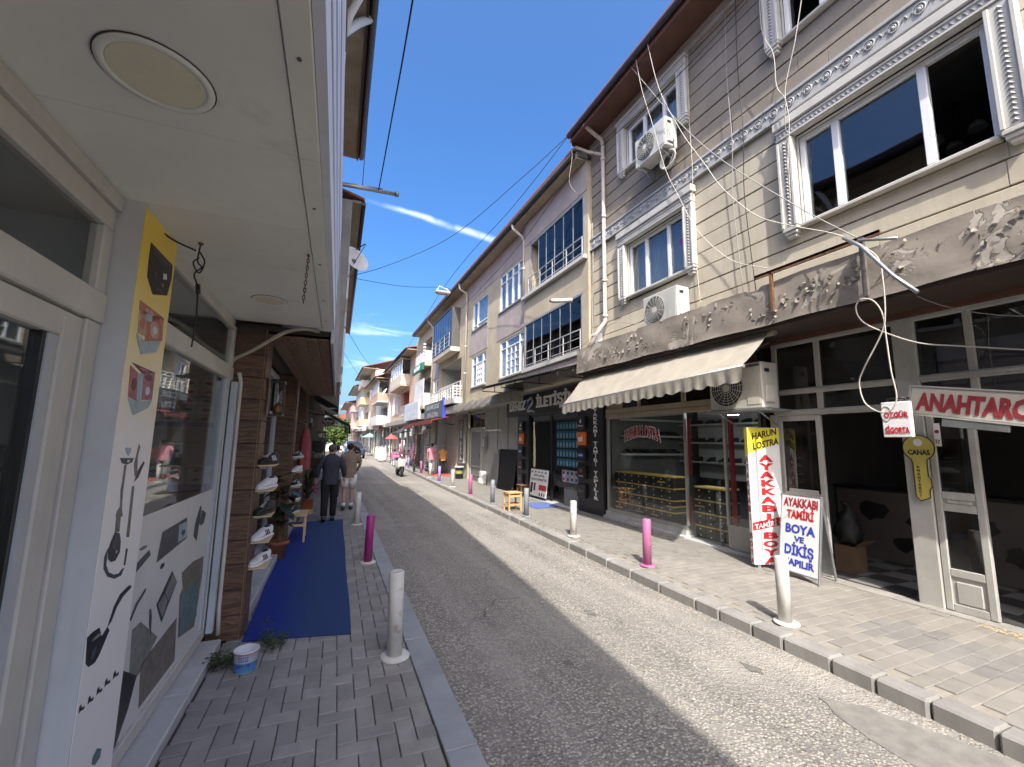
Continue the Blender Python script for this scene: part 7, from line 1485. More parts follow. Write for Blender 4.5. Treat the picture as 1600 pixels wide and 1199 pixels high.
t = thing('price_board', 'small black board with white marks outside the dark shop', 'sign', (.0, 12.7, 1.7)); MB().box(-.12, .10, 12.7, 12.72, 1.58, 1.80, .004).build('board', blackM, t); text_mb('~3', (-.01, 12.699, 1.63), .12, 'S', .02, .003, width=.16).build('lettering', whiteL, t)
# satellite dish, pole and small aerials over the left eaves
t = thing('satellite_dish', 'white satellite dish on the left house wall', 'satellite dish', (.2, 9.4, 5.2)); q = MB(); q.lathe([(.001, .0), (.12, .012), (.22, .045), (.30, .10), (.31, .10), (.225, .038), (.12, .004), (.001, -.01)], (0, 0, 0), 28)
Mx = Matrix.Translation((.36, 9.5, 5.42)) @ Matrix.Rotation(math.radians(64), 4, 'X') @ Matrix.Rotation(math.radians(28), 4, 'Y'); q.xf(Mx); q.build('dish', whiteP, t)
q = MB(); q.tube([Mx @ Vector((0, .30, .08)), Mx @ Vector((0, .18, .42))], .012, 5); q.tube([Mx @ Vector((0, -.1, .0)), Mx @ Vector((0, .14, .46))], .008, 5); q.build('feed_arm', blackC, t); q = MB(); q.tube([(.36, 9.55, 5.4), (.3, 9.6, 5.1), (.05, 9.6, 5.08)], .018, 6); q.build('mount', steelG, t)
MB().ball(Mx @ Vector((0, .0, .016)), .05, .05, .05, 8).build('logo', M('dish_logo', (.2, .2, .22), .6), t)
t = thing('wire_pole', 'grey horizontal steel pole projecting over the street from the left house', 'pole', (-.3, 6, 5.1)); MB().tube([(-.5, 6.0, 5.06), (.74, 6.0, 5.13)], .028, 8).build('tube', steelG, t); MB().tube([(-.1, 6.0, 5.1), (.55, 6.0, 5.16)], .012, 6).build('stay', steelG, t)
MB().cyl((.73, 6, 5.129), (.78, 6, 5.132), .035, 10).build('end_cap', steelG, t)

# ---------------------------------------------------------------- people
def skin_mesh(V, Ed, Rr, root=0, sub=2):
    me = bpy.data.meshes.new('sk'); me.from_pydata(V, Ed, []); o = bpy.data.objects.new('sk', me); COL.objects.link(o)
    o.modifiers.new('s', 'SKIN')
    for i, r in enumerate(Rr):
        d = me.skin_vertices[0].data[i]; d.radius = (r, r) if not isinstance(r, tuple) else r; d.use_root = (i == root)
    sb = o.modifiers.new('b', 'SUBSURF'); sb.levels = sub; sb.render_levels = sub
    dg_ = bpy.context.evaluated_depsgraph_get(); m2 = bpy.data.meshes.new_from_object(o.evaluated_get(dg_)); bpy.data.objects.remove(o); bpy.data.meshes.remove(me)
    mb = MB(); mb.add([v.co.copy() for v in m2.vertices], [tuple(p.vertices) for p in m2.polygons], True); bpy.data.meshes.remove(m2); return mb
skinM = M('skin', (.42, .24, .16), .6, .06, 10, 0)
def person(label, loc, ang, Ht, shirt, legs, hair, shoes, stride=.0, sleeve='short', shorts=False, arms=None, bald=False, socks=None, build=1.0, group='people in the street'):
    """faces +y before turning; proportions as fractions of the height"""
    t = thing('person', label, 'person', loc, group); Mx = Matrix.Translation(loc) @ Matrix.Rotation(ang, 4, 'Z') @ Matrix.Scale(Ht, 4)
    s = stride; w_ = build
    pel, sp, ch, nk, hb, hm, ht = (0, 0, .53), (0, -.004, .62), (0, -.006, .735), (0, 0, .835), (0, .008, .868), (0, .012, .915), (0, .01, .955)
    V = [pel, sp, ch, nk, hb, hm, ht]; Ed = [(0, 1), (1, 2), (2, 3), (3, 4), (4, 5), (5, 6)]; Rr = [.060, .056, .060, .030, .036, .048, .038]
    def add(p, par, r): V.append(p); Rr.append(r); Ed.append((par, len(V) - 1)); return len(V) - 1
    add((0, .064, .905), 5, .009)
    for e in (-1, 1): add((e * .052, .005, .91), 5, .010)
    J = {}
    for e in (-1, 1):
        A_ = (arms or {}).get(e, ((.145, -.01, .66), (.14, .02, .53)))
        sh = add((e * .098 * w_, -.004, .80), 2, .034); el = add((e * A_[0][0], A_[0][1], A_[0][2]), sh, .026); wr = add((e * A_[1][0], A_[1][1], A_[1][2]), el, .018)
        d = (Vector(V[wr]) - Vector(V[el])).normalized(); pm = Vector(V[wr]) + d * .045; pa = add(tuple(pm), wr, (.022, .012))
        for k in range(4): f1 = pm + d * (.03 + .006 * (k in (1, 2))) + Vector((0, (k - 1.5) * .011, 0)); i1 = add(tuple(f1), pa, .0065); add(tuple(f1 + d * .022 + Vector((-e * .008, .002, 0))), i1, .0055)
        th = add(tuple(pm + Vector((-e * .012, .022, .0)) - d * .012), pa, .007); add(tuple(pm + Vector((-e * .014, .03, .0)) + d * .01), th, .006)
        ph = e * s; hip = add((e * .052 * w_, 0, .495), 0, .052 * w_); kn = add((e * .054, .03 * ph * 2 + .012, .285), hip, .036); an = add((e * .054, .10 * ph, .045 + (.012 if ph < 0 else 0)), kn, .022); add((e * .058, .10 * ph + .075, .022), an, (.026, .016))
        J[e] = (sh, el, wr, hip, kn, an)
    skin_mesh(V, Ed, Rr).xf(Mx).build('body', skinM, t)
    def loftz(q, secs, n=16):
        """rings up the z axis: (z, half width, half depth, y offset)"""
        vs = [(hw * math.cos(2 * math.pi * k / n), yo + hd * math.sin(2 * math.pi * k / n), z) for z, hw, hd, yo in secs for k in range(n)]; m = len(secs)
        q.add(vs, [(i * n + k, i * n + (k + 1) % n, (i + 1) * n + (k + 1) % n, (i + 1) * n + k) for i in range(m - 1) for k in range(n)], True); return q
    q = loftz(MB(), [(.465, .098 * w_, .074 * w_, 0), (.50, .102 * w_, .078 * w_, 0), (.57, .097 * w_, .075 * w_, 0), (.63, .097 * w_, .073 * w_, 0), (.70, .106 * w_, .077 * w_, -.004), (.755, .112 * w_, .076 * w_, -.006), (.795, .112 * w_, .062 * w_, -.004), (.818, .085 * w_, .052, 0), (.838, .045, .042, 0), (.850, .040, .040, 0)])
    for e in (-1, 1):
        sh, el, wr = J[e][:3]; a = Vector(V[sh]) + Vector((-e * .02, 0, 0)); b = Vector(V[el])
        if sleeve == 'short': q.tube([a, a.lerp(b, .25), a.lerp(b, .5), a.lerp(b, .85)], [.046, .047, .044, .043], 12)
        else: c_ = Vector(V[wr]); q.tube([a, a.lerp(b, .25), a.lerp(b, .6), b, b.lerp(c_, .5), b.lerp(c_, .95)], [.046, .046, .041, .037, .031, .027], 12)
    q.xf(Mx).build('shirt', shirt, t)
    q = loftz(MB(), [(.455, .096 * w_, .072 * w_, 0), (.50, .094 * w_, .072 * w_, 0), (.56, .088 * w_, .066 * w_, 0)])
    for e in (-1, 1):
        hip, kn, an = J[e][3:]; h, k_ = Vector(V[hip]), Vector(V[kn]); h = h + Vector((0, 0, .02))
        if shorts: q.tube([h, h.lerp(k_, .4), h.lerp(k_, .82)], [.062 * w_, .060, .058], 12)
        else: A2 = Vector(V[an]); q.tube([h, h.lerp(k_, .35), h.lerp(k_, .7), k_, k_.lerp(A2, .5), k_.lerp(A2, .93)], [.062 * w_, .058, .050, .045, .041, .038], 12)
    q.xf(Mx).build('shorts' if shorts else 'trousers', legs, t)
    for e in (-1, 1):
        an = J[e][5]; q = MB(); ax, ay, az = V[an]; loft(q, [(-.04, .024, 0, .045, .6), (-.02, .027, 0, .055, .6), (.03, .027, 0, .042, .6), (.08, .029, 0, .03, .6), (.105, .018, .004, .024, .7)], 12); q.xf(Matrix.Translation((ax, ay, az - .045)) @ Matrix.Rotation(math.pi / 2, 4, 'Z')); q.xf(Mx).build('shoe', shoes, t)
        if socks: MB().tube([(ax, ay, az + .005), (ax, ay - .002, az + .05)], .029, 10).xf(Mx).build('sock', socks, t)
    q = MB(); q.ball((0, -.003, .922), .0525, .060, .052, 18); q.v = [(x, min(y, .028 if z < .94 else .06), z + .0) for x, y, z in q.v]; q.v = [(x * (1 if z > .90 else .8), y, max(z, .872 if y < -.02 else .90)) for x, y, z in q.v]
    if bald: q.v = [(x, y, min(z, .945)) for x, y, z in q.v]
    q.xf(Mx).build('hair', hair, t); return t
def striped():
    m = M('shirt_striped', (.022, .024, .042), .85, .1, 10, .1); n = m.node_tree.nodes; L = m.node_tree.links.new; b = n['Principled BSDF']; src = b.inputs['Base Color'].links[0].from_socket
    g = n.new('ShaderNodeNewGeometry'); s_ = n.new('ShaderNodeSeparateXYZ'); L(g.outputs['Position'], s_.inputs[0]); a = n.new('ShaderNodeMath'); a.operation = 'MULTIPLY'; L(s_.outputs[0], a.inputs[0]); a.inputs[1].default_value = 38; f = n.new('ShaderNodeMath'); f.operation = 'FRACT'; L(a.outputs[0], f.inputs[0]); l = n.new('ShaderNodeMath'); l.operation = 'LESS_THAN'; L(f.outputs[0], l.inputs[0]); l.inputs[1].default_value = .14
    mx_ = n.new('ShaderNodeMix'); mx_.data_type = 'RGBA'; L(l.outputs[0], mx_.inputs['Factor']); L(src, mx_.inputs['A']); mx_.inputs['B'].default_value = (.085, .075, .085, 1); L(mx_.outputs['Result'], b.inputs['Base Color']); return m
hairG = M('hair_grey', (.10, .09, .08), .9, .25, 60, .4, 200); hairK = M('hair_black', (.014, .012, .011), .8, .2, 60, .4, 200); hairW = M('hair_white', (.42, .41, .40), .9, .2, 60, .4, 200)
cK = M('cloth_black', (.010, .010, .011), .9, .1, 10, .1); cT = M('cloth_tan', (.22, .165, .125), .9, .1, 8, .2); cW = M('cloth_white', (.62, .62, .61), .9, .05, 8, .1); cP = M('cloth_rose', (.50, .22, .27), .9, .1, 8, .1); cO = M('cloth_orange', (.68, .38, .13), .9, .22, 14, .1); cGr = M('cloth_greyblue', (.20, .22, .23), .9, .1, 8, .1)
person('man in a dark striped shirt and black trousers walking away on the carpet', (.21, 9.35, .012), 0, 1.53, striped(), cK, hairG, blackM, stride=.55, sleeve='long', arms={-1: ((.155, -.02, .67), (.17, .0, .545)), 1: ((.15, -.01, .67), (.165, .03, .55))}, build=1.05)
person('man in a tan T-shirt and white shorts walking away', (.63, 10.75, .004), -.05, 1.55, cT, cW, hairK, blackC, stride=.45, sleeve='short', shorts=True, socks=cW, arms={-1: ((.145, .0, .67), (.12, .09, .60)), 1: ((.15, .01, .67), (.13, .10, .60))})
person('person in a white shirt walking ahead of the striped shirt man', (.42, 13.2, .004), .1, 1.47, cW, cGr, hairK, blackM, stride=.3)
person('man in black with folded arms standing in the road', (1.62, 23.6, .01), math.pi, 1.46, cK, cW, hairK, blackM, stride=.1, sleeve='long', arms={-1: ((.15, .03, .67), (-.02, .10, .66)), 1: ((.15, .03, .68), (-.02, .11, .68))})
person('person in a rose pink shirt with their back turned on the right pavement', (4.5, 19.0, ZR), -.12, 1.42, cP, cGr, hairK, leatherBr, stride=.25, build=1.08)
person('grey haired person in an orange patterned shirt on the right pavement', (5.02, 19.1, ZR), .08, 1.33, cO, cK, hairW, leatherBr, stride=.2, build=1.15, sleeve='short')
t = thing('pink_flowers', 'pink paper bundle in the left hand of the striped shirt man', 'bundle', (-.06, 9.38, .66)); q = MB()
for k in range(9): q.ball((-.07 + R.uniform(-.03, .03), 9.4 + R.uniform(-.03, .03), .66 + R.uniform(-.09, .06)), .028, .022, .03, 8)
q.build('bundle', M('paper_pink', (.50, .08, .16), .8, .2, 20), t, kind='stuff'); MB().tube([(-.07, 9.39, .74), (-.065, 9.4, .84)], .012, 6).build('stem', MATS['paper_pink'], t)
t = thing('carrier_bag', 'white carrier bag held by the man in white shorts', 'bag', (.52, 10.95, .5)); q = MB(); loft(q, [(0, .04, -.02, .02, .7), (.08, .07, -.035, .035, .7), (.2, .075, -.04, .04, .6), (.24, .06, -.03, .03, .6)], 12); q.xf(Matrix.Translation((.50, 11.0, .78)) @ Matrix.Rotation(math.radians(90), 4, 'Y')); q.build('bag', cW, t); MB().tube([(.47, 11, .77), (.48, 10.95, .88), (.53, 11, .77)], .006, 5).build('handles', cW, t)
# ---------------------------------------------------------------- vehicles
tyre = M('tyre', (.015, .015, .015), .8, .1, 20, .2); chrome = M('chrome', (.55, .55, .55), .25, .05, 5, 0, metal=1)
def wheel(parent, c_, r, w_, axis='x', hub=None, nm='wheel', spokes=0):
    q = MB(); ring = []
    for a in range(28): an = a * 2 * math.pi / 28; ring.append((c_[0], c_[1] + (r - w_ / 2) * math.cos(an), c_[2] + (r - w_ / 2) * math.sin(an)) if axis == 'x' else (c_[0] + (r - w_ / 2) * math.cos(an), c_[1], c_[2] + (r - w_ / 2) * math.sin(an)))
    q.tube(ring, w_ / 2, 8, closed=True); w = q.build(nm, tyre, parent); q = MB(); d = (w_ * .35, 0, 0) if axis == 'x' else (0, w_ * .35, 0); c2 = Vector(c_); d = Vector(d)
    if spokes:
        q.cyl(c2 - d, c2 + d, r * .07, 10)
        for k in range(spokes): an = k * 2 * math.pi / spokes; q.tube([c2, c2 + (Vector((0, math.cos(an), math.sin(an))) if axis == 'x' else Vector((math.cos(an), 0, math.sin(an)))) * (r - w_)], .004, 4)
    else: q.cyl(c2 - d, c2 + d, r - w_ * .8, 20)
    q.build('rim', hub or chrome, w); return w
# scooter seen head-on
t = thing('motor_scooter', 'white and black motor scooter parked at the right kerb', 'scooter', (3.28, 19.8, .01)); X0, Y0 = 3.28, 19.4
wheel(t, (X0, Y0, .23), .22, .11); wheel(t, (X0, Y0 + 1.1, .23), .22, .12)
scW = M('scooter_white', (.42, .42, .41), .3, .05, 5, 0, coat=.5); q = MB(); loft(q, [(.30, .10, -.10, .10, .8), (.45, .19, -.10, .12, .7), (.65, .20, -.08, .12, .7), (.82, .12, -.06, .10, .7)], 14); q.v = [(X0 + y, Y0 + .12 + z, x) for x, y, z in q.v]; q.build('front_shield', scW, t)
q = MB(); loft(q, [(.0, .07, -.02, .04, .7), (.15, .11, -.03, .05, .7), (.3, .06, -.02, .03, .7)], 10); q.v = [(X0 + y, Y0 - .15 + x, .42 + z) for x, y, z in q.v]; q.build('fender', blackM, t)
q = MB(); loft(q, [(.5, .16, .30, .62, .7), (.8, .18, .30, .70, .7), (1.3, .14, .38, .72, .7), (1.5, .06, .5, .70, .7)], 14); q.v = [(X0 + y, Y0 + x, z) for x, y, z in q.v]; q.build('rear_body', scW, t)
q = MB(); q.box(X0 - .14, X0 + .14, Y0 + .65, Y0 + 1.4, .725, .80, .03); q.build('seat', blackM, t); q = MB(); q.box(X0 - .16, X0 + .16, Y0 + .25, Y0 + .62, .28, .33, .01); q.build('floorboard', blackM, t)
q = MB(); q.tube([(X0 - .32, Y0 + .22, .98), (X0 - .12, Y0 + .15, .96), (X0 + .12, Y0 + .15, .96), (X0 + .32, Y0 + .22, .98)], .016, 8); q.cyl((X0, Y0 + .16, .8), (X0, Y0 + .15, .96), .03, 8); q.build('handlebar', blackM, t); MB().ball((X0, Y0 + .04, .90), .10, .06, .08, 12).build('headlight', chrome, t)
for e in (-1, 1): q = MB(); q.tube([(X0 + e * .22, Y0 + .2, .98), (X0 + e * .28, Y0 + .2, 1.12)], .008, 5); q.ball((X0 + e * .3, Y0 + .2, 1.15), .055, .015, .04, 10); q.build('mirror', blackM, t)
q = MB(); q.tube([(X0 - .09, Y0, .23), (X0 - .09, Y0 + .1, .6)], .022, 6); q.tube([(X0 + .09, Y0, .23), (X0 + .09, Y0 + .1, .6)], .022, 6); q.tube([(X0 - .09, Y0 + .1, .6), (X0 + .09, Y0 + .1, .6)], .022, 6); q.build('fork', blackM, t)
# bicycles
def bicycle(label, x, y, ang, m_):
    t = thing('bicycle', label, 'bicycle', (x, y, ZR)); Mx = Matrix.Translation((x, y, ZR)) @ Matrix.Rotation(ang, 4, 'Z')
    def bq(q, nm, mm): return q.xf(Mx).build(nm, mm, t)
    for yy in (-.5, .5):
        q = MB(); q.tube([(0, yy + .31 * math.cos(a * .2244), .33 + .31 * math.sin(a * .2244)) for a in range(28)], .018, 6, closed=True); w = bq(q, 'wheel', tyre); q = MB()
        for k in range(14): an = k * .449; q.tube([(0, yy, .33), (0, yy + .30 * math.cos(an), .33 + .30 * math.sin(an))], .0025, 3)
        q.xf(Mx).build('spokes', chrome, w, kind='stuff')
    q = MB(); q.tube([(0, .5, .33), (0, .38, .75), (0, .36, .88)], .018, 6); q.tube([(0, .38, .72), (0, -.05, .32), (0, -.5, .33), (0, -.18, .70), (0, .38, .70)], .018, 6); q.tube([(0, -.05, .32), (0, -.2, .82)], .017, 6); bq(q, 'frame', m_)
    q = MB(); q.tube([(-.27, .28, .95), (-.1, .36, .90), (.1, .36, .90), (.27, .28, .95)], .013, 6); bq(q, 'handlebar', blackM); bq(MB().ball((0, -.22, .84), .07, .13, .035, 10), 'saddle', blackM)
    q = MB(); q.cyl((-.06, -.05, .32), (.06, -.05, .32), .05, 12); q.tube([(.06, -.05, .32), (.07, .08, .22)], .01, 5); q.tube([(-.06, -.05, .32), (-.07, -.18, .42)], .01, 5); bq(q, 'crank', chrome)
bicycle('pink framed bicycle parked behind the pink bollard', 4.18, 21.2, -.25, M('bike_pink', (.55, .18, .22), .4)); bicycle('dark bicycle parked farther down the right kerb', 4.3, 29.0, -.3, blackM)
# cars
def car(label, x, y, ang, m_, L=3.9, Wd_=1.62, Hh=1.42, van=False):
    t = thing('parked_car' if not van else 'parked_van', label, 'car' if not van else 'van', (x, y, .01), 'vehicles at the far end'); Mx = Matrix.Translation((x, y, .01)) @ Matrix.Rotation(ang, 4, 'Z'); h = Wd_ / 2
    def cq(q, nm, mm, par=None): return q.xf(Mx).build(nm, mm, par or t)
    q = MB()
    secs = [(-L / 2, h * .8, .38, .72, .45), (-L / 2 + .15, h * .95, .26, .86, .4), (-L * .25, h, .22, .92, .35), (0, h, .22, .95, .35), (L * .25, h, .22, .98, .35), (L / 2 - .12, h * .96, .24, .95, .4), (L / 2, h * .85, .36, .82, .45)]
    loft(q, secs, 20); q.v = [(b, a, c_) for a, b, c_ in q.v]; q.f = [f[::-1] for f in q.f]; body = cq(q, 'body', m_)
    q = MB(); f0 = -L * .22 if not van else -L * .36; loft(q, [(f0 - .35, h * .78, .80, .93, .5), (f0 + .25, h * .74, .85, Hh - .04, .4), (L * .18, h * .74, .85, Hh, .4), (L * .36 if not van else L * .46, h * .76, .85, Hh - .08, .4), (L * .46 if not van else L * .49, h * .78, .85, .95, .5)], 16); q.v = [(b, a, c_) for a, b, c_ in q.v]; q.f = [f[::-1] for f in q.f]; cab = cq(q, 'cabin', M('car_glass', (.02, .03, .05), .06, 0, 5, 0))
    q = MB(); q.box(-h * .62, h * .62, f0 + .28, L * .32, Hh - .045, Hh + .008, .02); cq(q, 'roof', m_)
    for e in (-1, 1):
        for yy in (-L * .31, L * .31):
            wq = MB(); wq.tube([(e * (h - .08), yy + .24 * math.cos(a * .3142), .30 + .24 * math.sin(a * .3142)) for a in range(20)], .075, 8, closed=True); w = cq(wq, 'wheel', tyre); q = MB(); q.cyl((e * (h - .12), yy, .3), (e * (h - .02), yy, .3), .18, 14); q.xf(Mx).build('rim', chrome, w)
        q = MB(); q.ball((e * h * .62, -L / 2 + .06, .66), .16, .06, .075, 12); cq(q, 'headlight', M('headlight', (.7, .7, .66), .15, 0, 5, 0)); q = MB(); q.ball((e * (h + .06), f0 + .1, .95), .07, .05, .055, 10); cq(q, 'mirror', m_)
    q = MB(); q.box(-h * .5, h * .5, -L / 2 - .02, -L / 2 + .05, .40, .56, .02); cq(q, 'grille', blackM); q = MB(); q.box(-.24, .24, -L / 2 - .035, -L / 2 - .021, .30, .39); cq(q, 'number_plate', signW)
    return t
car('dark blue car facing the camera at the far end of the street', 2.55, 40, .04, M('car_blue', (.03, .05, .09), .25, .05, 5, 0, coat=.7)); car('white van behind the dark blue car', 1.9, 51, .03, scW, 4.6, 1.75, 1.95, True); car('pale silver car beyond the white van', 3.2, 60, .02, M('car_silver', (.45, .47, .48), .3, .05, 5, 0, metal=.4)); car('white car at the very end of the street', 2.0, 68, .0, M('car_white', (.6, .6, .6), .3, .05, 5, 0, coat=.5))
# ---------------------------------------------------------------- pavement goods on the right, umbrellas
tag(MB().prism([(4.45, 18.3, ZR + .004), (5.45, 18.0, ZR + .004), (5.45, 19.8, ZR + .004), (4.5, 20.4, ZR + .004)], (0, 0, .008)).build('red_rug', M('rug_red', (.50, .09, .075), .95, .15, 20, .3)), 'red rug on the pavement under the two standing people', 'rug')
t = thing('shoe_rack', 'white shoe rack beside the person in the pink shirt', 'rack', (4.9, 21.2, ZR))
for z in (.25, .6, .95, 1.3): MB().box(4.75, 5.1, 20.5, 21.7, z, z + .03).build('shelf', signW, t)
for y in (20.5, 21.67): MB().box(4.75, 5.1, y - .031, y - .001, ZR, 1.4).build('side', signW, t)
for r_, z in enumerate((.281, .631, .981)):
    for k in range(5): dup(s0, (4.92, 20.65 + k * .21, z), 'dark shoe on the %s shelf of the white pavement rack, %s from the camera' % (('lowest', 'second', 'third')[r_], ORD[k]), math.pi)
t = thing('pink_table', 'small table with a pink cloth on the right pavement', 'table', (4.35, 27.2, ZR)); MB().box(4.0, 4.7, 26.8, 27.7, .78, .82).build('top', signW, t); MB().box(3.985, 4.715, 26.785, 27.715, .45, .825).build('cloth', M('cloth_pink', (.62, .20, .34), .9, .1, 6), t)
for x in (4.03, 4.64):
    for y in (26.83, 27.64): MB().box(x, x + .04, y, y + .04, ZR, .45).build('leg', signW, t)
for i, (x, y, z, c_) in enumerate(((5.0, 25.5, 1.5, 'cloth_pink'), (5.0, 25.9, 1.5, 'cloth_white'), (4.95, 26.3, 1.5, 'cloth_pink'), (4.9, 28.6, 1.6, 'cloth_white'), (4.85, 29.2, 1.6, 'cloth_rose'))):
    t = thing('hanging_dress', ('pink dress hanging nearest on the right shopfront', 'white dress hanging beside the pink dress', 'second pink dress on the right shopfront', 'white dress hanging beyond the pink table', 'rose dress hanging beyond the pink table')[i], 'dress', (x, y, z), 'dresses on the right shopfronts'); q = MB(); loft(q, [(0, .05, -.03, .03, .8), (.1, .14, -.04, .04, .8), (.4, .10, -.04, .04, .8), (1.0, .22, -.1, .1, .8)], 12); q.xf(Matrix.Translation((x, y, z)) @ Matrix.Rotation(math.radians(90), 4, 'Y')); q.build('dress', MATS[c_], t); MB().tube([(x, y, z), (x, y, z + .2)], .006, 4).build('hook', steelG, t)
def umbrella(label, x, y, h, r, m_):
    t = thing('parasol', label, 'parasol', (x, y, ZR)); MB().cyl((x, y, ZR), (x, y, h), .025, 8).build('pole', whiteP, t); q = MB(); vs = [(x, y, h)]; n_ = 8
    for k in range(n_): a = k * 2 * math.pi / n_; vs.append((x + r * math.cos(a), y + r * math.sin(a), h - .42))
    q.add(vs, [(0, 1 + k, 1 + (k + 1) % n_) for k in range(n_)]); q.build('canopy', m_, t)
    for k in range(n_): a = k * 2 * math.pi / n_; MB().tube([(x, y, h - .02), (x + r * math.cos(a), y + r * math.sin(a), h - .44)], .012, 4).build('rib', steelG, t)
    MB().lathe([(.25, ZR), (.25, ZR + .08), (.05, ZR + .1)], (x, y, 0), 14).build('base', conc, t)
umbrella('teal parasol far down the right pavement', 4.35, 45, 2.25, .8, M('parasol_teal', (.25, .46, .45), .8)); umbrella('red and white parasol beyond the pink table', 4.75, 33, 2.1, .5, M('parasol_red', (.50, .10, .09), .8))
for i, (x, y) in enumerate(((4.15, 33.5), (4.25, 36.5))):
    t = thing('cool_box', ('white cool box near the red parasol', 'white cool box farther along the right pavement')[i], 'cool box', (x, y, ZR)); MB().box(x - .25, x + .25, y - .4, y + .4, ZR, 1.0, .02).build('body', signW, t); MB().box(x - .27, x + .27, y - .42, y + .42, 1.001, 1.06, .015).build('lid', scW, t)
# ---------------------------------------------------------------- trees and the street's end
def tree(label, x, y, h, r, nleaf, col, seed):
    rt = random.Random(seed); t = thing('street_tree', label, 'tree', (x, y, 0)); q = MB(); q.tube([(x, y, 0), (x + .05, y, h * .3), (x - .05, y + .05, h * .55)], [.16, .12, .08], 8)
    tips = []
    for k in range(9): a = k * .8 + rt.uniform(0, .5); tip = (x + r * .7 * math.cos(a), y + r * .7 * math.sin(a), h * rt.uniform(.55, .95)); tips.append(tip); q.tube([(x, y, h * rt.uniform(.3, .5)), (x + r * .3 * math.cos(a), y + r * .3 * math.sin(a), h * .6), tip], [.06, .04, .015], 6)
    q.build('trunk', M('bark', (.10, .075, .055), .9, .2, 10, .5), t)
    cl_ = [(tp[0] + rt.gauss(0, r * .2), tp[1] + rt.gauss(0, r * .2), tp[2] + rt.gauss(0, h * .06), r * rt.uniform(.25, .5)) for tp in tips for _ in range(4)]; vs = []; fs = []
    for i in range(nleaf):
        c_ = rt.choice(cl_); d = Vector((rt.gauss(0, 1), rt.gauss(0, 1), rt.gauss(0, .8))).normalized() * c_[3] * rt.random() ** .35; p = Vector(c_[:3]) + d; s_ = rt.uniform(.05, .11); a = Vector((rt.gauss(0, 1), rt.gauss(0, 1), rt.gauss(0, .6))).normalized() * s_; b = a.cross(Vector((rt.gauss(0, 1), rt.gauss(0, 1), rt.gauss(0, 1)))).normalized() * s_ * .6
        o = len(vs); vs += [p - a, p + b, p + a, p - b]; fs.append((o, o + 1, o + 2, o + 3))
    MB().add(vs, fs).build('crown', M('leaf_' + label[:6], col, .7, .3, 3, 0), t)
tree('bright green tree beyond the black awnings on the left', .8, 31, 2.7, .75, 3000, (.10, .17, .03), 1); tree('darker green tree farther along the left side', .2, 43, 3.4, 1.2, 3000, (.05, .09, .025), 2); tree('small tree in front of the houses at the street end', 2.9, 78, 5, 2.2, 2500, (.06, .10, .03), 3)
def far_house(label, x0, x1, y0, y1, h, m_, roofm, rows, front='S'):
    t = thing('far_house', label, 'building', ((x0 + x1) / 2, y0, 0), 'houses closing the street'); MB().box(x0, x1, y0, y1, 0, h).build('wall', m_, t); q = MB(); q.prism([(x0 - .4, y0 - .4, h + .001), (x1 + .4, y0 - .4, h + .001), ((x0 + x1) / 2, y0 - .4, h + 1.3)], (0, y1 - y0 + .8, 0)); q.build('roof', roofm, t)
    for r_ in range(rows):
        for k in range(3): a = x0 + (x1 - x0) * (k + .3) / 3; w = MB().box(a, a + 1.1, y0 - .03, y0 - .001, 1 + r_ * 2.8, 2.3 + r_ * 2.8).build('window', pvc, t); MB().box(a + .1, a + 1.0, y0 - .036, y0 - .031, 1.1 + r_ * 2.8, 2.2 + r_ * 2.8).build('pane', MATS['pane_dark'], w)
blueR = M('roof_slate', (.12, .15, .20), .7, .1, 3)
far_house('white house with a slate blue roof behind the trees on the left', -3, 2.2, 62, 70, 3.6, whiteS, blueR, 1); far_house('pale house closing the far end of the street', 0, 9, 108, 116, 6.2, whiteS, MATS['roof_tile'], 2); far_house('cream house behind the left row', -9, -2, 26, 40, 5.2, cream2, MATS['roof_tile'], 2); far_house('peach house far left beyond the trees', -4, 1.2, 84, 92, 5, peach, MATS['roof_tile'], 2)
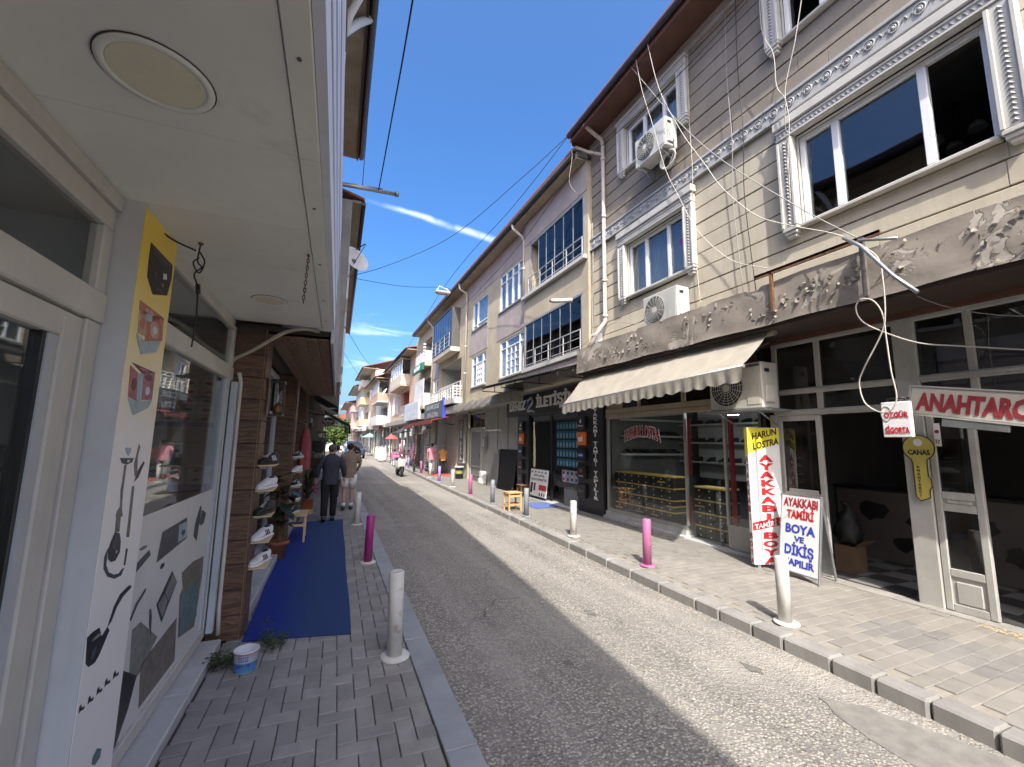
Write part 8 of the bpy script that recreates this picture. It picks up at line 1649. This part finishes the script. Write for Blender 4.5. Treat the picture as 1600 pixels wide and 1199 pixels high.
# ---------------------------------------------------------------- overhead wires and hanging street lamp
def wire(pts, label, r=.008, m_=None): return tag(MB().tube(cr(pts, 8), r, 5).build('overhead_wire', m_ or cabB), label, 'wire', 'overhead wires')
wire([(4.6, 7.5, 8.42), (3.9, 8.4, 7.75), (2.69, 10.0, 6.75), (1.25, 10.8, 6.0), (.2, 11.5, 5.72)], 'black wire from the brown eave corner across to the left houses')
wire([(4.6, 7.5, 8.42), (4.2, 9.6, 7.75), (3.5, 14, 6.85), (4.3, 28, 6.9), (4.6, 60, 6.2)], 'black wire from the brown eave corner down the street past the hanging lamp')
wire([(4.75, 16.1, 7.95), (4.1, 15, 7.1), (3.55, 14, 6.85), (2.0, 13, 6.3), (.3, 12, 5.95)], 'span wire carrying the hanging street lamp')
wire([(.5, 6.0, 5.13), (.47, 4.5, 5.15), (.42, 3.0, 5.05), (.3, 0, 5.1), (0, -8, 5.5)], 'wire from the steel pole back over the camera')
wire([(.28, 6.0, 5.13), (.28, 5.9, 6.2), (.24, 5.8, 7.5)], 'thin wire dropping from the gutter to the steel pole', .005)
wire([(4.6, 7.5, 8.4), (4.66, 7.52, 7.9), (4.7, 7.7, 7.4), (4.95, 7.72, 7.15)], 'white wire looping from the eave corner to the glazed balcony', .007, cabW)
wire([(.25, 13, 5.0), (2, 22, 5.2), (4.6, 34, 6.4)], 'thin wire crossing the street farther down'); wire([(.35, 15, 4.6), (2.2, 30, 5.6), (4.5, 52, 8.5)], 'thin wire rising to the far cream house'); wire([(4.9, 3.4, 7.6), (4.7, 4.25, 7.3), (4.5, 5.2, 7.1), (4.3, 7.0, 7.0), (4.6, 10.6, 6.9), (4.9, 16.5, 7.0)], 'black wire running along the house fronts', .007)
t = thing('street_lamp', 'flat street lamp hanging on wires over the street', 'street lamp', (3.5, 14, 6.7)); q = MB(); q.box(3.22, 3.72, 13.9, 14.1, 6.62, 6.70, .02); q.build('housing', M('lamp_housing', (.50, .45, .40), .6), t); MB().box(3.25, 3.69, 13.92, 14.08, 6.585, 6.618, .01).build('glass', M('lamp_lens', (.2, .17, .15), .3), t); q = MB(); q.tube([(3.25, 14, 6.70), (3.35, 14, 6.86), (3.6, 14, 6.80), (3.7, 14, 6.70)], .02, 6); q.build('bracket', lampR, t)
